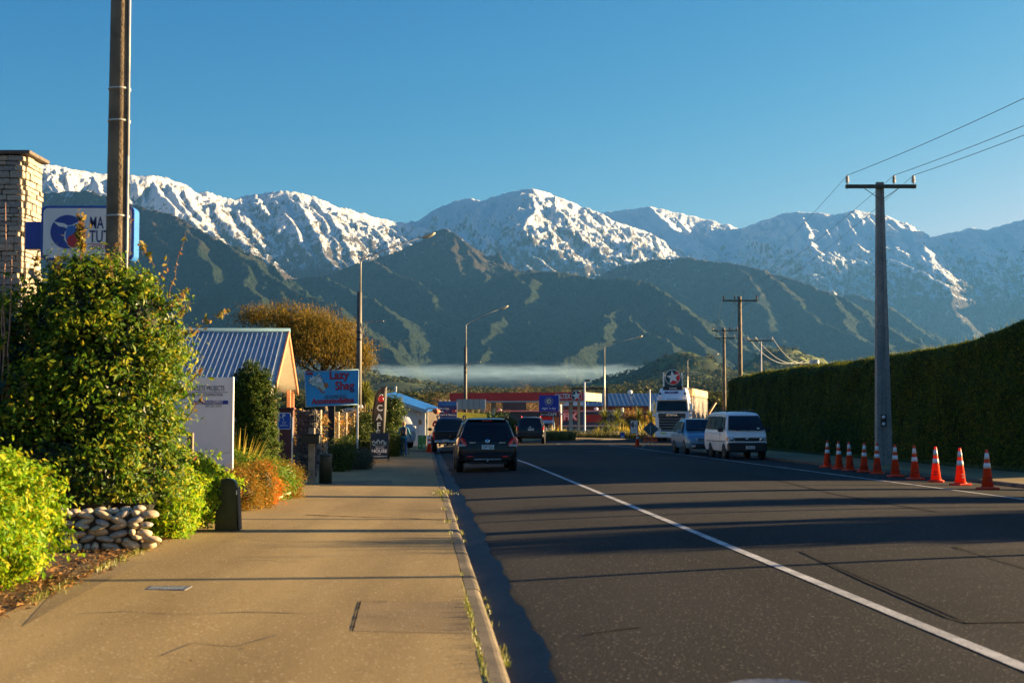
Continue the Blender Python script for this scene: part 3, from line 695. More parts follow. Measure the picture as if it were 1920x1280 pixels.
# ------------------------------------------------------------------ foliage tools
def crown_pts(ells, n, seed=1, shell=.35, rough=.12, fr=1.6, cl=0, per=60):
    """points and outward directions near the skin of a union of ellipsoids with an uneven outline"""
    r_ = np.random.RandomState(seed); E = np.array([(*c, *r) for c, r in ells], float)
    vol = (E[:, 3]*E[:, 4]+E[:, 4]*E[:, 5]+E[:, 3]*E[:, 5]); pick = r_.choice(len(E), n*2, p=vol/vol.sum())
    d = r_.normal(size=(n*2, 3)); d /= np.linalg.norm(d, axis=1)[:, None]
    e = E[pick]; k = 1 - shell*r_.uniform(0, 1, n*2)**1.7
    nz = 1 + rough*fbm(d[:, 0]*fr+e[:, 0]*3+seed, d[:, 2]*fr+d[:, 1]*fr*1.3+e[:, 2]*3, 4, seed)*1.6
    P = e[:, :3] + d*e[:, 3:]*(k*nz)[:, None]
    keep = np.ones(len(P), bool)
    for q in E:
        ins = (((P-q[:3])/(q[3:]*(1-shell*1.1)))**2).sum(1) < 1; keep &= ~ins
    P, d = P[keep][:n], d[keep][:n]
    if cl:                                   # leaves gather in sprays with dark gaps between them
        m_ = max(8, len(P)//per); c = r_.randint(0, m_, len(P)); off = r_.normal(size=(len(P), 3))*cl*np.array([1, 1, .8]); s_ = r_.uniform(.6, 1.5, m_)[c][:, None]
        o2 = off/np.linalg.norm(off, axis=1)[:, None]; Pc, dc = P[:m_][c], d[:m_][c]; P = Pc+off*s_; d = o2*.8+dc*.7; d /= np.linalg.norm(d, axis=1)[:, None]
    return P, d
def leaf_mesh(name, P, D, size, m, parent=None, seed=1, asp=.5, up=.35, jit=.9, loc=(0, 0, 0), mi=None, droop=0.0, fold=.25):
    r_ = np.random.RandomState(seed); n = len(P)
    nrm = D + r_.normal(size=(n, 3))*jit*.6; nrm[:, 2] += up; nrm /= np.linalg.norm(nrm, axis=1)[:, None]
    t = r_.normal(size=(n, 3)) + D*.6; t[:, 2] -= droop; t -= (t*nrm).sum(1)[:, None]*nrm; t /= np.linalg.norm(t, axis=1)[:, None]
    b = np.cross(nrm, t); s = (size*np.clip(r_.lognormal(0, .36, n), .4, 2.0))[:, None]
    a = P - t*s*.5; c = P + t*s*.5; l = P + b*s*asp*.5 + nrm*s*fold*.4; r = P - b*s*asp*.5 + nrm*s*fold*.4
    V = np.stack([a, r, c, l], 1).reshape(-1, 3)
    return np_mesh(name, V, np.arange(n*4).reshape(n, 4), m, parent, False, loc, mi)
M_BARK = mat("bark", (.10, .07, .045), .9, .4, 8, .8, 30)
M_TWIG = mat("twig", (.13, .065, .04), .8, .3, 20)
def core(parent, ells, m, f=.72, name='dark_core_fill'):  # solid dark blobs stop see-through; the crown's inner shade is their colour
    mb = MB()
    for i, (c, r) in enumerate(ells): mb.blob(c, (r[0]*f, r[1]*f, r[2]*f), 14, 9, .12, seed=i)
    return mb.build(name, m, parent)
M_CORE = mat("core_shade", (.022, .024, .012), .95, .5, 8, .8, 25)
M_CORE_T = mat("dry_twigs", (.05, .04, .025), .95, .5, 8, .8, 25)
def branch(p0, p1, r0, r1, n=6, wob=.08, seed=0, sag=0):
    rr = random.Random(seed); p0, p1 = Vector(p0), Vector(p1); L = (p1-p0).length
    pts = []; rad = []
    for i in range(n+1):
        t = i/n; w = math.sin(math.pi*t)*wob*L
        pts.append(p0.lerp(p1, t)+Vector((rr.uniform(-w, w)*.6, rr.uniform(-w, w)*.6, rr.uniform(-w, w)*.3+sag*math.sin(math.pi*t)))); rad.append(r0+(r1-r0)*t)
    return pts, rad
def sprig(parent, pts, size, n, lm, seed, name='shoot', r=.006, sm=None):
    """a bare shoot with leaves sitting along it"""
    mb = MB(); mb.tube(pts, [r*(1-.6*i/(len(pts)-1)) for i in range(len(pts))], 5); s = mb.build(name, sm or M_TWIG, parent)
    r_ = np.random.RandomState(seed); P = []
    for i in range(n):
        t = (.25+.75*i/n)*(len(pts)-1); k = min(int(t), len(pts)-2); f = t-k; q = Vector(pts[k]).lerp(Vector(pts[k+1]), f); P.append((q.x, q.y, q.z))
    P = np.array(P)+r_.normal(size=(n, 3))*size*.35
    D = r_.normal(size=(n, 3)); D /= np.linalg.norm(D, axis=1)[:, None]
    leaf_mesh("leaves", P, D, size, lm, s, seed, .5)
    return s

# ------------------------------------------------------------------ the big climbing shrub
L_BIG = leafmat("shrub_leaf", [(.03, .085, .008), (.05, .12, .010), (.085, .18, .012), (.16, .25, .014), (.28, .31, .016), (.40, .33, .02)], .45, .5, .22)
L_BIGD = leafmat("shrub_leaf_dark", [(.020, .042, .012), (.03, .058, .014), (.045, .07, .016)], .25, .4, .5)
g0 = on(-5.2, 17.8)
t = thing("large_shrub", "big dark green climbing shrub with yellow sunlit leaves beside the stone pillar", "shrub", g0)
ells = [((-.05, .1, 1.2), (1.15, 1.0, 1.35)), ((-.9, .2, 1.4), (1.1, 1.1, 1.55)), ((.15, .15, 2.0), (1.0, .95, 1.1)), ((-.2, .2, 2.72), (.72, .75, .8)), ((.45, .1, 2.55), (.62, .6, .75)), ((-.2, -.4, .75), (1.15, .7, .85)), ((-1.5, .2, 1.9), (.8, .8, .95)), ((.55, 0, .85), (.65, .7, .9)), ((.0, .1, 3.15), (.42, .4, .35))]
ells = [((c[0]*.97-.06, c[1], c[2]), (r[0]*.94, r[1], r[2])) for c, r in ells]
P, D = crown_pts(ells, 62000, 3, .25, .2, 2.4, .095, 62); k = P[:, 2] > .5; P, D = P[k], D[k]
leaf_mesh("foliage", P, D, .062, L_BIG, t, 4, .48, .3, .95)
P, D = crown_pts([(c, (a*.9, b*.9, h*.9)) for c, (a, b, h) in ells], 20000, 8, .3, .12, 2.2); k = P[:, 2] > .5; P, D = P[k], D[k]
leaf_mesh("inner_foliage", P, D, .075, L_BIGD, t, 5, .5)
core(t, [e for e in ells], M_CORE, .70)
for i, (x, y) in enumerate(((0, 0), (.3, -.1), (-.6, .1), (.55, .1), (-.2, .3))):
    p, r_ = branch((x*.8, y, 0), (x*1.2, y, 1.6), .045, .02, 5, .1, i); mb = MB(); mb.tube(p, r_, 7); mb.build("stem", M_BARK, t)
rs2 = random.Random(12)
L_SHOOT = leafmat("shoot_leaf", [(.10, .13, .015), (.20, .18, .02), (.32, .22, .03), (.30, .12, .05)], .4)
def sh(px, py, px2, py2, Y=17.6, n=26, sd=0, size=.06, wob=.04, r=.006):
    a, b = W(px, py, Y)-g0, W(px2, py2, Y-.1)-g0; p, _ = branch(a, b, .01, .005, 6, wob, sd); sprig(t, p, size, n, L_SHOOT, sd, r=r)
sh(152, 500, 148, 396, 17.5, 60, 1, .07); sh(158, 480, 152, 425, 17.5, 60, 2, .07, .1); sh(330, 640, 432, 578, 17.4, 30, 3, .085)
sh(315, 560, 348, 435, 17.6, 10, 4, .045); sh(340, 560, 352, 540, 17.4, 14, 5); sh(290, 500, 262, 455, 17.4, 30, 6); sh(330, 600, 356, 572, 17.3, 20, 7)
sh(345, 790, 382, 740, 17.3, 14, 8); sh(350, 720, 384, 690, 17.4, 9, 9); sh(240, 500, 246, 385, 18.2, 8, 10, .05); sh(60, 520, 72, 470, 17.4, 30, 11); sh(110, 520, 105, 480, 17.4, 26, 12)
for i in range(46):                             # short tips that break the outline
    a = rs2.uniform(-.2, math.pi+.2); e = rs2.choice(ells[:7]); c, r_ = e
    p0 = Vector((c[0]+r_[0]*.85*math.cos(a), c[1]-rs2.uniform(-.4, .6), c[2]+r_[2]*.85*math.sin(a)))
    p1 = p0+Vector((math.cos(a)*.25, -.05, math.sin(a)*.3+.05))*rs2.uniform(.6, 1.6)
    if p0.z < .6: continue
    p, _ = branch(p0, p1, .01, .005, 4, .1, i); sprig(t, p, .06, rs2.randint(10, 22), L_SHOOT, 50+i, r=.004)

# pale upright canes at the far left
t = thing("bare_canes", "bare pinkish upright canes in front of the stone pillar", "plant", on(-6.25, 17.2))
for i, (x0, x1, y1) in enumerate(((4, 10, 380), (12, 22, 480), (-6, 6, 560), (18, 14, 640), (8, 26, 700))):
    a, b = W(x0, 760, 17.2)-t.location, W(x1, y1, 17.2)-t.location; p, r_ = branch(a, b, .012, .005, 8, .02, i); mb = MB(); mb.tube(p, r_, 6); mb.build("cane", mat("cane", (.35, .19, .13), .7, .3, 20), t)
mb = MB(); p, r_ = branch(W(14, 800, 17.2)-t.location, W(5, 1040, 17.2)-t.location, .02, .03, 5, .05, 3); mb.tube(p, r_, 7); mb.build("stem", M_BARK, t)

# lime bushes
L_LIME = leafmat("lime_leaf", [(.09, .22, .008), (.15, .31, .010), (.25, .40, .012), (.40, .46, .015), (.52, .44, .02)], .5, .5, .2)
def bush(name, label, cat, loc, ells, n, size, lm, seed, asp=.5, corem=M_CORE, cf=.75, group=None, shell=.3, rough=.14, up=.35, jit=.9, fr=2.2, loose=1.5):
    t = thing(name, label, cat, loc, 0, group)
    P, D = crown_pts(ells, n, seed, shell, rough*1.3, fr, size*loose, 45); k = P[:, 2] > -.02; leaf_mesh("foliage", P[k], D[k], size, lm, t, seed+1, asp, up, jit)
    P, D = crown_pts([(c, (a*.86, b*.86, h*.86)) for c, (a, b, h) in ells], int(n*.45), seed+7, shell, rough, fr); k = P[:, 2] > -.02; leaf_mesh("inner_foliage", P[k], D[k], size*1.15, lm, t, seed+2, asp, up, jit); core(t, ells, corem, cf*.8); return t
g1 = on(-4.95, 12.6)
bush("lime_bush", "bright lime green leafy bush at the left edge, nearest to the viewer", "bush", g1,
     [((-.15, .2, .66), (.93, 1.1, .66)), ((.28, -.1, .42), (.52, .7, .46)), ((-.75, -.4, .68), (.9, .9, .62)), ((.2, .55, .55), (.58, .7, .55)), ((-1.0, .6, .7), (1, 1, .66))], 46000, .05, L_LIME, 21, loose=1.05)
lb_ = [o for o in bpy.data.objects if o.name == "lime_bush"][0]
for i in range(16):
    a = rs2.uniform(.2, 2.2); p0 = Vector((.5*math.cos(a)-.1, rs2.uniform(-.6, .4), .75+.45*math.sin(a))); p1 = p0+Vector((math.cos(a)*.22+.1, -.1, .22*math.sin(a)))
    p, _ = branch(p0, p1, .01, .005, 4, .08, i); sprig(lb_, p, .05, rs2.randint(14, 26), L_LIME, 150+i, r=.004)
g2 = on(-4.35, 18.6)
bush("ivy_bush", "lime green ivy spilling beside the cobble wall and the white panel", "bush", g2,
     [((-.08, 0, .48), (.38, .6, .56)), ((.02, .9, .55), (.38, .6, .48)), ((-.5, -.25, .6), (.4, .5, .7)), ((0, -.5, .3), (.30, .4, .36)), ((.05, 1.4, .5), (.38, .6, .45))], 22000, .05, L_LIME, 25, loose=1.0)
# dry litter along the left edge of the path
L_DRY = leafmat("dry_leaf", [(.20, .09, .03), (.30, .15, .05), (.36, .22, .08), (.16, .08, .04)], .2, .7, .2)
r_ = np.random.RandomState(4); n = 5200; Y = r_.uniform(9, 33, n); off = np.abs(r_.normal(0, .32, n))
X = np.array([xl(y) for y in Y])-3.74-off+.10*(r_.uniform(0, 1, n) < .2); Z = np.array([gz(a, b) for a, b in zip(X, Y)])+.012+.03*r_.uniform(0, 1, n)*(off > .1)
D = np.tile([0, 0, 1.], (n, 1)); o = leaf_mesh("leaf_litter", np.stack([X, Y, Z], 1), D, .055, L_DRY, None, 6, .5, .6, .8); tag(o, kind='stuff')
# a few pale crumbs on the footpath
r_ = np.random.RandomState(9); n = 260; Y = 9+r_.uniform(0, 1, n)**1.5*30; X = np.array([xl(y) for y in Y])-.2-r_.uniform(0, 3.5, n)**1
Z = np.array([gz(a, b) for a, b in zip(X, Y)])+.006
o = leaf_mesh("scattered_leaves", np.stack([X, Y, Z], 1), np.tile([0, 0, 1.], (n, 1)), .02, L_DRY, None, 6, .7, .8, .4); tag(o, kind='stuff')

# ------------------------------------------------------------------ cobble wall: each cobble a piece
STONES = []
for s in range(6):
    mb = MB(); mb.blob((0, 0, 0), (1, 1, 1), 9, 6, .10, seed=s+40); STONES.append(mb.mesh("cobble", mat("cobble_%s" % "abcdef"[s], [(.46, .37, .23), (.55, .43, .28), (.40, .33, .24), (.58, .46, .30), (.34, .30, .25), (.50, .37, .22)][s], .75, .25, 2.5, .25, 30)))
def tinted(me, m): c = me.copy(); c.materials.clear(); c.materials.append(m); return c
g = on(-4.66, 16.2)
t = thing("cobble_wall", "low garden wall of rounded tan cobbles between the lime bush and the ivy", "garden wall", g, R(14))
mb = MB(); mb.box((0, .17, .20), (.92, .26, .44), b=.03); mb.build("mortar", mat("dark_mortar", (.07, .055, .04), .95, .3, 20, .8, 60), t)
rc = random.Random(2); z = .045
while z < .46:
    x = -.50+rc.uniform(0, .09); hh = rc.uniform(.030, .052)
    while x < .46:
        w = rc.choice((.045, .065, .085, .10, .11))*rc.uniform(.85, 1.15); o = link("cobble", rc.choice(STONES), t, (x+w, .02+rc.uniform(-.03, .02), z+rc.uniform(-.02, .02)), (rc.uniform(-.3, .3), rc.uniform(-.35, .35), rc.uniform(-.2, .2)), (w, .07, hh*rc.uniform(.8, 1.15))); x += w*1.8+rc.uniform(0, .02)
    z += hh*1.72
for i in range(7): link("cobble", rc.choice(STONES), t, (-.42+i*.14, .12+rc.uniform(-.05, .05), .45+rc.uniform(-.02, .03)), (0, 0, rc.uniform(-.3, .3)), (.075, .09, .04))

# ------------------------------------------------------------------ ledge stone pillar
SHARD = []
for s in range(6):
    mb = MB(); mb.box((0, 0, 0), (1, 1, 1), b=.07); rr = random.Random(s+3)
    mb.v = [(x*(1+rr.uniform(-.06, .06)), y*(1+rr.uniform(-.1, .1)), z*(1+rr.uniform(-.12, .12))) for x, y, z in mb.v]
    SHARD.append(mb.mesh("ledge_stone", mat("ledge_%s" % "abcdef"[s], [(.40, .34, .26), (.34, .30, .24), (.46, .39, .29), (.30, .27, .23), (.43, .35, .25), (.37, .32, .25)][s], .85, .3, 6, .5, 25)))
g = on(-7.95, 22.0); HP = W(30, 290, 22).z-g.z; xR = W(43, 400, 22).x-g.x
t = thing("stone_pillar", "tall ledgestone pillar at the left edge carrying the white restaurant sign", "pillar", g)
mb = MB(); mb.box((xR-.62, .42, HP/2), (1.20, .72, HP)); mb.build("mortar", mat("pillar_mortar", (.05, .045, .035), .95, .3, 10), t)
z = 2.3; rc = random.Random(8)
while z < HP-.02:
    h = rc.uniform(.055, .12); h = min(h, HP-z)
    x = xR-1.2+rc.uniform(0, .12)
    while x < xR-.02:
        w = rc.uniform(.14, .42); w = min(w, xR+.005-x)
        if w < .06: break
        link("stone", rc.choice(SHARD), t, (x+w/2, .03+rc.uniform(-.012, .012), z+h/2), (0, rc.uniform(-.03, .03), 0), (w-.012, .1, h-.011)); x += w
    y = .08
    while y < .80:
        w = rc.uniform(.12, .38); w = min(w, .82-y)
        if w < .05: break
        link("stone", rc.choice(SHARD), t, (xR-.02+rc.uniform(-.012, .022), y+w/2, z+h/2), (0, 0, rc.uniform(-.04, .04)), (.1, w-.012, h-.011)); y += w
    z += h
mb = MB(); mb.box((xR-.6, .42, HP+.035), (1.42, .95, .06), b=.01); mb.build("cap", mat("dark_cap", (.12, .09, .07), .7, .3, 10, .3), t)
mb = MB(); p, _ = [(-.6+xR, -.06, 2.62), (xR-.05, -.06, 2.62), (xR+.01, -.06, 2.75), (xR+.01, -.06, 3.6)], 0; mb.tube([Vector(q) for q in p], .012, 6); mb.build("cable", mat("pale_cable", (.5, .5, .5), .5), t)
# floodlight on the pillar
gp_ = W(66, 516, 21.7); t = thing("floodlight", "small beige floodlight on the stone pillar above the shrub", "light", gp_)
M_BEIGE = mat("beige_paint", (.42, .34, .22), .5, .1)
Mr = Matrix.Rotation(R(50), 3, 'Y')
mb = MB(); mb.box((0, 0, 0), (.22, .12, .11), b=.02, rot=Mr); mb.build("housing", M_BEIGE, t); mb = MB(); mb.box((.05, -.03, -.04), (.16, .1, .02), b=.005, rot=Mr); mb.build("lens", mat("lens_glass", (.3, .3, .28), .1, .05), t)
mb = MB(); mb.tube([(-.02, 0, .0), (-.1, .03, .12)], .015, 6); mb.build("bracket", M_BEIGE, t)

# ------------------------------------------------------------------ restaurant sign
M_SW = mat("sign_white", (.80, .79, .74), .35, .04, 2); M_BLUE = mat("royal_blue", (.012, .045, .30), .35, .1, 3); M_BLUE2 = mat("mid_blue", (.03, .16, .5), .4, .1); M_NAVY = mat("navy", (.015, .02, .12), .4, .1); M_REDP = mat("sign_red", (.55, .02, .03), .4, .1); M_WHITE = mat("white_paint", (.78, .77, .73), .4, .04, 3); M_BLACK = mat("black_paint", (.012, .012, .013), .35, .3, 10)
Y0 = 21.3; c = W(164, 437, Y0); k = Y0/F; w, h = 176*k, 104*k
t = thing("restaurant_sign", "white sign with a blue whale tail and red flower mark fixed to the stone pillar", "sign", c)
def rrect(w, h, r, n=6):
    out = []
    for cx, cz, a0 in ((w/2-r, h/2-r, 0), (-w/2+r, h/2-r, 90), (-w/2+r, -h/2+r, 180), (w/2-r, -h/2+r, 270)):
        for i in range(n+1): a = R(a0+90*i/n); out.append((cx+r*math.cos(a), cz+r*math.sin(a)))
    return out
mb = MB(); mb.prism(rrect(w, h, .09), 0, .28); mb.build("case", M_BLUE2, t)
mb = MB(); mb.prism(rrect(w-.03, h-.03, .085), -.012, .0); mb.build("frame", M_BLUE, t)
mb = MB(); mb.prism(rrect(w-.08, h-.08, .07), -.02, -.012); mb.build("face", M_SW, t)
mb = MB(); mb.box((-w/2-.12, .14, -.03), (.27, .2, .42), b=.01); mb.build("bracket", M_BLUE, t)
def disc(mb, cx, cz, r, y0, y1, n=28, a0=0, a1=360, ri=0):
    o = [(cx+r*math.cos(R(a0+(a1-a0)*i/n)), cz+r*math.sin(R(a0+(a1-a0)*i/n))) for i in range(n+1 if a1-a0 < 360 else n)]
    if ri: o += [(cx+ri*math.cos(R(a0+(a1-a0)*i/n)), cz+ri*math.sin(R(a0+(a1-a0)*i/n))) for i in range(n, -1, -1)]
    mb.prism(o, y0, y1)
lx = (127-164)*k; lz = (437-435)*k; lr = 32*k
mb = MB(); disc(mb, lx, lz, lr, -.026, -.020); mb.build("emblem", M_BLUE, t)
mb = MB(); tail = [(-.85, .62), (-.55, .55), (-.2, .50), (.05, .36), (.3, .42), (.55, .55), (.95, .60), (.62, .30), (.42, .16), (.3, .05), (.3, -.3), (.45, -.7), (.62, -1.02), (.3, -1.02), (.05, -.8), (-.18, -.45), (-.16, -.05), (-.02, .18), (-.2, .28), (-.5, .32)]
mb.prism([(lx+a*lr, lz+b*lr) for a, b in tail], -.031, -.026); mb.build("emblem_tail", M_SW, t)
mb = MB(); mb.prism([(lx+a*lr, lz+b*lr) for a, b in [(.0, .3), (.25, .38), (.5, .34), (.45, .05), (.4, -.2), (.2, -.5), (.3, -.9), (.0, -.62), (-.1, -.3), (-.08, .05)]], -.035, -.031); mb.build("emblem_wave", M_BLUE2, t)
mb = MB(); disc(mb, lx+.36*lr, lz-.55*lr, .38*lr, -.039, -.035, 10); disc(mb, lx+.5*lr, lz-.25*lr, .2*lr, -.0392, -.0352, 8); mb.build("emblem_flower", M_REDP, t)
text(t, "MA", 24*k*1.35, ((168-164)*k, -.021, (437-419)*k), M_NAVY, align='LEFT', bold=.003, width=26*k); text(t, "TUTU", 24*k*1.35, ((168-164)*k, -.021, (437-445)*k), M_NAVY, align='LEFT', bold=.003, width=52*k)
text(t, "GOURMET", 8*k*1.35, ((173-164)*k, -.021, (437-464)*k), M_REDP, align='LEFT', bold=.001)
mb = MB(); mb.box((.22, -.023, (437-458)*k), (.42, .004, .008)); mb.build("rule", M_REDP, t)

# ------------------------------------------------------------------ wooden power pole on the left
M_POLE = mat("weathered_pole", (.20, .145, .085), .85, .3, 3, .6, 30); M_STRAP = mat("pale_strap", (.5, .5, .46), .5, .1)
Yp = 20.0; g = on(W(219, 500, Yp).x, Yp)
t = thing("power_pole", "thick tan wooden power pole rising out of the big shrub with a white conduit", "pole", g)
n = 8; mb = MB(); mb.lathe([(.175, -.1), (.168, 3), (.15, 6), (.13, 10.5)], n=12, smooth=True); mb.build("shaft", M_POLE, t)
mb = MB(); mb.tube([(.168, -.09, 1.5), (.155, -.08, 5.2)], .018, 6); mb.tube([(.155, -.08, 5.2), (.135, -.07, 9.6)], .018, 6); mb.build("conduit", mat("grey_conduit", (.45, .45, .43), .5), t)
for yy in (168, 228, 406):
    z = W(219, yy, Yp).z-g.z; r0 = .168-.0045*(z-3)+.006; mb = MB(); mb.lathe([(r0, z-.012), (r0, z+.012)], n=16); mb.build("strap", M_STRAP, t)
mb = MB(); mb.box((.17, -.05, W(0, 355, Yp).z-g.z), (.02, .04, .16)); mb.build("tag_plate", M_BLACK, t)

# ------------------------------------------------------------------ white project board
Yb = 24.0; k = Yb/F; g = on(W(388, 706, Yb).x, Yb); topz = W(388, 707, Yb).z-g.z; w = 92*k
t = thing("project_board", "tall pale board reading COMPLETE PROJECTS between the big shrub and the conifer", "sign", g)
M_PALE = mat("pale_board", (.76, .78, .80), .45, .06, 1.5)
mb = MB(); mb.box((0, .03, topz/2), (w, .05, topz), b=.004); mb.build("panel", M_PALE, t)
mb = MB(); mb.box((w/2+.018, .03, topz/2), (.035, .075, topz+.01), b=.004); mb.build("edge_post", M_WHITE, t)
mb = MB(); mb.box((0, .003, topz-.47*1.0-.80), (w, .006, .006)); mb.build("seam", mat("grey_seam", (.3, .3, .3), .6), t)
M_DG = mat("dark_grey_print", (.09, .09, .10), .5)
def bz(py): return W(388, py, Yb).z-g.z
text(t, "COMPLETE PROJECTS", 13*k, ((421-388)*k, .003, bz(728)), M_DG, align='RIGHT', bold=.001, width=72*k)
mb = MB(); mb.box((.02, .003, bz(735)), (.68, .004, .007)); mb.build("rule", M_DG, t)
text(t, "ALTERATION & CONSTRUCTION", 7.5*k, ((418-388)*k, .003, bz(740)), M_DG, align='RIGHT', width=72*k)
mb = MB(); mb.box((.04, .002, bz(754)), (.64, .006, 7*k)); mb.build("blue_band", M_BLUE, t)
text(t, "& PROJECT MANAGEMENT", 8.5*k, ((419-388)*k, -.002, bz(754)), M_WHITE, align='RIGHT', bold=.0008, width=65*k)
text(t, "027 221 2355", 5.5*k, ((416-388)*k, .003, bz(761)), M_DG, align='RIGHT')
t = thing("timber_stake", "short timber stake standing in the ivy before the pale board", "stake", on(W(357, 800, 23).x, 23))
mb = MB(); z = W(0, 811, 23).z-t.location.z; mb.box((0, 0, z/2), (.1, .09, z), b=.006); mb.build("stake_post", mat("old_timber", (.24, .19, .13), .85, .3, 6, .5, 40), t)

# ------------------------------------------------------------------ conifer, flax and heath
L_CON = leafmat("conifer_leaf", [(.02, .055, .010), (.04, .085, .012), (.08, .125, .014), (.15, .17, .016)], .3, .6, .15)
Yc = 33.0; g = on(W(476, 800, Yc).x, Yc); H = W(476, 674, Yc).z-g.z; k = Yc/F
t = bush("columnar_conifer", "dense dark green columnar conifer in front of the blue roofed cottage", "conifer", g,
     [((-.02, 0, H*.45), (.52, .5, H*.48)), ((-.12, 0, H*.68), (.4, .42, H*.32)), ((.12, 0, H*.55), (.42, .42, H*.36)), ((.05, 0, H*.3), (.55, .5, H*.3))], 36000, .05, L_CON, 31, .4, up=.9, jit=.7, rough=.10, fr=3, loose=.8)
mb = MB(); mb.tube([(0, 0, 0), (0, 0, .6)], [.08, .06], 8); mb.build("trunk", M_BARK, t)
P, D = crown_pts([((-.02, 0, H*.5), (.5, .48, H*.49))], 900, 5, .1, .1); 
pts = [tuple(p) for p in P if p[2] > H*.6][:500]; tag(blades("leading_shoots", pts, .12, .012, L_CON, t, .3, 3), kind="stuff")
def strap_plant(name, label, cat, loc, n, L, w, lm, seed, droop=.8, spread=1.0, zc=0.0, r0=.12, bias=None):
    t = thing(name, label, cat, loc); r_ = random.Random(seed); V = []; Q = []
    for i in range(n):
        a = r_.uniform(0, 2*math.pi); el = r_.uniform(.35, 1.5) if zc == 0 else r_.uniform(-.5, 1.5); l = L*r_.uniform(.6, 1.1); ww = w*r_.uniform(.7, 1.2)
        d = Vector((math.cos(a)*math.cos(el)*spread, math.sin(a)*math.cos(el)*spread, math.sin(el))); sd = Vector((-math.sin(a), math.cos(a), 0))
        p = Vector((math.cos(a)*r0*r_.random(), math.sin(a)*r0*r_.random(), zc)); o = len(V); ns = 5
        for s in range(ns+1):
            u = s/ns; q = p+d*l*u+Vector((0, 0, -droop*l*.45*u*u*math.cos(el))); wd = ww*(1-u**2.2)*.5+.001
            V += [tuple(q-sd*wd), tuple(q+sd*wd)]
        Q += [[o+2*s, o+2*s+1, o+2*s+3, o+2*s+2] for s in range(ns)]
    np_mesh("leaves", V, Q, lm, t, False); return t
L_FLAX = leafmat("flax_leaf", [(.34, .30, .02), (.5, .38, .03), (.58, .40, .05), (.2, .22, .02)], .35, .4, .5)
g = on(W(440, 880, 27.5).x, 27.5)
strap_plant("yellow_flax", "clump of yellow strap leaved flax beside the pale board", "plant", g, 260, 1.35, .035, L_FLAX, 4, .5, 1.0)
L_FERN = leafmat("fern_green", [(.08, .18, .012), (.15, .25, .014), (.26, .32, .02)], .35, .5)
bush("green_broom", "feathery bright green low bush below the flax", "bush", on(W(458, 900, 26.5).x, 26.6), [((0, 0, .42), (.5, .5, .42)), ((.35, .3, .35), (.5, .5, .36)), ((-.3, .1, .5), (.35, .4, .42))], 16000, .055, L_FERN, 41, .25, up=.8)
L_OR = leafmat("orange_heath_leaf", [(.42, .08, .012), (.60, .16, .015), (.65, .24, .02), (.3, .18, .02)], .35, .6, .2)
L_OR2 = leafmat("rust_green_leaf", [(.10, .13, .015), (.20, .17, .02), (.38, .16, .02), (.42, .22, .02)], .35, .6, .2)
bush("orange_heath", "orange tipped heath bush behind the black bollard", "bush", on(W(486, 938, 25.5).x, 25.5), [((0, 0, .32), (.27, .3, .36)), ((.05, .1, .22), (.3, .3, .26))], 9000, .045, L_OR, 45, .25, up=.9, rough=.25)
bush("rust_heath", "mixed green and rust heath bush right of the orange one", "bush", on(W(524, 922, 27.8).x, 27.8), [((0, 0, .34), (.38, .35, .38)), ((.2, -.1, .22), (.28, .3, .26)), ((-.2, .2, .3), (.3, .3, .32))], 11000, .045, L_OR2, 46, .25, up=.9, rough=.25)
bush("brown_heath", "dull green and brown heath bush just behind the black bollard", "bush", on(W(446, 950, 23.8).x, 23.8), [((0, 0, .32), (.42, .4, .36)), ((-.2, .5, .35), (.4, .4, .36)), ((.25, .7, .4), (.3, .3, .4))], 12000, .04, L_OR2, 47, .3, up=.8, rough=.2)
mb = MB(); p, r_ = branch(on(W(505, 948, 26).x, 26)+Vector((0, 0, .05)), on(W(545, 925, 27.5).x, 27.5)+Vector((0, 0, .12)), .03, .018, 6, .06, 2); mb.tube(p, r_, 7)
tag(mb.build("driftwood", mat("bleached_wood", (.45, .38, .26), .8, .2)), "bleached stick lying at the edge of the path by the heath", "stick")
strap_plant("grey_tuft", "small grey green tuft of grass left of the black bollard", "plant", on(W(398, 992, 20.8).x, 20.8), 70, .34, .012, leafmat("tuft", [(.08, .10, .05), (.16, .15, .07)], .3), 6, .6)
strap_plant("dry_tuft", "dry straw coloured tuft at the foot of the ivy", "plant", on(W(366, 1002, 20.2).x, 20.2), 60, .3, .014, leafmat("straw", [(.34, .22, .06), (.42, .30, .10)], .3), 7, .8)

# black bollard
g = G(426, 994); t = thing("black_bollard", "short black wedge shaped bollard with a rounded top at the edge of the path", "bollard", g)
prof = [(0, 0), (.24, 0), (.225, .10), (.12, .66), (.08, .70), (.0, .70), (-.02, .66), (-.02, .05)]
M_ = Matrix.Rotation(R(90), 3, 'Z')
mb = MB(); wb = .145
def bsec(z): return wb*(1-.12*z/.7)
out = []
for (hw, yy0, yy1, z) in [(.15, -.10, .14, 0), (.15, -.10, .13, .1), (.14, -.085, .09, .4), (.132, -.075, .06, .6), (.115, -.07, .05, .665), (.07, -.065, .04, .70), (.0, -.06, .035, .712)]:
    out.append([(-hw, yy0, z), (hw, yy0, z), (hw+.0, yy1, z), (-hw, yy1, z)])
vv = [q for s_ in out for q in s_]; ff = [[i*4+j, i*4+(j+1) % 4, (i+1)*4+(j+1) % 4, (i+1)*4+j] for i in range(len(out)-1) for j in range(4)]+[[3, 2, 1, 0]]
mb.add(vv, ff); mb.build("body", M_BLACK, t)
mb = MB(); mb.box((.155, .02, .30), (.02, .2, .58), b=.004, rot=Matrix.Rotation(R(-3), 3, 'Y')); mb.build("side_plate", mat("black_rubber", (.03, .028, .026), .6), t)
mb = MB(); mb.box((.14, -.09, .52), (.012, .01, .06)); mb.build("reflector", M_WHITE, t)
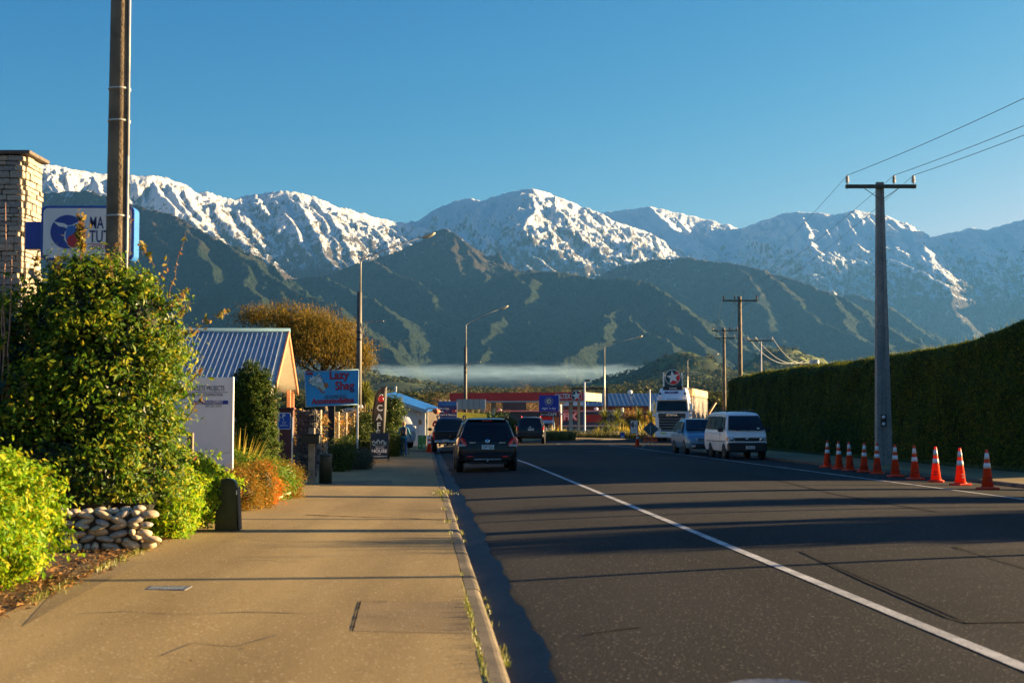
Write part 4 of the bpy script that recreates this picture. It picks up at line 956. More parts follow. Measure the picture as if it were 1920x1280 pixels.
mb = MB(); mb.lathe([(.135, 0), (.135, .05), (.11, .09), (.0, .10)], (0, -.07, .54), 14, M=Matrix.Rotation(R(90), 3, 'X')); 
# ------------------------------------------------------------------ blue roofed cottage
M_IRONBLUE = mat("blue_roof_iron", (.14, .25, .32), .42, .12, 1.2, .1, 6, metal=.3); M_RIB = mat("pale_rib", (.50, .58, .64), .4, .1, metal=.3)
M_BOARD = mat("white_weatherboard", (.78, .77, .73), .6, .08, 3); M_BARGE = mat("orange_barge", (.50, .20, .09), .55, .15, 5); M_CREAM = mat("cream_soffit", (.72, .68, .58), .6, .06, 2)
M_DRED = mat("oxide_red", (.10, .022, .016), .6, .25, 4); M_GLASS = mat("dark_glass", (.012, .018, .022), .08, .2, 2, spec=.35); M_TIMB = mat("grey_timber", (.26, .22, .16), .85, .3, 5, .4, 40)
Yc = 48.0; eave = W(516, 720, Yc); rid = W(539, 624, 54.0); rear = W(561, 729, 60.0)
g = Vector((eave.x, Yc, .25)); ze, zr = eave.z-g.z, rid.z-g.z
sk = (rid.x-eave.x)/6.0                                      # gable face follows the road line
t = thing("blue_roof_cottage", "small white weatherboard cottage with a ribbed blue iron roof and orange gable edges", "house", g)
LN = 12.0
a, b, c_, d = Vector((0, 0, ze)), Vector((6*sk, 6, zr)), Vector((6*sk-LN, 6, zr)), Vector((-LN, 0, ze))
e_, f_ = Vector((12*sk, 12, ze)), Vector((12*sk-LN, 12, ze))
mb = MB(); mb.slab([a, b, c_, d], .05, out=(0, -1, 1)); roof = mb.build("roof", M_IRONBLUE, t)
mb = MB(); mb.slab([b, e_, f_, c_], .05, out=(0, 1, 1)); mb.build("roof", M_IRONBLUE, t)
sl = (b-a); nrm = Vector((0, -(zr-ze), 6)).normalized()
ribm = MB(); ribm.slab([Vector((-.016, 0, 0)), Vector((.016, 0, 0)), Vector((.016, 0, 0))+sl, Vector((-.016, 0, 0))+sl], .05, out=nrm); rme = ribm.mesh("roof_rib", M_RIB)
for i in range(64): link("roof_rib", rme, roof, tuple(Vector((-.18-i*.185, -.0, ze))+nrm*.05-Vector((0, 0, 0))-Vector((0, 0, 0)))) if True else None
mb = MB(); mb.tube([b+Vector((.1, 0, .07)), c_+Vector((0, 0, .07))], .11, 8); mb.build("ridge_cap", M_IRONBLUE, t)
mb = MB(); mb.box((-LN/2, -.08, ze-.06), (LN, .12, .12), b=.02); mb.build("gutter", M_WHITE, t)
# walls: front and gable end set back under the overhang
OV = .9
mb = MB(); mb.box((-LN/2-OV/2, .6, ze/2), (LN-OV, .15, ze)); mb.build("wall", M_BOARD, t)
def gp3(x, y, z): return Vector((x+sk*y, y, z))
mb = MB(); poly = [(.55, 0), (11.4, 0), (11.4, ze+.1), (6, zr-.12), (.55, ze+.1)]
n = len(poly); vv = [gp3(-OV, y, z) for y, z in poly]+[gp3(-OV-.15, y, z) for y, z in poly]
mb.add(vv, [list(range(n)), list(range(2*n-1, n-1, -1))]+[[i, (i+1) % n, (i+1) % n+n, i+n] for i in range(n)]); gw = mb.build("gable_wall", M_CREAM, t)
for i in range(13):
    z0 = .2+i*.2
    mb = MB(); mb.slab([gp3(-OV+.004, .55, z0), gp3(-OV+.004, 4.3, z0), gp3(-OV+.03, 4.3, z0+.02), gp3(-OV+.03, .55, z0+.02)], .19, out=(0, 0, 1)); mb.build("weatherboard", M_BOARD, gw)
def barge(p, q, nm, m, w=.24, off=.0):
    mb = MB(); mb.add([p+Vector((off, 0, .10)), q+Vector((off, 0, .10)), q+Vector((off, 0, .10-w)), p+Vector((off, 0, .10-w)), p+Vector((off-.05, 0, .10)), q+Vector((off-.05, 0, .10)), q+Vector((off-.05, 0, .10-w)), p+Vector((off-.05, 0, .10-w))],
        [[0, 1, 2, 3], [7, 6, 5, 4], [0, 4, 5, 1], [1, 5, 6, 2], [2, 6, 7, 3], [3, 7, 4, 0]]); mb.build(nm, m, t)
barge(a+Vector((.08, -.1, -.05)), b+Vector((.08, 0, 0)), "barge_board", M_BARGE); barge(b+Vector((.08, 0, 0)), e_+Vector((.08, .1, -.05)), "barge_board", M_BARGE)
mb = MB(); mb.slab([a+Vector((0, 0, -.03)), b+Vector((0, 0, -.03)), b+Vector((-OV, 0, -.03)), a+Vector((-OV, 0, -.03))], .02, out=(0, 0, -1)); mb.build("soffit", M_CREAM, t)
mb = MB(); mb.slab([e_+Vector((0, 0, -.03)), b+Vector((0, 0, -.03)), b+Vector((-OV, 0, -.03)), e_+Vector((-OV, 0, -.03))], .02, out=(0, 0, -1)); mb.build("soffit", M_CREAM, t)
for y in (11.7, 9.4):
    q = gp3(-.15, y, 0); mb = MB(); mb.box((q.x, q.y, ze/2), (.14, .14, ze)); mb.build("porch_post", M_BARGE, t)
q = gp3(-OV+.05, 8.2, 0); mb = MB(); mb.box((q.x, q.y, 1.25), (.06, 3.2, 2.1)); mb.build("porch_wall", M_DRED, t)
q = gp3(-.3, 10.6, 0); mb = MB(); [mb.box((q.x, q.y-1+i*.4, .9), (.05, .05, .8)) for i in range(6)]; mb.box((q.x, q.y, 1.32), (.07, 2.4, .06)); rail = mb.build("porch_railing", M_CREAM, t)

# low red parapet line beside the gabion
g = on(W(536, 880, 37).x, 37.0)
k = 37/F
t = thing("red_gate_pillar", "dark red painted pillar beside the gabion wall behind the blue parking sign", "pillar", g)
H = W(536, 768, 37).z-g.z; mb = MB(); mb.box((0, .12, H/2), (26*k, .24, H), b=.01); mb.build("shaft", M_DRED, t); mb = MB(); mb.box((0, .12, H+.03), (30*k, .30, .06), b=.01); mb.build("cap", M_DRED, t)
# accessible parking sign
Ys = 35.6; k = Ys/F; c = W(533, 789, Ys); g = on(c.x, Ys)
t = thing("parking_sign", "blue P and wheelchair sign with a white arrow on a thin post", "sign", g)
zc = c.z-g.z; mb = MB(); mb.tube([(.20, .02, 0), (.20, .02, zc+.1)], .022, 8); mb.build("post", mat("galvanised", (.42, .43, .42), .45, .1, metal=.4), t)
mb = MB(); mb.box((.03, .02, zc-.1), (.36, .02, .04)); mb.build("bracket", MATS["galvanised"], t)
mb = MB(); mb.prism(rrect(24*k, 31*k, .03), -.006, 0, c=(0, 0, zc)); p = mb.build("panel", M_WHITE, t)
mb = MB(); mb.prism(rrect(21.5*k, 28.5*k, .025), -.010, -.006, c=(0, 0, zc)); mb.build("face", mat("sign_blue", (.015, .09, .42), .35, .05), t)
text(t, "P", .155, (-.015, -.011, zc+.115), M_WHITE, bold=.004)
mb = MB(); th = .010
mb.tube([(-.012, -.014, zc+.045), (-.008, -.014, zc-.02), (.03, -.014, zc-.02), (.045, -.014, zc-.055), (.062, -.014, zc-.05)], .007, 5); mb.blob((-.014, -.014, zc+.058), (.011, .004, .011), 8, 6)
mb.tube([(-.01+.035*math.cos(R(x)), -.014, zc-.035+.035*math.sin(R(x))) for x in range(100, 361, 20)], .006, 5); mb.build("wheelchair_symbol", M_WHITE, t)
mb = MB(); mb.box((.01, -.0125, zc-.11), (.17, .004, .012)); mb.prism([(-.11, 0), (-.06, .022), (-.06, -.022)], -.0145, -.0105, c=(0, 0, zc-.11)); mb.build("arrow", M_WHITE, t)
t = thing("white_marker_post", "thin white marker post with a cap at the foot of the red pillar", "post", G(547, 906)); mb = MB(); mb.box((0, 0, .5), (.03, .03, 1.0)); mb.box((-.05, 0, .42), (.1, .03, .08)); mb.build("post", M_WHITE, t)

# ------------------------------------------------------------------ gabion wall with posts
GST = []
for s in range(5):
    mb = MB(); mb.blob((0, 0, 0), (1, 1, 1), 7, 5, .22, seed=s+90); GST.append(mb.mesh("gabion_stone", mat("river_%s" % "abcde"[s], [(.15, .125, .095), (.19, .155, .115), (.11, .095, .08), (.22, .18, .13), (.09, .08, .07)][s], .85, .3, 6, .4, 30)))
g0 = G(570, 905); gx = g0.x
M_MESH = mat("gabion_wire", (.18, .17, .15), .5, .2, metal=.5)
def gline(Y): return xl(Y)-3.75-.10
t = thing("gabion_wall", "stone filled gabion wall with timber posts running along the path to the shag sign", "wall", on(gline(37.5), 37.5))
L0 = Vector(t.location); Hg = 1.75
rg = random.Random(5)
end = MB(); ex0, ex1 = W(550, 900, 37.2).x-L0.x, W(590, 900, 37.2).x-L0.x
mb = MB(); mb.box(((ex0+ex1)/2, .22, Hg/2), (ex1-ex0-.06, .3, Hg-.06)); mb.build("shadow_fill", mat("fill_shadow", (.035, .03, .025), .95, .3, 10), t)  # dark block, the shade between the stones is its colour
z = .05
while z < Hg-.03:
    x = ex0+rg.uniform(0, .04); h = rg.uniform(.04, .062)
    while x < ex1:
        w = rg.uniform(.042, .075); link("stone", rg.choice(GST), t, (x+w*.8, .055+rg.uniform(-.01, .012), z+rg.uniform(-.015, .015)), (rg.uniform(-.3, .3), rg.uniform(-.6, .6), 0), (w, .05, h)); x += w*1.75
    z += h*1.65
mb = MB()
for i in range(12): x = ex0+(ex1-ex0)*i/11; mb.tube([(x, -.005, 0), (x, -.005, Hg)], .003, 4, cap=False)
for i in range(19): z = Hg*i/18; mb.tube([(ex0, -.005, z), (ex1, -.005, z)], .003, 4, cap=False)
mb.build("wire_mesh", M_MESH, t)
# receding bays, alternately proud so that each post and its stone face show
posts = [44.5, 49.0, 54.0, 59.5, 66.0]
for i, Y in enumerate(posts):
    Yp_ = posts[i-1] if i else 38.0
    x1 = gline(Y)-L0.x; y1 = Y-L0.y; y0 = Yp_-L0.y; x0 = gline(Yp_)-L0.x
    rr = random.Random(i); z = .06; fin = MB()
    mb = MB(); mb.box((x1-.55, y1+.04, Hg/2-.03), (.96, .26, Hg-.1)); mb.build("shadow_core", MATS["fill_shadow"], t)  # same shade coloured block behind each bay's stones
    while z < Hg-.08:                       # a short stone filled bay square to the path beside each post
        x = x1-1.0+rr.uniform(0, .05)
        while x < x1-.10: w = rr.uniform(.05, .08); fin.blob((x+w*.8, y1-.09+rr.uniform(-.012, .012), z+rr.uniform(-.015, .015)), (w, .05, .055), 6, 4, .2, seed=rr.randint(0, 999)); x += w*1.8
        z += .098
    tag(fin.build("bay_stones", GST[i % 5].materials[0], t), kind="stuff")
    mb = MB(); px_ = (595, 614.5, 632, 648, 662)[i]; w = .24
    mb.box((x1+.02, y1, Hg/2+.03), (.22, .30, Hg+.06), b=.01); mb.build("post", M_TIMB, t)
mb = MB(); mb.box((gline(40.5)-L0.x+.02, 3.2, Hg/2), (.16, .16, Hg), b=.01); mb.build("post", M_TIMB, t)
L_AUT = leafmat("autumn_creeper", [(.30, .20, .02), (.45, .28, .03), (.40, .14, .03), (.16, .17, .02)], .4)
P, D = [], []
r_ = np.random.RandomState(2); n = 5000; yy = r_.uniform(38, 68, n); u = r_.uniform(0, 1, n)**2.5; pst = np.array([41.0, 44.5, 49, 54, 59.5, 66]); yy = np.where(r_.uniform(0, 1, n) < .75, pst[r_.randint(0, 6, n)]+r_.normal(0, .18, n), yy)
X = np.array([gline(y) for y in yy])+r_.normal(-.22, .24, n); Z = 1.74+np.array([.12*math.sin(y*2.2)+.05 for y in yy])-u*.9+r_.normal(0, .05, n)
o = leaf_mesh("creeper", np.stack([X, yy, Z], 1), r_.normal(size=(n, 3))*.3+np.array([.6, -.3, .5]), .085, L_AUT, None, 5, .6)
tag(o, "yellow and rust creeper trailing along the top of the gabion wall", "creeper")

# letterbox, bin
g = G(584, 906); t = thing("letterbox", "dark letterbox on a weathered timber post in front of the gabion wall", "letterbox", g)
k = g.y/F; mb = MB(); mb.box((0, 0, .66), (.15, .15, 1.32), b=.012); mb.build("post", M_TIMB, t)
zb = W(583, 823, g.y).z-g.z; mb = MB(); mb.box((0, -.02, zb), (34*k, .36, .21), b=.015); b_ = mb.build("box", mat("dark_green_black", (.014, .018, .014), .5, .2), t)
mb = MB(); mb.box((0, -.205, zb+.03), (26*k, .006, .03)); mb.build("slot", M_BLACK, b_); mb = MB(); mb.box((0, -.02, zb+.115), (38*k, .42, .025), b=.006); mb.build("lid", MATS["dark_green_black"], b_)
g = G(610, 906); t = thing("litter_bin", "squat dark green cylindrical bin beside the letterbox post", "bin", g)
k = g.y/F; mb = MB(); mb.lathe([(.0, 0), (.155, 0), (.155, .64), (.15, .66)], n=20); mb.build("body", mat("bin_green", (.022, .03, .014), .5, .25, 4), t)
mb = MB(); mb.lathe([(.15, .66), (.165, .665), (.165, .69), (.13, .71), (0, .72)], n=20); mb.build("lid", mat("bin_lid", (.05, .055, .035), .5, .2), t)

# shrubs beside the gabion
L_GREY = leafmat("grey_shrub_leaf", [(.05, .065, .035), (.09, .10, .06), (.16, .16, .11)], .2, .6, .2)
L_DKG = leafmat("dark_shrub_leaf", [(.02, .045, .012), (.035, .07, .014), (.07, .11, .018), (.16, .17, .02)], .35, .5, .2)
bush("grey_shrub", "low grey green shrub on the ground between the bin and the cafe board", "shrub", on(W(662, 888, 44).x, 44.2), [((0, 0, .3), (.5, .6, .34)), ((-.35, .1, .4), (.35, .5, .42)), ((.25, .5, .25), (.3, .4, .28))], 10000, .05, L_GREY, 51, .3, cf=.7, rough=.25)
bush("dark_shrub", "small dark green shrub against the gabion right of the bin", "shrub", on(W(632, 880, 41).x-.1, 42), [((0, 0, .4), (.25, .4, .5)), ((.1, .8, .5), (.3, .5, .5))], 5000, .05, L_DKG, 52)
bush("rounded_shrub", "rounded yellow green shrub left of the cafe feather flag", "shrub", on(W(681, 850, 57).x, 57), [((0, 0, .7), (.42, .7, .75)), ((.05, .3, 1.2), (.36, .5, .6)), ((-.3, -.4, .6), (.3, .5, .6))], 9000, .075, L_DKG, 53)
bush("tall_privet", "tall dark green shrub behind the cafe feather flag", "shrub", on(W(733, 850, 62).x, 62.5), [((0, 0, .9), (.42, .6, 1.0)), ((.05, 0, 1.8), (.40, .5, .75)), ((-.3, 0, 1.5), (.4, .5, .8))], 11000, .085, L_DKG, 54)
bush("low_hedge", "low clipped bush at the foot of the tall shrub beside the path", "shrub", on(W(728, 858, 60.5).x+.1, 60.3), [((0, 0, .55), (.38, .7, .55)), ((.05, 1, .6), (.4, .7, .6))], 7000, .07, L_DKG, 55)
bush("autumn_shrub", "rust tinted shrub behind the end of the gabion wall", "shrub", on(W(668, 830, 66).x, 67), [((0, 0, 1.1), (.55, .7, .9)), ((-.4, 0, .9), (.4, .6, .8))], 8000, .08, L_AUT, 56)

# ------------------------------------------------------------------ shag sign
Ys = 46.0; k = Ys/F; c = W(621.5, 727.5, Ys); g = on(c.x, Ys)
t = thing("accommodation_sign", "bright blue The Lazy Shag Accommodation sign on a post above the gabion wall", "sign", g)
zc = c.z-g.z; w, h = 101*k, 67*k
mb = MB(); mb.box((.0, .08, (zc-h/2)/2), (.2, .12, zc-h/2+.3)); mb.build("post", mat("black_timber", (.02, .018, .016), .8, .2), t)
mb = MB(); mb.box((w/2-.03, .07, (zc+h/2)/2-.1), (.05, .05, zc+h/2)); mb.build("post", M_WHITE, t)
q = [(-w/2, 0, zc+h/2-.06), (w/2, 0, zc+h/2+.02), (w/2-.01, 0, zc-h/2+.06), (-w/2+.06, 0, zc-h/2-.02)]
M_SKYB = mat("sign_sky_blue", (.02, .33, .62), .4, .08, 2); M_SRED = mat("lettering_red", (.42, .015, .03), .45, .1)
mb = MB(); mb.slab(q, .05, out=(0, 1, 0)); mb.build("panel", M_SKYB, t)
mb = MB(); 
for i in range(4): mb.tube([Vector(q[i])+Vector((0, .0, 0)), Vector(q[(i+1) % 4])], .018, 5)
mb.build("frame", mat("pale_blue_edge", (.25, .4, .5), .5), t)
def sp(px, py): return Vector(((px-621.5)*k, -.006, zc-(py-727.5)*k))
rotT = (R(90), R(-2), 0)
for s_, px, py, sz, mm in (("The", 579, 699, 9, M_SRED), ("Lazy", 635, 703, 19, M_SRED), ("Shag", 645.5, 723, 19, M_SRED), ("02102981565", 629, 744, 8.2, M_BLACK), ("Accommodation", 624, 751, 12.5, M_SRED)):
    wd_ = {"The": 14, "Lazy": 36, "Shag": 35, "02102981565": 40, "Accommodation": 78}[s_]*k
    if mm == M_SRED: text(t, s_, sz*k*1.15, sp(px, py)+Vector((.012, .004, -.012)), M_NAVY, bold=.012, rot=rotT, name='lettering_shadow', width=wd_*1.03)
    text(t, s_, sz*k*1.15, sp(px, py), mm, bold=.008 if mm == M_SRED else .001, rot=rotT, width=wd_)
mb = MB(); star = []
for i in range(22):
    a = 2*math.pi*i/22; r0 = (17 if i % 2 else 11)*k; star.append((sp(592, 0).x+r0*math.cos(a)*1.05, sp(0, 714).z+r0*math.sin(a)*.75))
mb.prism(star, -.008, -.003); mb.build("bird_splash", mat("splash_dark", (.02, .03, .06), .5), t)
mb = MB(); star = [(x*.86+sp(592, 0).x*.14, z*.86+sp(0, 713).z*.14) for x, z in star]; mb.prism(star, -.012, -.008); mb.build("bird_plumage", M_WHITE, t)
mb = MB(); mb.blob(sp(588, 716)+Vector((0, -.008, 0)), (6*k, .012, 7*k), 10, 6); mb.blob(sp(600, 722)+Vector((0, -.008, 0)), (10*k, .012, 6*k), 10, 6); mb.blob(sp(606, 727)+Vector((0, -.01, 0)), (5*k, .012, 5*k), 10, 6, M=None); mb.tube([sp(590, 712)+Vector((0, -.01, 0)), sp(596, 704)+Vector((0, -.01, 0)), sp(600, 700)+Vector((0, -.01, 0))], .03, 6); mb.build("bird_body", mat("bird_pale", (.45, .55, .45), .5, .3, 6), t)
mb = MB(); mb.blob(sp(611, 722)+Vector((0, -.014, 0)), (4.5*k, .012, 5*k), 8, 6); mb.tube([sp(598, 726)+Vector((0, -.012, 0)), sp(603, 735)+Vector((0, -.012, 0)), sp(609, 736)+Vector((0, -.012, 0))], .02, 5); mb.build("bird_bill", mat("bird_orange", (.4, .14, .04), .5), t)
text(t, "OPEN", 8*k, sp(657, 768), M_WHITE, bold=.002)
mb = MB(); o_ = sp(653, 769); mb.tube([o_+Vector((.19*math.cos(R(a)), .0, .06*math.sin(R(a)))) for a in range(0, 361, 20)], .008, 5); mb.build("open_ring", M_WHITE, t)

# white hanging sign frame, cafe flag, sandwich board
g = on(W(672, 850, 58).x, 58); t = thing("white_bracket_post", "white bent bracket post between the shag sign and the cafe flag", "post", g)
def rel(px, py, Y): return W(px, py, Y)-g
mb = MB(); mb.tube([rel(673, 850, 58), rel(673, 771, 58), rel(680, 770, 58), rel(681, 800, 58)], .03, 6); mb.build("frame", M_WHITE, t); mb = MB(); mb.add([rel(679, 772, 57.9), rel(682, 772, 57.9), rel(684.5, 802, 57.9), rel(680, 801, 57.9)], [[0, 1, 2, 3]]); mb.build("blade", M_WHITE, t)
mb = MB(); mb.blob(rel(676, 762, 58), (.1, .03, .08), 8, 6); mb.build("emblem", M_WHITE, t)
Yf = 57.0; k = Yf/F; g = on(W(697, 860, Yf).x, Yf)
t = thing("feather_flag", "tall black feather flag reading CAFE with a red cup mark beside the path", "flag", g)
ed = [(697, 838), (697.5, 800), (699, 770), (703, 745), (708, 735), (716, 727), (725.5, 724)]
mb = MB(); mb.tube([W(697, 862, Yf)-g]+[W(a, b, Yf)-g for a, b in ed], [.022]*3+[.018]*3+[.012, .008], 6); mb.build("pole", M_BLACK, t)
rt = [(719, 838), (721, 812), (723, 790), (724.5, 765), (725, 745), (725.3, 732), (725.8, 724.5)]
V = []; 
for i, ((a, b), (c1, d1)) in enumerate(zip(ed, rt)):
    for j in range(5):
        u = j/4; V.append(tuple(W(a+(c1-a)*u, b+(d1-b)*u, Yf+.05*math.sin(u*5+i*.6)*(.3+u))-g))
o = np_mesh("banner", V, gridq(7, 5), mat("banner_black", (.035, .028, .028), .7, .3, 3), t); o.modifiers.new("s", 'SOLIDIFY').thickness = .006
for ch, px, py in (("C", 712, 765), ("A", 711, 782), ("F", 710, 798), ("\u00c9", 708.5, 812)):
    text(t, ch, 12*k*1.3, W(px, py, Yf-.07)-g, M_WHITE, bold=.01, sx=1.05)
mb = MB(); q = W(714, 748, Yf-.07)-g; mb.blob(q, (5.2*k, .01, 6*k), 10, 6); mb.build("cup_mark", M_REDP, t); mb = MB(); mb.tube([q+Vector((-.05, -.01, .12)), q+Vector((.02, -.01, .2)), q+Vector((.08, -.01, .15))], .018, 5); mb.build("steam_mark", M_WHITE, t)
g = G(712, 864); g = on(W(712, 860, 53).x, 53.0); k = 53/F
t = thing("sandwich_board", "black BEACH HOUSE cafe sandwich board standing at the foot of the feather flag", "sandwich board", g)
zt, zb_ = W(0, 811, 53).z-g.z, W(0, 860, 53).z-g.z; w = 33*k
for s in (0, 1):
    mb = MB(); lean = -.0
    y0_, y1_ = (-.28, -.02) if s == 0 else (.28, .02)
    mb.slab([(-w/2, y0_*(1-.02), .12), (w/2, y0_*(1-.02), .12), (w/2, y1_, zt), (-w/2, y1_, zt)], .02, out=(0, 1 if s == 0 else -1, 0)); mb.build("board", M_BLACK, t)
for sx_ in (-1, 1):
    for s in (-1, 1): mb = MB(); mb.tube([(sx_*w/2, s*.30, 0), (sx_*w/2, s*.02, zt+.01)], .014, 6); mb.build("leg", M_BLACK, t)
tl = math.atan2(.26, zt-.12); rT = (R(90)-tl, 0, 0)
def bp_(z): u = (z-.12)/(zt-.12); return -.278+.258*u-.012
text(t, "BEACH", .09, (0.02, bp_(.50), .50), M_WHITE, rot=rT, width=.3); text(t, "HOUSE", .17, (0, bp_(.40), .385), M_WHITE, rot=rT, bold=.004, width=.56)
text(t, "CAFE", .05, (0, bp_(.29), .28), M_WHITE, rot=rT); text(t, "OPEN SEVEN DAYS", .07, (0, bp_(.2), .19), M_WHITE, rot=rT)
M_PB = mat("pale_blue_print", (.35, .5, .58), .5)
mb = MB(); q = Vector((0, bp_(.70), .68))
mb.tube([q+Vector((-.26+.52*i/10, -.01, .06*math.sin(i*1.9)+.05*math.sin(math.pi*i/10)+.02)) for i in range(11)], .022, 5); mb.tube([q+Vector((.25*math.cos(R(a)), -.01, .09*math.sin(R(a))-.02)) for a in range(180, 361, 20)], .014, 5)
for i in range(5): mb.blob(q+Vector((-.16+i*.08, -.012, -.015)), (.018, .008, .022), 6, 4)
mb.build("scallop_logo", M_PB, t)

# ------------------------------------------------------------------ trees of the middle distance
L_TREE = leafmat("olive_crown", [(.06, .065, .010), (.12, .10, .014), (.22, .14, .02), (.34, .20, .03)], .35, .7, .1)
Yt = 74.0; g = on(W(585, 800, Yt).x, Yt); k = Yt/F
t = thing("spreading_tree", "broad brown green tree with bare forked limbs rising behind the cottage and shag sign", "tree", g)
def tp(px, py, dy=0): q = W(px, py, Yt)-g; q.y += dy; return q
CE = [(480, 597, 22, 16), (505, 596, 28, 18), (540, 600, 32, 24), (575, 602, 32, 22), (605, 612, 34, 26), (635, 632, 34, 28), (660, 655, 30, 24), (600, 640, 46, 30), (560, 628, 40, 26), (640, 668, 34, 22), (672, 676, 20, 16), (575, 660, 34, 26)]
ells = [(tuple(tp(a, b, (i*37 % 7-3)*.35)), (c_*k, max(.6, c_*k*1.15), d_*k)) for i, (a, b, c_, d_) in enumerate(CE)]
P, D = crown_pts(ells, 34000, 61, .65, .45, 3.2, .27, 50); leaf_mesh("crown", P, D, .10, L_TREE, t, 62, .4, .4)
P, D = crown_pts(ells, 5000, 63, .1, .5, 5); tag(blades("crown_tips", [tuple(p) for p in P if p[2] > 3.5], .28, .02, L_TREE, t, .4, 5), kind="stuff")
base_ = Vector((tp(612, 800).x, 0, 0)); fork = tp(608, 705)
mb = MB(); p, r_ = branch(base_, fork, .22, .15, 5, .04, 1); mb.tube(p, r_, 9); mb.build("trunk", M_BARK, t)
for i, (a, b, dy) in enumerate(((560, 655, -.5), (585, 640, .4), (620, 650, -.3), (645, 665, .3), (540, 670, .6), (660, 680, -.5), (600, 620, 0), (625, 635, .8))):
    p, r_ = branch(fork, tp(a, b, dy), .09, .03, 6, .1, i+3); mb = MB(); mb.tube(p, r_, 6); br = mb.build("limb", M_BARK, t)
    for j in range(3): q = p[3+j]; e = q+Vector((random.uniform(-.8, .8), random.uniform(-.6, .6), random.uniform(.3, 1.1))); p2, r2 = branch(q, e, .03, .01, 4, .1, i*5+j); mb = MB(); mb.tube(p2, r2, 5); mb.build("branch", M_BARK, br)
L_CAB = leafmat("cabbage_leaf", [(.10, .15, .02), (.2, .22, .03), (.34, .30, .05), (.06, .09, .02)], .35, .5, .3)
def cabbage(label, px, py_top, Y, zbase_py, n=200, L=.85, name="cabbage_tree", group=None, seed=1, heads=1):
    g = on(W(px, 800, Y).x, Y) if Y < 149 else Vector((W(px, 800, Y).x, Y, .12))
    t = thing(name, label, "tree", g, 0, group); ztop = W(px, py_top, Y).z-g.z
    mb = MB(); p, r_ = branch((0, 0, 0), (0, 0, ztop-L*.6), .1, .06, 5, .03, seed); mb.tube(p, r_, 8); mb.build("trunk", M_BARK, t)
    rr = random.Random(seed)
    for h in range(heads):
        c = Vector(((h-(heads-1)/2)*L*.9, rr.uniform(-.3, .3), ztop-L*.75+rr.uniform(-.15, .1))); V = []; Q = []
        if heads > 1: mb = MB(); mb.tube([p[-1], c], [.05, .04], 6); mb.build("limb", M_BARK, t)
        for i in range(n):
            a = rr.uniform(0, 2*math.pi); el = rr.uniform(-.9, 1.5); l = L*rr.uniform(.7, 1.1); d = Vector((math.cos(a)*math.cos(el), math.sin(a)*math.cos(el), math.sin(el))); sd = Vector((-math.sin(a), math.cos(a), .0)); o = len(V)
            for s in range(4):
                u = s/3; q = c+d*l*u+Vector((0, 0, -.25*l*u*u)); wd = .028*(1-u**2)+.002; V += [tuple(q-sd*wd), tuple(q+sd*wd)]
            Q += [[o+2*s, o+2*s+1, o+2*s+3, o+2*s+2] for s in range(3)]
        np_mesh("crown", V, Q, L_CAB, t, False)
    return t
cabbage("tall cabbage tree with drooping dry skirt beside the shag sign's right edge", 684, 707, 72, 800, 260, .95, seed=4)
cabbage("smaller cabbage tree behind the cafe flag's left side", 692, 728, 80, 800, 160, .8, seed=6)

# ------------------------------------------------------------------ people
def person(name, label, g, H, heading, pose, mats_, extra=None):
    """one continuous skinned body; pose gives joints in metres for a 1.72 m figure, x right, y forward, z up"""
    t = thing(name, label, "person", g, heading)
    J = pose['j']; E_ = pose['e']; names = list(J); s = H/1.72
    me = bpy.data.meshes.new("body"); me.from_pydata([tuple(c*s for c in J[n][:3]) for n in names], [(names.index(a), names.index(b)) for a, b in E_], [])
    o = link("body", me, t); sk_ = o.modifiers.new("skin", 'SKIN'); ss = o.modifiers.new("sub", 'SUBSURF'); ss.levels = ss.render_levels = 2
    for i, n in enumerate(names):
        r = J[n][3]*s; rr = r if isinstance(r, float) else r
        ry = J[n][4]*s if len(J[n]) > 4 else rr
        me.skin_vertices[0].data[i].radius = (rr, ry)
    me.skin_vertices[0].data[names.index('pelvis')].use_root = True
    bpy.context.view_layer.update(); dg = bpy.context.evaluated_depsgraph_get()
    m2 = bpy.data.meshes.new_from_object(o.evaluated_get(dg)); o.modifiers.clear(); o.data = m2; m2.name = "body"
    m2.materials.clear()
    for mm in mats_: m2.materials.append(mm)
    for p in m2.polygons:
        z = p.center.z/s; p.use_smooth = True
        p.material_index = pose['mat'](p.center/s)
    return t
def mk_pose():
    j = dict(pelvis=(0, 0, .95, .135, .11), belly=(0, .0, 1.10, .13, .10), chest=(0, .01, 1.28, .155, .11), neck0=(0, 0, 1.43, .085, .07), neck=(0, .01, 1.48, .055), head=(0, .02, 1.58, .085, .10), crown=(0, .01, 1.67, .075, .085),
        shl=(-.18, 0, 1.40, .07), ell=(-.25, -.06, 1.14, .05), wrl=(-.29, .02, .90, .036), hal=(-.30, .05, .82, .038, .02),
        shr=(.18, 0, 1.40, .07), elr=(.26, .0, 1.15, .05), wrr=(.33, .16, .95, .036), har=(.34, .2, .88, .038, .02),
        hil=(-.09, 0, .88, .095), knl=(-.10, .13, .50, .068), anl=(-.10, .02, .10, .045), tol=(-.11, .16, .045, .04, .03),
        hir=(.09, 0, .88, .095), knr=(.10, -.03, .49, .068), anr=(.11, -.24, .13, .045), tor=(.12, -.12, .04, .04, .03))
    e = [('pelvis', 'belly'), ('belly', 'chest'), ('chest', 'neck0'), ('neck0', 'neck'), ('neck', 'head'), ('head', 'crown'), ('chest', 'shl'), ('shl', 'ell'), ('ell', 'wrl'), ('wrl', 'hal'), ('chest', 'shr'), ('shr', 'elr'), ('elr', 'wrr'), ('wrr', 'har'),
         ('pelvis', 'hil'), ('hil', 'knl'), ('knl', 'anl'), ('anl', 'tol'), ('pelvis', 'hir'), ('hir', 'knr'), ('knr', 'anr'), ('anr', 'tor')]
    return dict(j=j, e=e)
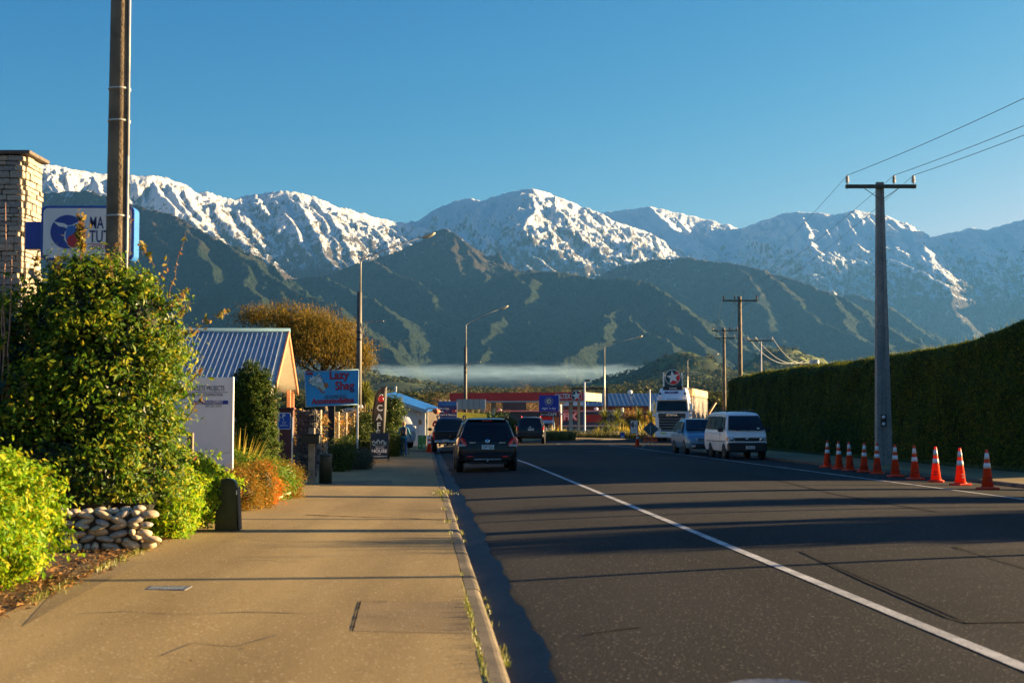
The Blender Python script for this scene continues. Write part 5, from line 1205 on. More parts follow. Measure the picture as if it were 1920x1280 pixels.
M_SKIN = mat("skin", (.45, .26, .17), .6, .08); M_HAIR = mat("fair_hair", (.35, .22, .10), .8, .2, 30); M_TEAL = mat("teal_jacket", (.02, .22, .32), .75, .15, 8, .3, 40); M_JEAN = mat("blue_jeans", (.05, .12, .28), .8, .2, 12, .2, 60); M_SHOE = mat("pale_shoe", (.5, .5, .48), .6); M_NB = mat("navy_backpack", (.012, .018, .05), .7, .2)
def mfun(top, side_jacket=True):
    def f(c):
        if c.z > 1.50: return 0
        if c.z < .085: return 3
        if abs(c.x) > .235 and c.z < .90: return 0
        if c.z > .86: return 1
        return 2
    return f
ps = mk_pose(); ps['mat'] = mfun(0)
g = G(757, 856); H = (W(0, 790, g.y).z-g.z)
t = person("person", "person in a teal jacket and jeans with a navy backpack walking away along the footpath", g, H, R(3.6), ps, [M_SKIN, M_TEAL, M_JEAN, M_SHOE])
s = H/1.72
mb = MB(); mb.blob((0, -.005*s, 1.625*s), (.092*s, .105*s, .10*s), 14, 10, .03); mb.build("hair", M_HAIR, t)
mb = MB(); mb.box((0, -.19*s, 1.24*s), (.29*s, .17*s, .42*s), b=.05*s); bp_o = mb.build("backpack", M_NB, t)
mb = MB(); mb.box((0, -.285*s, 1.15*s), (.2*s, .05*s, .18*s), b=.02*s); mb.build("pocket", mat("backpack_trim", (.03, .02, .06), .7), bp_o)
for sx_ in (-1, 1): mb = MB(); mb.tube([(sx_*.11*s, -.12*s, 1.42*s), (sx_*.12*s, .05*s, 1.43*s), (sx_*.12*s, .12*s, 1.3*s), (sx_*.13*s, -.02*s, 1.08*s)], .02*s, 6); mb.build("strap", M_NB, bp_o)
mb = MB(); mb.lathe([(.13*s, 0), (.165*s, .03*s), (.15*s, .12*s)], (0, 0, .86*s), 16); mb.build("jacket_hem", M_TEAL, t)
for sx_, x, y in ((-1, -.30, .05), (1, .34, .2)):
    mb = MB()
    for f in range(5):
        a = (f-2)*.011; Lf = (.055, .07, .075, .07, .05)[f]; mb.tube([((x+a)*s, y*s, .83*s+(.06*s if sx_ > 0 else 0)), ((x+a)*s, (y+.01)*s, (.83-Lf*.6)*s+(.06*s if sx_ > 0 else 0)), ((x+a*.8)*s, (y+.03)*s, (.83-Lf)*s+(.06*s if sx_ > 0 else 0))], [.008*s, .007*s, .005*s], 5)
    mb.build("hand", M_SKIN, t)
M_REDJ = mat("red_jacket", (.55, .02, .02), .7, .1, 8)
ps2 = mk_pose(); ps2['j'].update(knl=(-.10, .03, .49, .068), anl=(-.10, 0, .10, .045), tol=(-.11, .13, .045, .04, .03), knr=(.10, .03, .49, .068), anr=(.10, 0, .10, .045), tor=(.11, .13, .045, .04, .03), ell=(-.27, .05, 1.18, .06), wrl=(-.12, .2, 1.12, .04), hal=(-.04, .22, 1.12, .035, .02), elr=(.27, .05, 1.18, .06), wrr=(.12, .2, 1.12, .04), har=(.04, .22, 1.12, .035, .02)); ps2['mat'] = mfun(0)
Yr = 76.0; g = on(W(821, 840, Yr).x, Yr); g.z = .25
t = person("person", "person in a red jacket and jeans standing by the cafe entrance", g, 1.72, R(180), ps2, [M_SKIN, M_REDJ, M_JEAN, M_SHOE]); mb = MB(); mb.blob((0, .0, 1.63), (.09, .10, .095), 12, 8, .03); mb.build("hair", mat("dark_hair", (.04, .025, .02), .8), t)
# ------------------------------------------------------------------ clipped hedge on the right
L_HEDGE = leafmat("hedge_leaf", [(.04, .075, .012), (.075, .115, .015), (.14, .165, .02), (.28, .23, .03)], .42, .6, .12)
def hedge_top(Y):
    return float(np.interp(Y, [38, 41, 44, 46, 48.5, 51, 54, 58, 62, 66, 70, 76, 82, 87, 93], [4.7, 4.9, 4.85, 4.75, 4.45, 4.3, 4.3, 4.25, 4.15, 4.15, 4.2, 4.25, 4.3, 4.35, 4.3]))
def hx(Y): return xl(min(Y, 79))+17.85 if Y < 80 else xl(79)+17.85-.0*(Y-79)
g = Vector((0, 0, 0))
Ya, Yb_ = 40.5, 93.0; ny = 260; prof = []
for i in range(26):                            # face, rounded shoulder, top
    u = i/25
    if u < .62: prof.append((.0+.28*(u/.62)**2, u/.62*.86))
    else: a = (u-.62)/.38*math.pi/2; prof.append((.28+(1-math.cos(a))*.0+1.4*math.sin(a)*1.0*(1-math.cos(a))+.55*(1-math.cos(a)), .86+.14*math.sin(a)))
ys = np.linspace(Ya, Yb_, ny); V = np.zeros((ny, len(prof)+2, 3))
for i, Y in enumerate(ys):
    e = min(1, (Y-Ya)/1.0, (Yb_-Y)/2.2); e = max(e, 0); rd = math.sqrt(max(0, 1-(1-e)**2)); H = hedge_top(Y)*(.72+.28*rd)
    for j, (dx, z) in enumerate(prof): V[i, j] = (hx(Y)+dx+(1-rd)*1.3, Y, .2+z*H)
    V[i, -2] = (hx(Y)+4.2, Y, .2+H*.99); V[i, -1] = (hx(Y)+4.5, Y, .2)
bul = .34*fbm(V[..., 1]/3.2, V[..., 2]/4.0, 4, 41); V[..., 0] -= bul*np.clip((V[..., 2]-.2)/2.0, 0.15, 1)
V[..., 2] += .16*fbm(V[..., 1]/2.2, V[..., 0]/2.2, 4, 43)*(V[..., 2] > 2.5)
t = thing("clipped_hedge", "long tall dark clipped hedge on the right with a sunlit rounded top", "hedge", (0, 0, 0))
Vf = V.reshape(-1, 3); Qh = gridq(ny, len(prof)+2)
ends = []
o = np_mesh("hedge_body", Vf, Qh, mat("hedge_mass", (.022, .034, .010), .95, .5, 1.6, .9, 9, spec=.1), t)
# leafy skin
A, B, C_ = Vf[Qh[:, 0]], Vf[Qh[:, 1]], Vf[Qh[:, 3]]; cr_ = np.cross(B-A, C_-A); ar = np.linalg.norm(cr_, axis=1); nn_ = cr_/np.maximum(ar, 1e-9)[:, None]
nn_ *= np.sign((nn_*(np.array([-1, 0, .4]))).sum(1))[:, None]
wgt = ar*(1+0*ar)*np.clip(60/A[:, 1], .5, 1.6)**2; wgt[A[:, 0] > np.array([hx(y) for y in A[:, 1]])+3.9] = 0
r_ = np.random.RandomState(7); pk = r_.choice(len(Qh), 150000, p=wgt/wgt.sum()); u, v = r_.uniform(0, 1, (2, len(pk), 1))
P = A[pk]*(1-u)*(1-v)+B[pk]*u*(1-v)+Vf[Qh[pk, 2]]*u*v+C_[pk]*(1-u)*v; D = nn_[pk]; P = P+D*r_.uniform(-.03, .075, (len(pk), 1))
leaf_mesh("hedge_leaves", P, D, .085, L_HEDGE, t, 9, .38, .5, 1.0, fold=.2)
top = P[(D[:, 2] > .5)][:5000]; tag(blades("untrimmed_tips", [tuple(p) for p in top[::2]], .20, .016, L_HEDGE, t, .4, 4), kind="stuff")
# rough grass under the hedge and along the verge
pts = []; r_ = random.Random(3)
for i in range(9000): Y = r_.uniform(36, 84); X = xl(Y)+16.9+r_.uniform(0, 1.1); pts.append((X, Y, gz(X, Y)))
o = blades("verge_grass", pts, .09, .014, leafmat("verge_blade", [(.05, .08, .015), (.10, .12, .025), (.16, .14, .04)], .3), None, .6, 5); tag(o, kind='stuff')

# ------------------------------------------------------------------ power poles on the right
M_CONC = rough_mat("pole_concrete", (.24, .24, .22), (.32, .31, .28), None, 1.5, 20, .4, .85); M_XARM = mat("crossarm_timber", (.09, .085, .06), .85, .3, 6, .4, 40); M_INS = mat("insulator_grey", (.42, .38, .33), .3, .1); M_DKINS = mat("insulator_brown", (.06, .035, .025), .25, .1)
M_POLE2 = mat("grey_brown_pole", (.18, .145, .10), .85, .3, 3, .5, 30)
def insulator(parent, p, s=1.0, m=None):
    mb = MB(); prof_ = [(0, 0), (.02, 0), (.02, .05)]
    for i in range(4): z = .05+i*.05; prof_ += [(.07, z), (.075, z+.012), (.035, z+.028), (.035, z+.05)]
    prof_ += [(.05, .26), (.03, .30), (0, .30)]
    mb.lathe([(a*s, b*s) for a, b in prof_], p, 10); mb.tube([Vector(p)-Vector((0, 0, .18*s)), p], .012*s, 5); return mb.build("insulator", m or M_INS, parent)
Y = 50.0; g = G(1657, 871); Y = g.y; k = Y/F; zt = W(1648, 342, Y).z-g.z; arm = W(1648, 351, Y).z-g.z
t = thing("concrete_power_pole", "tall grey concrete power pole with crossarm standing behind the traffic cones", "power pole", g)
mb = MB(); wb_, wt_ = .27, .125; n = 8; V = []
for i in range(n+1):
    u = i/n; w = wb_+(wt_-wb_)*u; z = zt*u
    d = w*.72; V += [(-w, -d, z), (-w*.35, -d, z), (-w*.28, -d*.72, z), (w*.28, -d*.72, z), (w*.35, -d, z), (w, -d, z), (w, d, z), (-w, d, z)]
mb.add(V, [[i*8+j, i*8+(j+1) % 8, (i+1)*8+(j+1) % 8, (i+1)*8+j] for i in range(n) for j in range(8)]+[list(range(7, -1, -1)), [n*8+j for j in range(8)]])
mb.build("shaft", M_CONC, t)
hw = 66.5*k; xc = (1649.5-1657)*k*0
mb = MB(); mb.box((.0, -.16, arm), (2*hw, .11, .13), b=.01); ca = mb.build("crossarm", M_XARM, t)
for s in (-1, 1): mb = MB(); mb.slab([(s*.62, -.22, arm-.05), (s*.66, -.22, arm-.05), (s*.06, -.20, arm-.46), (s*.02, -.20, arm-.46)], .01, out=(0, -1, 0)); mb.build("brace", M_XARM, ca)
ins1 = [(-hw+.06, -.16, arm+.09), (.46, -.16, arm+.09), (hw-.10, -.16, arm+.09)]
for p in ins1: insulator(ca, p)
zb = W(1652, 788, Y).z-g.z
mb = MB(); mb.box((-.05, -.26, zb), (.19, .03, .42), b=.01); m_ = mb.build("marker_plate", M_BLACK, t)
for dz in (-.12, .12): mb = MB(); mb.lathe([(0, 0), (.06, 0), (.06, .01), (0, .01)], (-.05, -.275, zb+dz), 16, M=Matrix.Rotation(R(90), 3, 'X')); mb.build("reflector", mat("reflector_white", (.8, .8, .78), .3, .02), m_)
P1 = [Vector(p)+g+Vector((0, 0, .3)) for p in ins1]
def simple_pole(px, pytop, Y, armspx, label, gname=None, m=M_POLE2, r=(.20, .13), name="power_pole", gz0=.2, yaw=0, armr=(.1, .1)):
    gg = Vector((W(px, 700, Y).x, Y, gz0)); k = Y/F; t = thing(name, label, "power pole", gg, yaw)
    zt = W(px, pytop, Y).z-gg.z; mb = MB(); mb.lathe([(r[0], 0), ((r[0]+r[1])/2, zt*.5), (r[1], zt)], n=12); mb.build("shaft", m, t)
    outp = []
    for (x0, x1, py, insx, im) in armspx:
        z = W(px, py, Y).z-gg.z; a, b = (x0-px)*k, (x1-px)*k
        mb = MB(); mb.box(((a+b)/2, -r[1]-.05, z), (b-a, armr[0], armr[1]), b=.008); ca = mb.build("crossarm", M_XARM, t)
        for s in (-1, 1):
            mb = MB(); mb.slab([(s*.5, -r[1]-.12, z-.04), (s*.54, -r[1]-.12, z-.04), (s*.05, -r[1]-.1, z-.5), (s*.01, -r[1]-.1, z-.5)], .01, out=(0, -1, 0)); mb.build("brace", M_XARM, ca)
        for ix in insx:
            p = Vector(((ix-px)*k, -r[1]-.05, z+.06)); insulator(ca, p, .9, im); outp.append(p+gg+Vector((0, 0, .27)))
    return t, outp
t2, P2 = simple_pole(1388, 556, 94, [(1355, 1421, 564, (1357, 1378, 1419), M_DKINS)], "timber power pole with a single crossarm rising behind the near end of the dark hedge", r=(.17, .13))
t3, P3 = simple_pole(1358, 615, 128, [(1335, 1383, 620, (1336, 1369, 1382), M_DKINS), (1341, 1378, 634, (1343, 1377), M_INS)], "timber power pole with two crossarms beyond the hedge", r=(.17, .12))
t4, P4 = simple_pole(1427.5, 638, 122, [(1402, 1449, 639, (1402, 1417, 1448), M_INS)], "slender pale steel pole with a crossarm behind the hedge", m=mat("galv_pole", (.5, .5, .48), .5, .1), r=(.07, .06))
t5, P5 = simple_pole(1505, 681, 150, [(1491, 1520, 683, (1492, 1506, 1518), M_DKINS)], "far pole top with a crossarm showing just above the hedge", r=(.1, .1))
# out of the picture on the right the line goes on; trees and posts added further below throw the long road shadows
gP = on(17.2, 7.0); gP.x = 16.4
t0, P0 = None, []
tt = thing("power_pole", "concrete power pole outside the picture, next along the line on the right", "power pole", gP)
tt.location = gP
me_ = [c for c in t.children][0]
def dup_pole(src, loc):
    c = copy_tree(src); c.location = loc; return c
bpy.data.objects.remove(tt)
src = [o for o in bpy.data.objects if o.name == "concrete_power_pole"][0]
c0 = dup_pole(src, gP); c0['label'] = "concrete power pole outside the right edge, nearest to the viewer"
P0 = [Vector(p)+gP+Vector((0, 0, .3)) for p in ins1]
M_WIRE = mat("power_line", (.03, .03, .035), .5, .1); M_WIREP = mat("pale_line", (.45, .45, .42), .4, .1)
def wire(a, b, sag, r, label, m=M_WIRE, group=None, n=24):
    a, b = Vector(a), Vector(b); pts = [a.lerp(b, i/n)-Vector((0, 0, 4*sag*(i/n)*(1-i/n))) for i in range(n+1)]
    mb = MB(); mb.tube([p-a for p in pts], r, 4, cap=False); return tag(mb.build("power_line", m, None, a), label, "wire", group)
for i, nm in enumerate(("left", "middle", "right")):
    wire(P0[i], P1[i], .55, .009, "overhead wire running off the right edge from the %s insulator of the concrete pole" % nm)
    wire(P1[i], P2[i], .35, .008, "overhead wire from the %s insulator of the concrete pole back to the timber pole" % nm)
    wire(P2[i], P3[i], .5, .008, "far overhead wire on the %s between the timber poles" % nm)
for i, (a, b) in enumerate(((P3[2], P4[0]), (P3[1], P4[1]), (P3[0], P4[2]))): wire(a, b, .5, .018, "pale wire from the two armed pole to the %s insulator of the steel pole" % ("left", "middle", "right")[i], M_WIREP)
for i in range(3): wire(P4[i], P5[i], 1.0, .018, "pale sagging wire dropping right from the %s insulator of the steel pole" % ("left", "middle", "right")[i], M_WIREP)
q = Vector((W(1531, 700, 110).x, 110, .2)); t = thing("metal_flue", "short pale metal flue showing above the hedge top", "flue", q); zt = W(0, 672, 110).z-.2
mb = MB(); mb.lathe([(.12, 0), (.12, zt-.5), (.2, zt-.5), (.2, zt-.1), (0, zt-.1)], n=10); mb.box((-.35, 0, zt-.3), (.3, .3, .35), b=.02); mb.build("flue_pipe", mat("galv_pole2", (.55, .55, .52), .4, .1, metal=.3), t)

# ------------------------------------------------------------------ street lamps
M_LAMP = mat("lamp_pole_paint", (.10, .09, .075), .6, .2, 3); M_LSTEEL = mat("lamp_steel", (.40, .38, .33), .4, .1, metal=.3); M_HEAD = mat("lamp_head", (.60, .52, .36), .4, .05)
def street_lamp(px, pbot, ptop, head, Y, label, low=None, timber=True, r=.12, gzv=.15):
    g = Vector((W(px, 700, Y).x, Y, gz(W(px, 700, Y).x, Y) if Y < 148 else .12)); t = thing("street_lamp", label, "street lamp", g); k = Y/F
    zt = W(px, ptop, Y).z-g.z; zs = W(px, ptop+(60 if timber else 30), Y).z-g.z if Y < 90 else zt-1.8
    mb = MB(); mb.lathe([(r*1.25, 0), (r, zs), (r*.8, zs+.02)], n=12); mb.build("pole", M_LAMP if timber else M_LSTEEL, t)
    hd = W(head[0], head[1], Y)-g
    mb = MB(); mb.tube([(r*.4, 0, zs-.5), (r*.4, 0, zt-.1), (r*.4+.05, 0, zt+.0), (r*.4+.25, 0, zt+.12), (hd.x*.5, 0, zt+(hd.z-zt)*.56), (hd.x, 0, hd.z)], [.05, .045, .038, .030, .022, .018], 8); arm = mb.build("arm", M_LSTEEL, t)
    mb = MB(); M_ = Matrix.Rotation(-math.atan2(hd.z-zt, hd.x), 3, 'Y'); mb.blob((hd.x+.1, 0, hd.z+.02), (.36, .13, .10), 12, 8, M=M_); mb.build("lamp_head", M_HEAD, arm)
    for z in (W(0, 1, 1).z*0+zt*.62, zt*.62-.35):
        if timber: mb = MB(); mb.lathe([(r*1.14, z-.05), (r*1.14, z+.05)], n=12); mb.build("band", M_BLACK, t)
    if low:
        a = W(px, low[2], Y)-g; b = W(low[0], low[1], Y)-g
        mb = MB(); mb.tube([(r, 0, a.z-.4), (r+.05, 0, a.z), (r+.3, 0, b.z-.06), (b.x*.6, 0, b.z), (b.x-.25, 0, b.z)], .03, 6); la = mb.build("low_arm", M_LSTEEL, t)
        mb = MB(); mb.box((b.x-.1, 0, b.z+.0), (.4, .14, .06), b=.02); mb.build("lamp_head", M_LSTEEL, la)
    return t
street_lamp(673, 850, 488, (800, 442), 70, "tall timber street lamp with a long raking arm behind the shag sign", (716, 602, 618))
street_lamp(872.5, 840, 608, (943, 577), 112, "timber street lamp rising behind the large black SUV", (899, 678, 690))
street_lamp(1133, 822, 650, (1196, 632), 131, "slim pale street lamp right of the red fuel canopy", None, False, .08)
street_lamp(1289, 730, 675, (1340, 665), 160, "slim street lamp behind the white truck", None, False, .07)

# ------------------------------------------------------------------ traffic cones
M_CONE = bpy.data.materials.new("cone_orange"); M_CONE.use_nodes = True; _t = M_CONE.node_tree; _b = _t.nodes["Principled BSDF"]; _b.inputs['Base Color'].default_value = (.95, .07, .015, 1); _b.inputs['Roughness'].default_value = .45
_oi = _t.nodes.new("ShaderNodeObjectInfo"); _cr = _t.nodes.new("ShaderNodeMix"); _cr.data_type = 'RGBA'; _cr.inputs[6].default_value = (.92, .045, .02, 1); _cr.inputs[7].default_value = (1, .12, .015, 1)
_tc = _t.nodes.new("ShaderNodeTexCoord"); _n = _t.nodes.new("ShaderNodeTexNoise"); _n.inputs['Scale'].default_value = 7; _t.links.new(_tc.outputs['Object'], _n.inputs['Vector'])
_t.links.new(_n.outputs[0], _cr.inputs[0]); _t.links.new(_cr.outputs[2], _b.inputs['Base Color'])
_tr = _t.nodes.new("ShaderNodeBsdfTranslucent"); _mx = _t.nodes.new("ShaderNodeMixShader"); _mx.inputs[0].default_value = .35; _t.links.new(_cr.outputs[2], _tr.inputs[0]); _t.links.new(_b.outputs[0], _mx.inputs[1]); _t.links.new(_tr.outputs[0], _mx.inputs[2]); _t.links.new(_mx.outputs[0], _t.nodes["Material Output"].inputs[0])
MATS["cone_orange"] = M_CONE
M_REFL = mat("reflective_band", (.75, .74, .72), .35, .1, 12); M_CLAB = mat("cone_print", (.35, .03, .02), .6)
def cone_proto():
    t = thing("traffic_cone", "x", "traffic cone", (0, 0, 0))
    mb = MB(); mb.box((0, 0, .025), (.40, .40, .05), b=.018); mb.lathe([(.165, .05), (.15, .07)], n=18); mb.build("base", M_CONE, t)
    def rad(z): return .135-(.135-.032)*(z-.06)/.84
    def seg(z0, z1, nm, m, e=0): mb = MB(); mb.lathe([(rad(z0)+e, z0), (rad(z1)+e, z1)], n=20); return mb.build(nm, m, t)
    mb = MB(); mb.lathe([(rad(.06), .06), (rad(.88), .88), (.028, .92), (.012, .925), (0, .92)], n=20); mb.build("cone_body", M_CONE, t)
    seg(.49, .61, "reflective_band", M_REFL, .003); seg(.70, .84, "reflective_band", M_REFL, .003)
    for z in (.20, .27): mb = MB(); mb.box((0, -rad(z)-.0, z), (.11, .006, .03)); mb.build("print", M_CLAB, t)
    return t
cones = [(1551, 877.6), (1573.6, 881), (1594, 883.5), (1620, 886.5), (1645, 890), (1679, 895), (1716, 900), (1755, 905), (1801, 911), (1852, 918.6)]
lab = ["orange cone at the far left end of the row, nearest the white van", "second orange cone from the left end of the row near the van", "third orange cone from the left end of the row", "orange cone standing just left of the concrete pole", "orange cone standing directly before the base of the concrete pole", "orange cone just right of the concrete pole, its band scuffed", "fourth orange cone from the right end of the row", "bright orange cone third from the right end of the row", "orange cone second from the right end of the row", "largest orange cone at the right end of the row"]
proto = cone_proto()
for i, (px, py) in enumerate(cones):
    c = proto if i == 0 else copy_tree(proto); c.location = G(px, py-1.5); c.rotation_euler = (random.uniform(-.02, .02), random.uniform(-.035, .035), random.uniform(-.5, .5)); c['label'] = lab[i]; c['group'] = "row of orange cones along the right kerb"
c = copy_tree(proto); c.location = G(1195, 837); c.scale = (.95,)*3; c['label'] = "lone orange cone beside the WORKS END sign"
c = copy_tree(proto); c.location = on(W(827, 840, 70).x, 70); c.location.x = xl(70)-.25; c['label'] = "orange cone on the kerb behind the parked black pickup"
# ------------------------------------------------------------------ vehicles
def paint(name, col, rough=.25, metal=0.0, coat=.25): return mat(name, col, rough, .06, 1.5, metal=metal, coat=coat, spec=.25)
M_CARBLK = paint("black_car_paint", (.008, .008, .010)); M_CARBLK2 = paint("dark_blue_black_paint", (.010, .012, .018)); M_CARWHT = paint("white_van_paint", (.80, .81, .80)); M_CARBLU = paint("blue_grey_paint", (.14, .27, .38), .28, .2); M_TRUCKW = paint("truck_white", (.80, .81, .82), .3)
M_TRIM = mat("black_plastic", (.012, .012, .012), .6, .2, 10); M_CHROME = mat("chrome", (.55, .55, .55), .18, .05, metal=1.0); M_TAIL = mat("tail_light_red", (.75, .015, .015), .25, .1, coat=.5); M_LENS = mat("clear_lens", (.5, .5, .5), .12, .1, 20, coat=.6)
M_TYRE = mat("tyre_rubber", (.014, .014, .014), .85, .2); M_RIM = mat("alloy_rim", (.30, .30, .30), .35, .1, metal=.7); M_PLATE = mat("plate_white", (.8, .8, .76), .4); M_AMBER = mat("amber_lens", (.55, .18, .02), .2, .1)
M_STEELRIM = mat("steel_rim", (.20, .20, .20), .5, .1, metal=.5)
def catmull(st, n):
    out = []
    for i in range(len(st)-1):
        p0, p1, p2, p3 = st[max(i-1, 0)], st[i], st[i+1], st[min(i+2, len(st)-1)]
        for k in range(n):
            u = k/n; out.append([.5*((2*b)+(-a+c)*u+(2*a-5*b+4*c-d)*u*u+(-a+3*b-3*c+d)*u**3) for a, b, c, d in zip(p0, p1, p2, p3)])
    out.append(list(st[-1])); return out
def car_section(w, zb, zbelt, wr, zr):
    """half section from sill to roof centre"""
    h = zbelt-zb
    return [(0, zb), (w*.80, zb), (w*.93, zb+.05), (w*.985, zb+h*.22), (w, zb+h*.5), (w*.985, zb+h*.82), (w*.955, zbelt), (w*.93, zbelt+.02), (wr+(w*.93-wr)*.5, zbelt+(zr-zbelt)*.48), (wr, zr-.07 if zr-zbelt > .15 else zr-.02), (wr*.90, zr-.025), (wr*.6, zr-.005), (0, zr)]
def car_body(st, m, t, name="body", smooth_n=1):
    V = []; n = None
    for y, w, zb, zbelt, wr, zr in st:
        s = car_section(w, zb, zbelt, wr, zr); ring = [(x, y, z) for x, z in s]+[(-x, y, z) for x, z in reversed(s[1:-1])]; n = len(ring); V += ring
    mb = MB(); k = len(st); mb.add(V, [[i*n+j, i*n+(j+1) % n, (i+1)*n+(j+1) % n, (i+1)*n+j] for i in range(k-1) for j in range(n)]+[list(range(n)), [(k-1)*n+j for j in range(n-1, -1, -1)]], 0, True)
    return mb.build(name, m, t, sharp=42)
def wheel(t, x, y, r=.36, w=.23, rim=M_RIM):
    s = 1 if x > 0 else -1; Mx = Matrix.Rotation(R(90), 3, 'Y')
    root = MB(); root.lathe([(r*.62, -w/2), (r*.93, -w/2), (r, -w/2+.03), (r, w/2-.03), (r*.93, w/2), (r*.62, w/2)], (x, y, r), 22, M=Mx); o = root.build("wheel", M_TYRE, t)
    mb = MB(); mb.lathe([(0, s*(w/2-.05)), (r*.62, s*(w/2-.03)), (r*.66, s*(w/2-.005)), (r*.62, s*(w/2-.0))], (x, y, r), 22, M=Mx)
    for i in range(6):
        a = i*math.pi/3; mb.box((x+s*(w/2-.015), y+math.cos(a)*r*.36, r+math.sin(a)*r*.36), (.02, r*.5, .05), rot=Matrix.Rotation(a, 3, 'X'))
    mb.build("rim", rim, o)
def arch(t, x, y, r, m=M_TRIM):
    Mx = Matrix.Rotation(R(90), 3, 'Y'); mb = MB(); mb.lathe([(0, -.10), (r, -.10), (r, .012), (0, .012)], (x, y, r*.88), 24, M=Mx) if x > 0 else mb.lathe([(0, .10), (r, .10), (r, -.012), (0, -.012)], (x, y, r*.88), 24, M=Mx)
    mb.build("wheel_arch", m, t)
def plate(t, txt, p, w=.40, h=.13, back=0, face=-1):
    mb = MB(); mb.box(p, (w, .012, h), b=.004); o = mb.build("number_plate", M_PLATE, t)
    text(o, txt, h*1.02, (p[0], p[1]-.008, p[2]), M_BLACK, bold=.002, width=w*.86)
def mirror(t, x, y, z, m, s=1.0):
    mb = MB(); mb.box((x, y, z), (.20*s, .14, .16*s), b=.04); mb.box((x*.93, y, z-.04), (.12, .05, .05)); mb.build("mirror", m, t)
def glass(t, q, name, out, th=.012, m=M_GLASS): mb = MB(); mb.slab(q, th, out=out); return mb.build(name, m, t)

# --- large black SUV seen from behind (y = 0 is its tail, it drives away)
g = G(914, 884.5); 
t = thing("large_suv", "large shiny black SUV parked at the left kerb seen from behind with roof rails", "car", (g.x, g.y, gz(g.x, g.y)-.02), R(3.6))
st = [(0.02, .80, .42, .72, .72, .74), (.0+.04, .86, .36, .86, .80, .90), (.07, .90, .34, .98, .80, 1.02), (.20, .93, .32, 1.02, .74, 1.36), (.36, .945, .30, 1.03, .68, 1.60), (.55, .95, .28, 1.04, .66, 1.665), (1.2, .95, .27, 1.03, .67, 1.70), (2.0, .95, .27, 1.02, .67, 1.70), (2.7, .95, .27, 1.00, .66, 1.65), (3.2, .945, .27, .99, .64, 1.42), (3.6, .94, .27, .98, .66, 1.04), (4.2, .92, .28, .93, .62, .97), (4.65, .86, .30, .82, .60, .86), (4.82, .74, .36, .62, .5, .66)]
car_body(catmull(st, 3), M_CARBLK, t)
glass(t, [(-.72, .10, 1.07), (.72, .10, 1.07), (.62, .31, 1.55), (-.62, .31, 1.55)], "rear_window", (0, -1, .4))
mb = MB(); mb.box((0, .40, 1.635), (1.22, .26, .03), b=.01); mb.build("spoiler", M_CARBLK, t)
mb = MB(); mb.box((0, .27, 1.61), (.32, .015, .02)); mb.build("brake_light", M_TAIL, t)
for s in (-1, 1):
    glass(t, [(s*.90, .50, 1.07), (s*.90, 1.45, 1.07), (s*.72, 1.45, 1.54), (s*.72, .66, 1.52)], "side_window", (s, 0, .3)); glass(t, [(s*.90, 1.52, 1.07), (s*.90, 2.4, 1.07), (s*.72, 2.3, 1.56), (s*.72, 1.52, 1.55)], "side_window", (s, 0, .3)); glass(t, [(s*.90, 2.47, 1.06), (s*.89, 3.3, 1.04), (s*.70, 2.75, 1.52), (s*.72, 2.4, 1.55)], "side_window", (s, 0, .3))
    mb = MB(); mb.add([(s*.66, -.005, .82), (s*.955, .09, .82), (s*.965, .22, 1.02), (s*.88, .09, 1.12), (s*.74, .0, 1.05), (s*.66, -.005, .88)], [[0, 1, 2, 3, 4, 5]]); o = mb.build("tail_light", M_TAIL, t); o.modifiers.new("s", 'SOLIDIFY').thickness = .03
    mb = MB(); mb.box((s*.80, -.0, .84), (.24, .09, .06), b=.01); mb.build("reverse_lamp", M_LENS, o)
    mb = MB(); mb.box((s*.55, -.075, .50), (.18, .03, .045), b=.01); mb.build("fog_reflector", M_TAIL, t)
    mb = MB(); mb.tube([(s*.66, .55, 1.67), (s*.67, .75, 1.75), (s*.68, 1.6, 1.78), (s*.68, 2.5, 1.72), (s*.67, 2.65, 1.66)], .022, 6); mb.build("roof_rail", M_TRIM, t)
    for y in (.95, 3.75): arch(t, s*.935, y, .41); wheel(t, s*.84, y, .37, .24)
    mirror(t, s*1.03, 3.1, 1.10, M_CARBLK)
    mb = MB(); mb.box((s*.46, -.01, .93), (.20, .012, .022)); mb.build("badge", M_CHROME, t)
mb = MB(); mb.box((0, -.0, .47), (1.55, .14, .26), b=.05); bm_ = mb.build("bumper", M_CARBLK, t); mb = MB(); mb.box((0, -.085, .41), (.86, .05, .055), b=.015); mb.build("skid_strip", mat("satin_grey", (.25, .25, .26), .35, .1, metal=.6), bm_); mb = MB(); mb.box((0, .02, .32), (1.2, .10, .10), b=.02); mb.build("valance", M_TRIM, bm_)
mb = MB(); mb.tube([(0, .1, .33), (0, -.1, .33), (0, -.12, .38)], .022, 6); mb.blob((0, -.12, .40), (.028, .028, .028), 8, 6); mb.build("tow_ball", M_CHROME, t)
plate(t, "GWY625", (0.01, -.015, .79), .38, .135)
mb = MB(); mb.lathe([(0, 0), (.075, 0), (.07, .012), (0, .014)], (0, .03, .97), 18, M=Matrix.Rotation(R(90), 3, 'X')); o = mb.build("badge", M_CHROME, t)
mb = MB(); mb.tube([(-.1, .16, 1.09), (.35, .25, 1.2)], .01, 5); mb.build("wiper", M_TRIM, t)

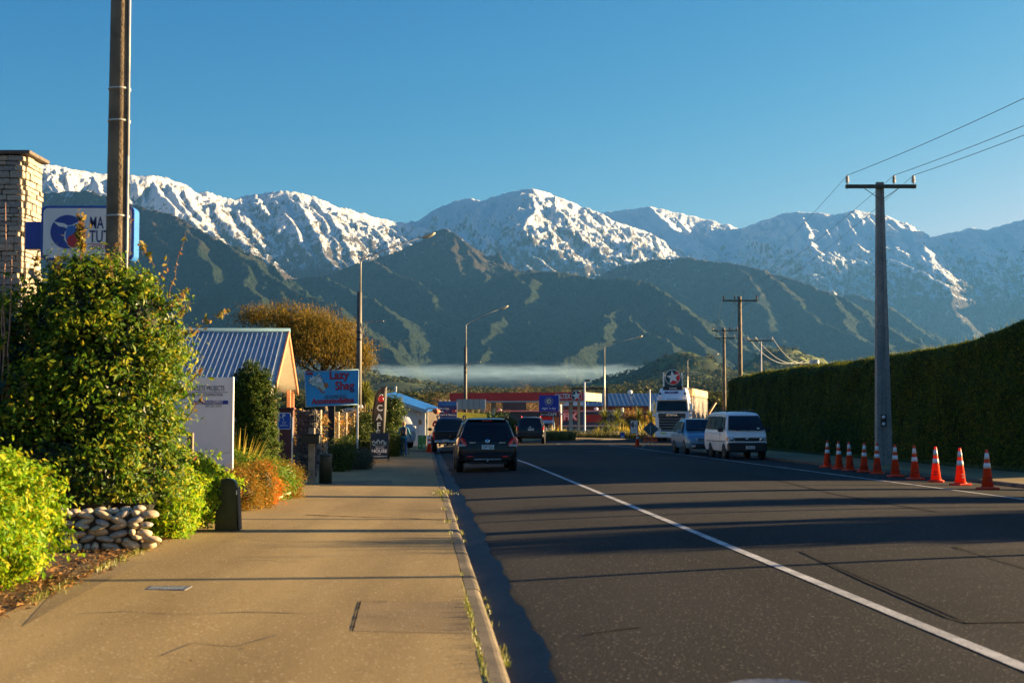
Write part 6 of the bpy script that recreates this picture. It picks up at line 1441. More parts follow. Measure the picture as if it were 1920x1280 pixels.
# --- second dark SUV further on, also from behind
g = G(994, 832); t = thing("dark_wagon", "dark SUV driving away beyond the large black one, with a pale number plate", "car", (g.x, g.y, gz(g.x, g.y)), R(-3))
st2 = [(.02, .78, .45, .74, .70, .76), (.05, .88, .40, .98, .84, 1.02), (.16, .92, .38, 1.08, .74, 1.36), (.30, .93, .36, 1.10, .66, 1.68), (.5, .94, .34, 1.11, .65, 1.74), (2.0, .94, .34, 1.10, .66, 1.78), (2.8, .94, .34, 1.08, .64, 1.72), (3.4, .93, .34, 1.07, .66, 1.12), (4.2, .92, .35, 1.02, .62, 1.05), (4.7, .8, .38, .8, .5, .84)]
car_body(catmull(st2, 2), M_CARBLK2, t); glass(t, [(-.68, .15, 1.14), (.68, .15, 1.14), (.60, .29, 1.60), (-.60, .29, 1.60)], "rear_window", (0, -1, .3))
for s in (-1, 1):
    glass(t, [(s*.895, .5, 1.15), (s*.895, 3.0, 1.12), (s*.70, 2.6, 1.62), (s*.70, .6, 1.62)], "side_window", (s, 0, .3))
    mb = MB(); mb.box((s*.84, .06, 1.02), (.14, .10, .26), b=.03); mb.build("tail_light", M_TAIL, t); mb = MB(); mb.tube([(s*.62, .6, 1.75), (s*.64, 1.5, 1.83), (s*.63, 2.6, 1.76)], .022, 5); mb.build("roof_rail", M_REDP, t)
    for y in (.95, 3.7): arch(t, s*.93, y, .42); wheel(t, s*.84, y, .38, .25)
    mirror(t, s*1.06, 3.0, 1.16, M_CARBLK2)
mb = MB(); mb.box((0, .0, .55), (1.75, .16, .22), b=.05); mb.build("bumper", M_TRIM, t); plate(t, "FTL302", (.05, .03, .95), .38, .13); mb = MB(); mb.blob((0, .03, 1.09), (.08, .02, .06), 10, 6); mb.build("badge", M_CHROME, t)

# --- black pickup behind the large SUV
g = G(846, 848.5); t = thing("black_pickup", "black pickup parked ahead of the large SUV with a ribbon mark on its tailgate", "pickup", (g.x, g.y, gz(g.x, g.y)), R(3.6))
stp = [(.0, .90, .55, 1.02, .86, 1.06), (.04, .92, .52, 1.04, .88, 1.08), (1.5, .93, .50, 1.06, .88, 1.10), (1.62, .93, .45, 1.07, .70, 1.62), (1.8, .93, .42, 1.07, .66, 1.74), (3.0, .93, .40, 1.06, .66, 1.76), (3.6, .93, .4, 1.05, .64, 1.5), (4.0, .92, .4, 1.04, .7, 1.12), (4.9, .9, .42, .98, .6, 1.02), (5.2, .75, .45, .8, .5, .84)]
car_body(stp, M_CARBLK2, t)
glass(t, [(-.66, 1.55, 1.18), (.66, 1.55, 1.18), (.60, 1.63, 1.60), (-.60, 1.63, 1.60)], "rear_window", (0, -1, .2))
mb = MB(); mb.box((0, -.012, .84), (1.62, .04, .46), b=.01); tgt = mb.build("tailgate", M_CARBLK2, t)
M_PINK = mat("ribbon_pink", (.45, .35, .42), .5)
mb = MB(); mb.tube([(.62, -.04, .72), (.38, -.04, .92), (.44, -.04, .99), (.56, -.04, .99), (.62, -.04, .92), (.40, -.04, .72)], .016, 5); mb.build("ribbon_mark", M_PINK, tgt)
mb = MB(); mb.blob((.28, -.03, .72), (.15, .012, .09), 12, 6); mb.build("round_decal", mat("decal_blue", (.12, .2, .26), .5), tgt)
for s in (-1, 1):
    mb = MB(); mb.box((s*.88, .0, .86), (.12, .06, .34), b=.02); mb.build("tail_light", M_TAIL, t)
    glass(t, [(s*.86, 1.75, 1.12), (s*.87, 3.3, 1.12), (s*.68, 3.1, 1.62), (s*.68, 1.82, 1.62)], "side_window", (s, 0, .3))
    for y in (1.0, 4.2): arch(t, s*.92, y, .43); wheel(t, s*.83, y, .39, .25)
    mb = MB(); mb.tube([(s*.84, .1, 1.09), (s*.84, 1.5, 1.1)], .025, 6); mb.build("tub_rail", M_CHROME, t); mb = MB(); mb.tube([(s*.64, 1.7, 1.78), (s*.66, 2.4, 1.83), (s*.64, 3.1, 1.78)], .02, 5); mb.build("roof_rail", M_CHROME, t); mirror(t, s*1.05, 3.6, 1.15, M_CARBLK2)
mb = MB(); mb.box((0, -.10, .56), (1.7, .16, .14), b=.03); mb.build("bumper", M_CHROME, t); plate(t, "KLD45", (-.3, -.18, .60), .34, .12)

# --- white van facing the viewer (y = 0 is its nose)
g = G(1401, 861); t = thing("white_van", "white minivan with black bumper parked at the right kerb facing the viewer", "van", (g.x, g.y, gz(g.x, g.y)-.01), R(3.6))
stv = [(.0, .78, .42, .80, .74, .86), (.06, .84, .36, .98, .80, 1.04), (.16, .845, .32, 1.14, .80, 1.18), (.42, .85, .30, 1.18, .74, 1.52), (.74, .85, .30, 1.19, .68, 1.86), (1.0, .85, .30, 1.19, .66, 1.94), (2.2, .85, .30, 1.18, .66, 1.98), (3.6, .85, .30, 1.18, .66, 1.98), (4.4, .85, .30, 1.18, .65, 1.95), (4.66, .84, .32, 1.16, .66, 1.80), (4.72, .80, .38, .9, .7, .94)]
car_body(catmull(stv, 3), M_CARWHT, t)
for dz_, (xa_, ya_, za_, xb_, yb_, zb_) in enumerate(((.755, .105, 1.21, .72, .27, 1.42), (.72, .27, 1.42, .665, .50, 1.66), (.665, .50, 1.66, .62, .64, 1.79))): glass(t, [(-xa_, ya_, za_), (xa_, ya_, za_), (xb_, yb_, zb_), (-xb_, yb_, zb_)], "windscreen", (0, -1, .5), .02)
mb = MB(); mb.box((.5, .10, 1.28), (.10, .01, .06)); mb.build("permit_label", M_WHITE, t)
for x0 in (-.45, .0, .45): mb = MB(); mb.tube([(x0, .06, 1.20), (x0+.35, .09, 1.25)], .011, 5); mb.build("wiper", M_TRIM, t)
mb = MB(); mb.box((0, .0, .50), (1.64, .20, .40), b=.06); bmp = mb.build("bumper", M_TRIM, t)
mb = MB(); mb.box((0, -.0, .83), (1.02, .06, .15), b=.02); gr = mb.build("grille", M_TRIM, t); mb = MB(); mb.box((0, -.03, .90), (1.06, .02, .02)); mb.build("grille_bar", M_CHROME, gr); mb = MB(); mb.blob((0, -.035, .84), (.07, .015, .05), 10, 6); mb.build("badge", M_CHROME, gr)
for s in (-1, 1):
    mb = MB(); mb.box((s*.655, .02, .84), (.30, .10, .19), b=.04); hl = mb.build("headlight", M_LENS, t); mb = MB(); mb.blob((s*.62, -.03, .84), (.075, .02, .075), 12, 8); mb.build("reflector_bowl", M_CHROME, hl)
    mb = MB(); mb.box((s*.80, .08, .84), (.08, .12, .17), b=.02); mb.build("indicator", M_AMBER, t)
    glass(t, [(s*.822, .55, 1.23), (s*.822, 1.25, 1.23), (s*.70, 1.22, 1.75), (s*.70, .86, 1.74)], "side_window", (s, 0, .25)); glass(t, [(s*.822, 1.36, 1.23), (s*.822, 2.45, 1.23), (s*.70, 2.42, 1.78), (s*.70, 1.36, 1.77)], "side_window", (s, 0, .25)); glass(t, [(s*.822, 2.56, 1.23), (s*.822, 3.5, 1.23), (s*.70, 3.5, 1.79), (s*.70, 2.56, 1.78)], "side_window", (s, 0, .25)); glass(t, [(s*.822, 3.6, 1.23), (s*.822, 4.45, 1.23), (s*.70, 4.35, 1.77), (s*.70, 3.6, 1.79)], "side_window", (s, 0, .25))
    for y in (.62, 3.35): arch(t, s*.835, y, .36); wheel(t, s*.76, y, .325, .2, M_STEELRIM)
    mirror(t, s*1.0, .50, 1.22, M_TRIM, 1.1); mb = MB(); mb.box((s*.853, 2.2, .74), (.012, 4.0, .03)); mb.build("side_moulding", M_TRIM, t)
    mb = MB(); mb.box((s*.845, 1.30, 1.02), (.02, .12, .03)); mb.build("door_handle", M_TRIM, t); mb = MB(); mb.box((s*.849, 1.31, .78), (.006, .012, .86)); mb.build("door_gap", M_TRIM, t)
    mb = MB(); mb.tube([(s*.60, 1.0, 1.95), (s*.62, 1.5, 2.04), (s*.62, 3.8, 2.06), (s*.6, 4.2, 1.98)], .018, 5); mb.build("roof_rail", M_TRIM, t)
plate(t, "DRK352", (.12, -.11, .50), .37, .125)
mb = MB(); mb.tube([(.05, .95, 1.93), (.05, .97, 2.12)], .006, 4); mb.build("aerial", M_TRIM, t)

# --- blue grey crossover beside it
g = G(1326, 853); t = thing("blue_crossover", "blue grey crossover car parked between the white van and the truck facing the viewer", "car", (g.x, g.y, gz(g.x, g.y)), R(3.6))
stc = [(.0, .74, .42, .68, .60, .72), (.05, .86, .32, .76, .74, .80), (.18, .905, .28, .86, .76, .92), (.5, .92, .26, .93, .74, 1.0), (1.15, .92, .26, .97, .74, 1.08), (1.35, .92, .26, .98, .72, 1.18), (1.95, .92, .26, .99, .64, 1.58), (2.3, .92, .26, 1.0, .62, 1.66), (3.2, .92, .26, 1.0, .62, 1.67), (4.0, .92, .27, 1.0, .60, 1.60), (4.35, .90, .3, 1.0, .66, 1.2), (4.48, .82, .36, .8, .6, .84)]
car_body(catmull(stc, 3), M_CARBLU, t)
glass(t, [(-.75, 1.16, 1.13), (.75, 1.16, 1.13), (.63, 1.86, 1.61), (-.63, 1.86, 1.61)], "windscreen", (0, -1, .6), .03)
mb = MB(); mb.box((0, -.0, .42), (1.4, .06, .19), b=.03); mb.build("lower_grille", M_TRIM, t); mb = MB(); mb.box((0, .0, .70), (.86, .06, .11), b=.02); gr = mb.build("grille", M_TRIM, t)
for z in (.675, .71): mb = MB(); mb.box((0, -.034, z), (.9, .012, .014)); mb.build("grille_bar", M_CHROME, gr)
mb = MB(); mb.lathe([(0, 0), (.085, 0), (.08, .015), (.06, .012), (0, .01)], (.0, -.03, .705), 18, M=Matrix.Rotation(R(90), 3, 'X')); mb.build("badge", M_CHROME, t)
for s in (-1, 1):
    mb = MB(); mb.add([(s*.44, -.02, .665), (s*.87, .09, .71), (s*.90, .20, .82), (s*.44, .0, .765)], [[0, 1, 2, 3]]); o = mb.build("headlight", M_LENS, t); o.modifiers.new("s", 'SOLIDIFY').thickness = .04
    mb = MB(); mb.box((s*.62, -.02, .42), (.18, .05, .10), b=.02); mb.build("fog_lamp", M_LENS, t)
    glass(t, [(s*.885, 1.55, 1.04), (s*.89, 2.5, 1.04), (s*.70, 2.5, 1.55), (s*.70, 2.05, 1.52)], "side_window", (s, 0, .35)); glass(t, [(s*.89, 2.58, 1.04), (s*.89, 3.5, 1.04), (s*.70, 3.4, 1.55), (s*.70, 2.58, 1.55)], "side_window", (s, 0, .35)); glass(t, [(s*.89, 3.58, 1.04), (s*.885, 4.1, 1.06), (s*.70, 3.85, 1.5), (s*.70, 3.5, 1.54)], "side_window", (s, 0, .35))
    for y in (.85, 3.5): arch(t, s*.905, y, .38); wheel(t, s*.82, y, .345, .22)
    mirror(t, s*1.0, 1.6, 1.06, M_CARBLU); mb = MB(); mb.tube([(s*.60, 2.2, 1.66), (s*.61, 3, 1.72), (s*.59, 3.9, 1.66)], .018, 5); mb.build("roof_rail", M_CHROME, t)
mb = MB(); mb.box((0, -.0, .30), (1.5, .05, .03), b=.01); mb.build("chin_strip", M_CHROME, t); plate(t, "PQL922", (.1, -.05, .54), .36, .12)

# --- truck
g = G(1260, 831); g.y = 104; g = on(W(1260, 800, 104).x, 104)
t = thing("white_truck", "white heavy truck with dark slatted grille coming round the bend with a tall trailer", "truck", g, R(-13))
def chamf(w0, w1, z0, z1, d0, d1, name, m, b=.08):
    mb = MB(); hw0, hw1 = w0/2, w1/2
    V = [(-hw0, d0, z0), (hw0, d0, z0), (hw0, 2.2, z0), (-hw0, 2.2, z0), (-hw1, d1, z1), (hw1, d1, z1), (hw1, 2.2, z1), (-hw1, 2.2, z1)]
    mb.add(V, [[0, 1, 5, 4], [1, 2, 6, 5], [2, 3, 7, 6], [3, 0, 4, 7], [4, 5, 6, 7], [3, 2, 1, 0]]); o = mb.build(name, m, t); md = o.modifiers.new("b", 'BEVEL'); md.width = b; md.segments = 3; return o
chamf(2.46, 2.46, .95, 2.15, .0, .02, "cab_lower", M_TRUCKW, .10)
chamf(2.46, 2.36, 2.15, 3.0, .02, .20, "cab_upper", M_TRUCKW, .10)
chamf(2.36, 1.9, 3.0, 3.95, .20, .95, "roof_deflector", M_TRUCKW, .16)
glass(t, [(-1.12, .0, 2.22), (1.12, .0, 2.22), (1.06, .165, 2.95), (-1.06, .165, 2.95)], "windscreen", (0, -1, .2), .02)
mb = MB(); mb.box((0, .02, 3.02), (2.3, .30, .10), b=.03, rot=Matrix.Rotation(R(-20), 3, 'X')); mb.build("sun_visor", M_TRUCKW, t)
mb = MB(); mb.box((.06, .14, 2.6), (.52, .012, .22)); 
mb.build("windscreen_card", mat("card_grey", (.25, .28, .28), .6), t)
mb = MB(); mb.box((0, -.03, 1.92), (2.0, .06, .30), b=.04); up = mb.build("badge_panel", mat("truck_dark", (.02, .028, .034), .3, .1), t); text(up, "SCANIA", .20, (0, -.066, 1.94), M_CHROME, bold=.006, sx=1.15)
mb = MB(); mb.box((0, -.01, 1.22), (1.9, .05, 1.08), b=.04); grl = mb.build("grille", M_TRIM, t)
for i in range(5): mb = MB(); mb.box((0, -.05, .86+i*.20), (1.82-.05*i*0, .06, .055), b=.015); mb.build("grille_slat", mat("slat_steel", (.30, .30, .30), .4, .1, metal=.5), grl)
mb = MB(); mb.box((0, -.03, .52), (2.44, .22, .46), b=.07); bb = mb.build("bumper", M_TRUCKW, t)
mb = MB(); mb.box((0, -.15, .66), (.62, .015, .13)); mb.build("number_plate", M_PLATE, bb)
for s in (-1, 1): mb = MB(); mb.box((s*.62, -.15, .62), (.42, .012, .11)); mb.build("hi_vis_strip", mat("hi_vis_yellow", (.6, .62, .05), .5), bb)
for s in (-1, 1):
    mb = MB(); mb.box((s*.98, -.03, .86), (.40, .12, .28), b=.05); mb.build("headlight", M_LENS, t)
    mb = MB(); mb.box((s*1.42, .12, 2.45), (.20, .14, .62), b=.04); mb.box((s*1.33, .12, 1.95), (.24, .12, .24), b=.04); mb.tube([(s*1.2, .2, 2.8), (s*1.42, .12, 2.75)], .02, 5); mb.build("mirror", M_TRUCKW, t)
    wheel(t, s*1.05, .95, .50, .34, M_CHROME); wheel(t, s*1.05, 4.2, .50, .34, M_CHROME)
    mb = MB(); mb.box((s*.86, .26, 3.22), (.30, .08, .16), b=.03); mb.build("roof_lamp", M_LENS, t); mb = MB(); mb.box((s*.92, .50, 3.52), (.16, .06, .14), b=.02); mb.build("roof_vent", M_TRIM, t)
    glass(t, [(s*1.235, .45, 2.1), (s*1.235, 1.25, 2.1), (s*1.2, 1.25, 2.85), (s*1.2, .6, 2.85)], "side_window", (s, 0, .1))
mb = MB(); mb.box((0, .86, 3.90), (1.5, .16, .30), b=.05); rp = mb.build("roof_sign", M_TRIM, t); text(rp, "KODIAK", .15, (0, .775, 3.90), M_WHITE, bold=.003)
mb = MB(); mb.box((-.1, .62, 3.60), (1.0, .02, .16), rot=Matrix.Rotation(R(-38), 3, 'X')); ps_ = mb.build("purple_sign", mat("purple_print", (.08, .04, .22), .5), t); 
text(t, "TRANSPORT", .15, (0, .27, 3.12), M_NAVY, rot=(R(52), 0, 0)); text(ps_, "FREIGHT", .13, (-.1, .60, 3.61), M_WHITE, rot=(R(52), 0, 0))
# trailer: curtain sided box coloured shade grey below, low sun painted into its top band
M_CURT = mat("trailer_curtain", (.26, .21, .17), .7, .45, .9); M_TOPB = mat("trailer_sun_tone", (.62, .40, .17), .6, .3, 1.2)
mb = MB(); mb.box((0, 9.2, 2.20), (2.42, 12.4, 2.3), b=.05); tr = mb.build("trailer_box", M_CURT, t)
mb = MB(); mb.box((0, 9.2, 3.66), (2.46, 12.44, .60), b=.05); mb.build("trailer_top", M_TOPB, tr)
for i in range(13):
    mb = MB(); mb.box((1.225, 3.4+i*.96, 2.25), (.03, .07, 2.3)); mb.build("curtain_strap", mat("strap_blue", (.12, .18, .22), .6, .3), tr)
mb = MB(); mb.box((0, 9, .95), (1.0, 12.5, .24)); mb.build("chassis", M_TRIM, tr)
for y in (11.0, 12.4, 13.8):
    for s in (-1, 1): wheel(t, s*1.05, y, .48, .34, M_STEELRIM)
# orange digger part glimpsed past the trailer
g = on(W(1341, 790, 128).x, 128); t = thing("orange_digger", "small orange excavator arm glimpsed between the trailer and the hedge", "digger", g); k = 128/F
mb = MB(); mb.tube([(0, 0, .9), (-.6, 0, 2.2), (.2, 0, 3.4)], [.16, .14, .1], 6); mb.build("arm", mat("digger_orange", (.60, .22, .03), .5, .2), t); mb = MB(); mb.box((.3, 0, 1.0), (1.0, 1.4, 1.2), b=.1); mb.build("body", MATS["digger_orange"], t); mb = MB(); mb.box((.3, 0, .25), (1.5, 1.8, .5), b=.12); mb.build("track", M_TRIM, t)
# ------------------------------------------------------------------ fuel station and shops
def at(px, Y, z=.12): v = W(px, 700, Y); return Vector((v.x, Y, z))
def hz(py, Y): return W(960, py, Y).z
M_RED = mat("canopy_red", (.72, .015, .015), .4, .08, 1); M_YEL = mat("sun_tinted_white", (.72, .55, .22), .45, .05); M_CONCW = mat("pale_column", (.42, .40, .35), .6, .1); M_UNDER = mat("canopy_soffit", (.35, .34, .32), .6, .08)  # yellow panel colour carries the low sun on white
M_TEALP = mat("teal_green", (.01, .05, .06), .4, .1)
def caltex_star(parent, c, r, y=-.02, ang=0):
    """disc split into dark and red with a white five pointed star"""
    mb = MB(); disc(mb, c[0], c[2], r, c[1]+y, c[1], 32); a = mb.build("star_disc", M_WHITE, parent)
    mb = MB(); disc(mb, c[0], c[2], r*.93, c[1]+y-.02, c[1]+y, 24, 60, 250); mb.build("disc_dark", M_TEALP, a); mb = MB(); disc(mb, c[0], c[2], r*.93, c[1]+y-.021, c[1]+y, 24, -110, 60); mb.build("disc_red", M_RED, a)
    st = [(c[0]+(r*.88 if i % 2 == 0 else r*.36)*math.cos(R(98+36*i)), c[2]+(r*.88 if i % 2 == 0 else r*.36)*math.sin(R(98+36*i))) for i in range(10)]
    mb = MB(); mb.prism(st, c[1]+y-.045, c[1]+y-.02); mb.build("star", M_WHITE, a)
# canopy: near corner at px 1095, front face runs left, end face wears the sun's yellow as its colour
Yk = 150.0; A = at(1095, Yk); AL = at(843, Yk+5.0); AE = at(1128, Yk+9.5)
zt, zb = hz(735, Yk), hz(750.5, Yk)
t = thing("fuel_canopy", "long red fuel station canopy lettered CALTEX and its end coloured yellow as if sunlit", "canopy", (A.x, A.y, .12)); z0 = .12
fd = (AL-A); ed_ = (AE-A); fl, el = fd.length, ed_.length; fu, eu = fd.normalized(), ed_.normalized(); B_ = AL+ed_
P4_ = [Vector((0, 0, 0)), fd, fd+ed_, ed_]
mb = MB(); lo = [p+Vector((0, 0, zb-z0)) for p in P4_]; hi = [p+Vector((0, 0, zt-z0)) for p in P4_]
mb.add(lo+hi, [[3, 2, 1, 0], [4, 5, 6, 7], [0, 1, 5, 4], [1, 2, 6, 5], [2, 3, 7, 6], [3, 0, 4, 7]]); 
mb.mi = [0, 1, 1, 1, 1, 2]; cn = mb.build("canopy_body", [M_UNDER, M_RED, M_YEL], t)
fn = Vector((fd.y, -fd.x, 0)).normalized(); fn = fn if fn.y < 0 else -fn; frz = math.atan2(-fd.y, -fd.x)
mb = MB(); a_ = P4_[0]+fn*.04; b2 = P4_[1]+fn*.04
mb.add([a_+Vector((0, 0, zb-z0-.16)), b2+Vector((0, 0, zb-z0-.16)), b2+Vector((0, 0, zb-z0)), a_+Vector((0, 0, zb-z0)), a_-fn*.1+Vector((0, 0, zb-z0-.16)), b2-fn*.1+Vector((0, 0, zb-z0-.16)), b2-fn*.1+Vector((0, 0, zb-z0)), a_-fn*.1+Vector((0, 0, zb-z0))], [[0, 1, 2, 3], [4, 5, 6, 7], [0, 1, 5, 4], [3, 2, 6, 7]]); mb.build("lower_trim", M_CONCW, t)
sg = thing("canopy_sign_frame", None, None, (0, 0, 0), frz); del_ = [k_ for k_ in sg.keys()]
sg.name = "canopy_sign"; sg.parent = t; sg.location = P4_[0]+fn*.05+Vector((0, 0, (zt+zb)/2-z0))
kk = Yk/F
text(sg, "CALTEX", 10*kk*1.3, (-(1095-1053)*kk, -.03, 0), M_WHITE, bold=.015, width=31*kk)
caltex_star(sg, (-(1095-1081)*kk, -.02, .05), 10.5*kk)
for px, YY, w in ((925, Yk+6.5, 9), (1070, Yk+3.5, 7), (905, Yk+10, 6), (1085, Yk+7.5, 5)):
    p = at(px, YY)-A; mb = MB(); mb.box((p.x, p.y, (zb-z0)/2), (w*kk, .5, zb-z0)); mb.build("column", M_CONCW, t)
mb = MB(); mb.tube([at(927, Yk-1)-A+Vector((0, 0, 0)), at(927, Yk-1)-A+Vector((0, 0, hz(765, Yk)-.12))], .07, 6); mb.build("sun_tinted_post", M_YEL, t)  # post coloured yellow to stand for sunlight

# convenience shop behind
Ys = 166.0; k = Ys/F; g = at(1035, Ys)
t = thing("fuel_shop", "low blue and red fuel station shop lettered FIX with wide glass windows", "shop", g)
x0, x1 = (905-1035)*k, (1172-1035)*k; zr = hz(772, Ys)-.12; zs = hz(797, Ys)-.12
M_SHOPB = mat("shop_blue", (.01, .08, .16), .4, .12, 1); M_SHOPW = mat("shop_wall", (.40, .42, .42), .6, .1, .6)
mb = MB(); mb.box(((x0+x1)/2, 5, (zs)/2), (x1-x0, 9.6, zs)); mb.build("wall", M_SHOPW, t)
mb = MB(); mb.box(((x0+x1)/2, 4.5, (zr+zs)/2+.02), (x1-x0+.5, 10, zr-zs), b=.04); mb.build("fascia", M_SHOPB, t)
mb = MB(); mb.box(((x0+x1)/2, 4.4, zr+.10), (x1-x0+.9, 10.6, .16)); mb.build("roof_edge", mat("roof_edge_pale", (.45, .46, .46), .5, .1), t)
mb = MB(); mb.box(((x0+x1)/2, -.55, zs-.05), (x1-x0+.5, .08, .10)); mb.build("fascia_trim", M_WHITE, t)
for a, b in ((1010, 1040), (1096, 1130)): mb = MB(); mb.box((((a+b)/2-1035)*k, -.545, (zr+zs)/2), ((b-a)*k, .05, .9)); mb.build("red_panel", mat("shop_red", (.30, .02, .025), .4, .1), t)
zf = (hz(781, Ys)-.12); 
text(t, "FIX", 14*k*1.25, ((1068-1035)*k, -.63, zf), M_REDP, bold=.14, name="lettering_shadow"); text(t, "FIX", 14*k*1.25, ((1068-1035)*k, -.66, zf), M_WHITE, bold=.05)
px_ = [1012, 1026, 1040, 1053, 1062, 1071, 1080, 1095, 1120, 1140, 1160]
for i in range(len(px_)-1):
    a, b = (px_[i]-1035)*k, (px_[i+1]-1035)*k; zb_ = .3
    mb = MB(); mb.box(((a+b)/2, .16, zs/2+.05), (b-a-.08, .06, zs-.55)); mb.build("pane", M_GLASS if i % 3 else mat("pale_poster", (.30, .28, .18), .5, .4, 1.5), t)  # every third pane is a pale poster
    mb = MB(); mb.box((a, .14, zs/2), (.09, .14, zs-.1)); mb.build("mullion", M_WHITE, t)
for z_ in (.62, zs-.5): mb = MB(); mb.box(((x0+x1)/2+4, .1, z_), ((x1-x0)*.55, .1, .10)); mb.build("sill_band", mat("band_blue", (.12, .3, .42), .5), t)
mb = MB(); mb.blob(((1117-1035)*k, -.4, zr+.35), (.26, .2, .18), 8, 6); mb.build("roof_light", M_WHITE, t); mb = MB(); mb.blob(((938-1035)*k, -.6, zr+.25), (.2, .15, .15), 8, 6); mb.build("roof_light", M_WHITE, t)
mb = MB(); mb.box(((965-1035)*k, 9, zr+.9), (46*k, .3, 1.9)); mb.build("rear_parapet", mat("dark_screen", (.03, .03, .035), .7, .2), t)

# red walled hall with a grey blue roof
Yh = 190.0; k = Yh/F; g = at(1150, Yh)
t = thing("red_hall", "long red walled hall with a grey blue sloping iron roof behind the fuel shop", "building", g)
xa, xb = (1058-1150)*k, (1290-1150)*k; ze, zr = hz(762, Yh)-.12, hz(738, Yh)-.12
mb = MB(); mb.box(((xa+xb)/2, 7, ze/2), (xb-xa, 13.5, ze)); mb.build("wall", mat("red_cladding", (.34, .075, .055), .6, .12, 1.2), t)
mb = MB(); mb.box((xb-2.6, .15, ze/2+.01), (5.4, .25, ze)); mb.build("grey_wall_end", mat("grey_cladding", (.14, .14, .13), .7, .15), t)
mb = MB(); mb.slab([(xa-.4, -.4, ze), (xb+.4, -.4, ze), (xb+.4, 8, ze+(zr-ze)*1.05), (xa+2.6, 8, ze+(zr-ze)*1.05)], .12, out=(0, -1, 1)); rf = mb.build("roof", mat("hall_roof", (.16, .21, .27), .45, .12, .5, metal=.3), t)
rbm = MB(); rbm.slab([(0, -.4, 0), (.05, -.4, 0), (.05, 8, (zr-ze)*1.05), (0, 8, (zr-ze)*1.05)], .05, out=(0, -1, 1)); rbme = rbm.mesh("roof_rib", mat("hall_rib", (.22, .28, .34), .45, .1))
for i in range(22): link("roof_rib", rbme, rf, (xa+3.2+i*.6, -.02, ze+.13))
mb = MB(); mb.slab([(xa-.4, 15.5, ze), (xb+.4, 15.5, ze), (xb+.4, 8, ze+(zr-ze)*1.05), (xa+2.6, 8, ze+(zr-ze)*1.05)], .12, out=(0, 1, 1)); mb.build("roof", MATS["hall_roof"], t)
mb = MB(); mb.blob(((1188-1150)*k, 6, zr+.35), (.35, .3, .28), 8, 6); mb.build("roof_vent", M_WHITE, t)
for i in range(13): mb = MB(); mb.box((xa+.8+i*1.05, -.02, ze*.62), (.05, .06, ze*.7)); mb.build("cladding_rib", MATS["red_cladding"], t)
# flat dark billboard gantry between
Yg = 172.0; k = Yg/F; g = at(1105, Yg); t = thing("gantry_frame", "dark flat gantry behind the yellow end of the canopy", "gantry", g)
mb = MB(); mb.box((0, 0, hz(728, Yg)-.12), (68*k, .3, .22)); mb.build("beam", M_TRIM, t)
for px in (1073, 1138): mb = MB(); mb.box(((px-1105)*k, 0, (hz(728, Yg)-.12)/2), (.18, .2, hz(728, Yg)-.12)); mb.build("leg", M_TRIM, t)
# aqua tank store
Yq = 150.0; k = Yq/F; g = at(1178, Yq); t = thing("aqua_kiosk", "small aqua green kiosk with gas bottles panel and white posters right of the shop", "kiosk", g); H = hz(772, Yq)-.12
mb = MB(); mb.box((0, 1.5, H/2), (40*k, 2.8, H)); mb.build("wall", mat("aqua_paint", (.12, .42, .36), .5, .1, 1), t)
mb = MB(); mb.box((-8.5*k, .07, H*.68), (12*k, .08, H*.52)); pnl = mb.build("plaid_panel", mat("plaid_blue", (.06, .12, .35), .5), t)
for i in range(3): mb = MB(); mb.box((-8.5*k, .02, H*(.52+.15*i)), (12*k, .02, .07)); mb.build("stripe", M_WHITE, pnl); mb = MB(); mb.box((-12*k+i*3.5*k, .015, H*.68), (.08, .02, H*.5)); mb.build("stripe", M_WHITE, pnl)
mb = MB(); mb.box((7*k, .07, H*.62), (16*k, .08, H*.66)); pp = mb.build("poster", M_WHITE, t)
for dx in (-3.4, 3.4): mb = MB(); mb.box(((7+dx)*k, .02, H*.66), (.05, .02, H*.45)); mb.build("poster_print", M_REDP, pp)
for px, m_ in ((1163, M_BLACK), (1168, M_WHITE)): mb = MB(); mb.lathe([(.14, 0), (.14, .4), (.08, .45)], ((px-1178)*k, 1, H), n=10); mb.build("vent_pipe", m_, t)

# shop pylon: dark blue board with a sun, smaller cafe board below
Yn = 121.0; k = Yn/F; g = at(1029, Yn); zc = hz(756, Yn)-.12
t = thing("night_and_day_sign", "dark blue night 'n day sign with a pale sun over a black cafe board", "sign", g)
w, h = 37*k, 30*k
mb = MB(); mb.box((0, .12, zc), (w, .24, h), b=.02); mb.build("panel", mat("pylon_blue", (.01, .025, .35), .4, .08), t); mb = MB(); mb.box((w/2+.03, .12, zc), (.05, .26, h)); mb.build("edge", M_SW, t)
mb = MB(); disc(mb, 0, zc+.18, .20, -.03, -.001); mb.build("sun_disc", mat("pale_yellow", (.75, .66, .28), .5), t); mb = MB(); disc(mb, .03, zc+.18, .09, -.04, -.03); mb.build("moon_disc", MATS["pylon_blue"], t)
for i in range(12): a = i*math.pi/6; mb = MB(); mb.box((.33*math.cos(a), -.012, zc+.18+.33*math.sin(a)), (.12, .02, .035), rot=Matrix.Rotation(-a, 3, 'Y')); mb.build("sun_ray", MATS["pale_yellow"], t)
text(t, "night 'n day", .25, (0, -.01, zc-.42), M_WHITE, bold=.006, width=26*k)
z2 = hz(776, Yn)-.12; mb = MB(); mb.box((-.06, .10, z2), (w*.95, .2, 9*k)); cb = mb.build("cafe_board", M_BLACK, t); text(cb, "Ikona", .26, (-.42, -.02, z2-.03), M_WHITE); text(cb, "CAFE", .34, (.28, -.02, z2-.03), M_WHITE, bold=.008)
mb = MB(); mb.box((.72, .08, z2-.02), (.3, .2, 10*k)); mb.build("maroon_end", mat("maroon", (.15, .012, .02), .5), t)
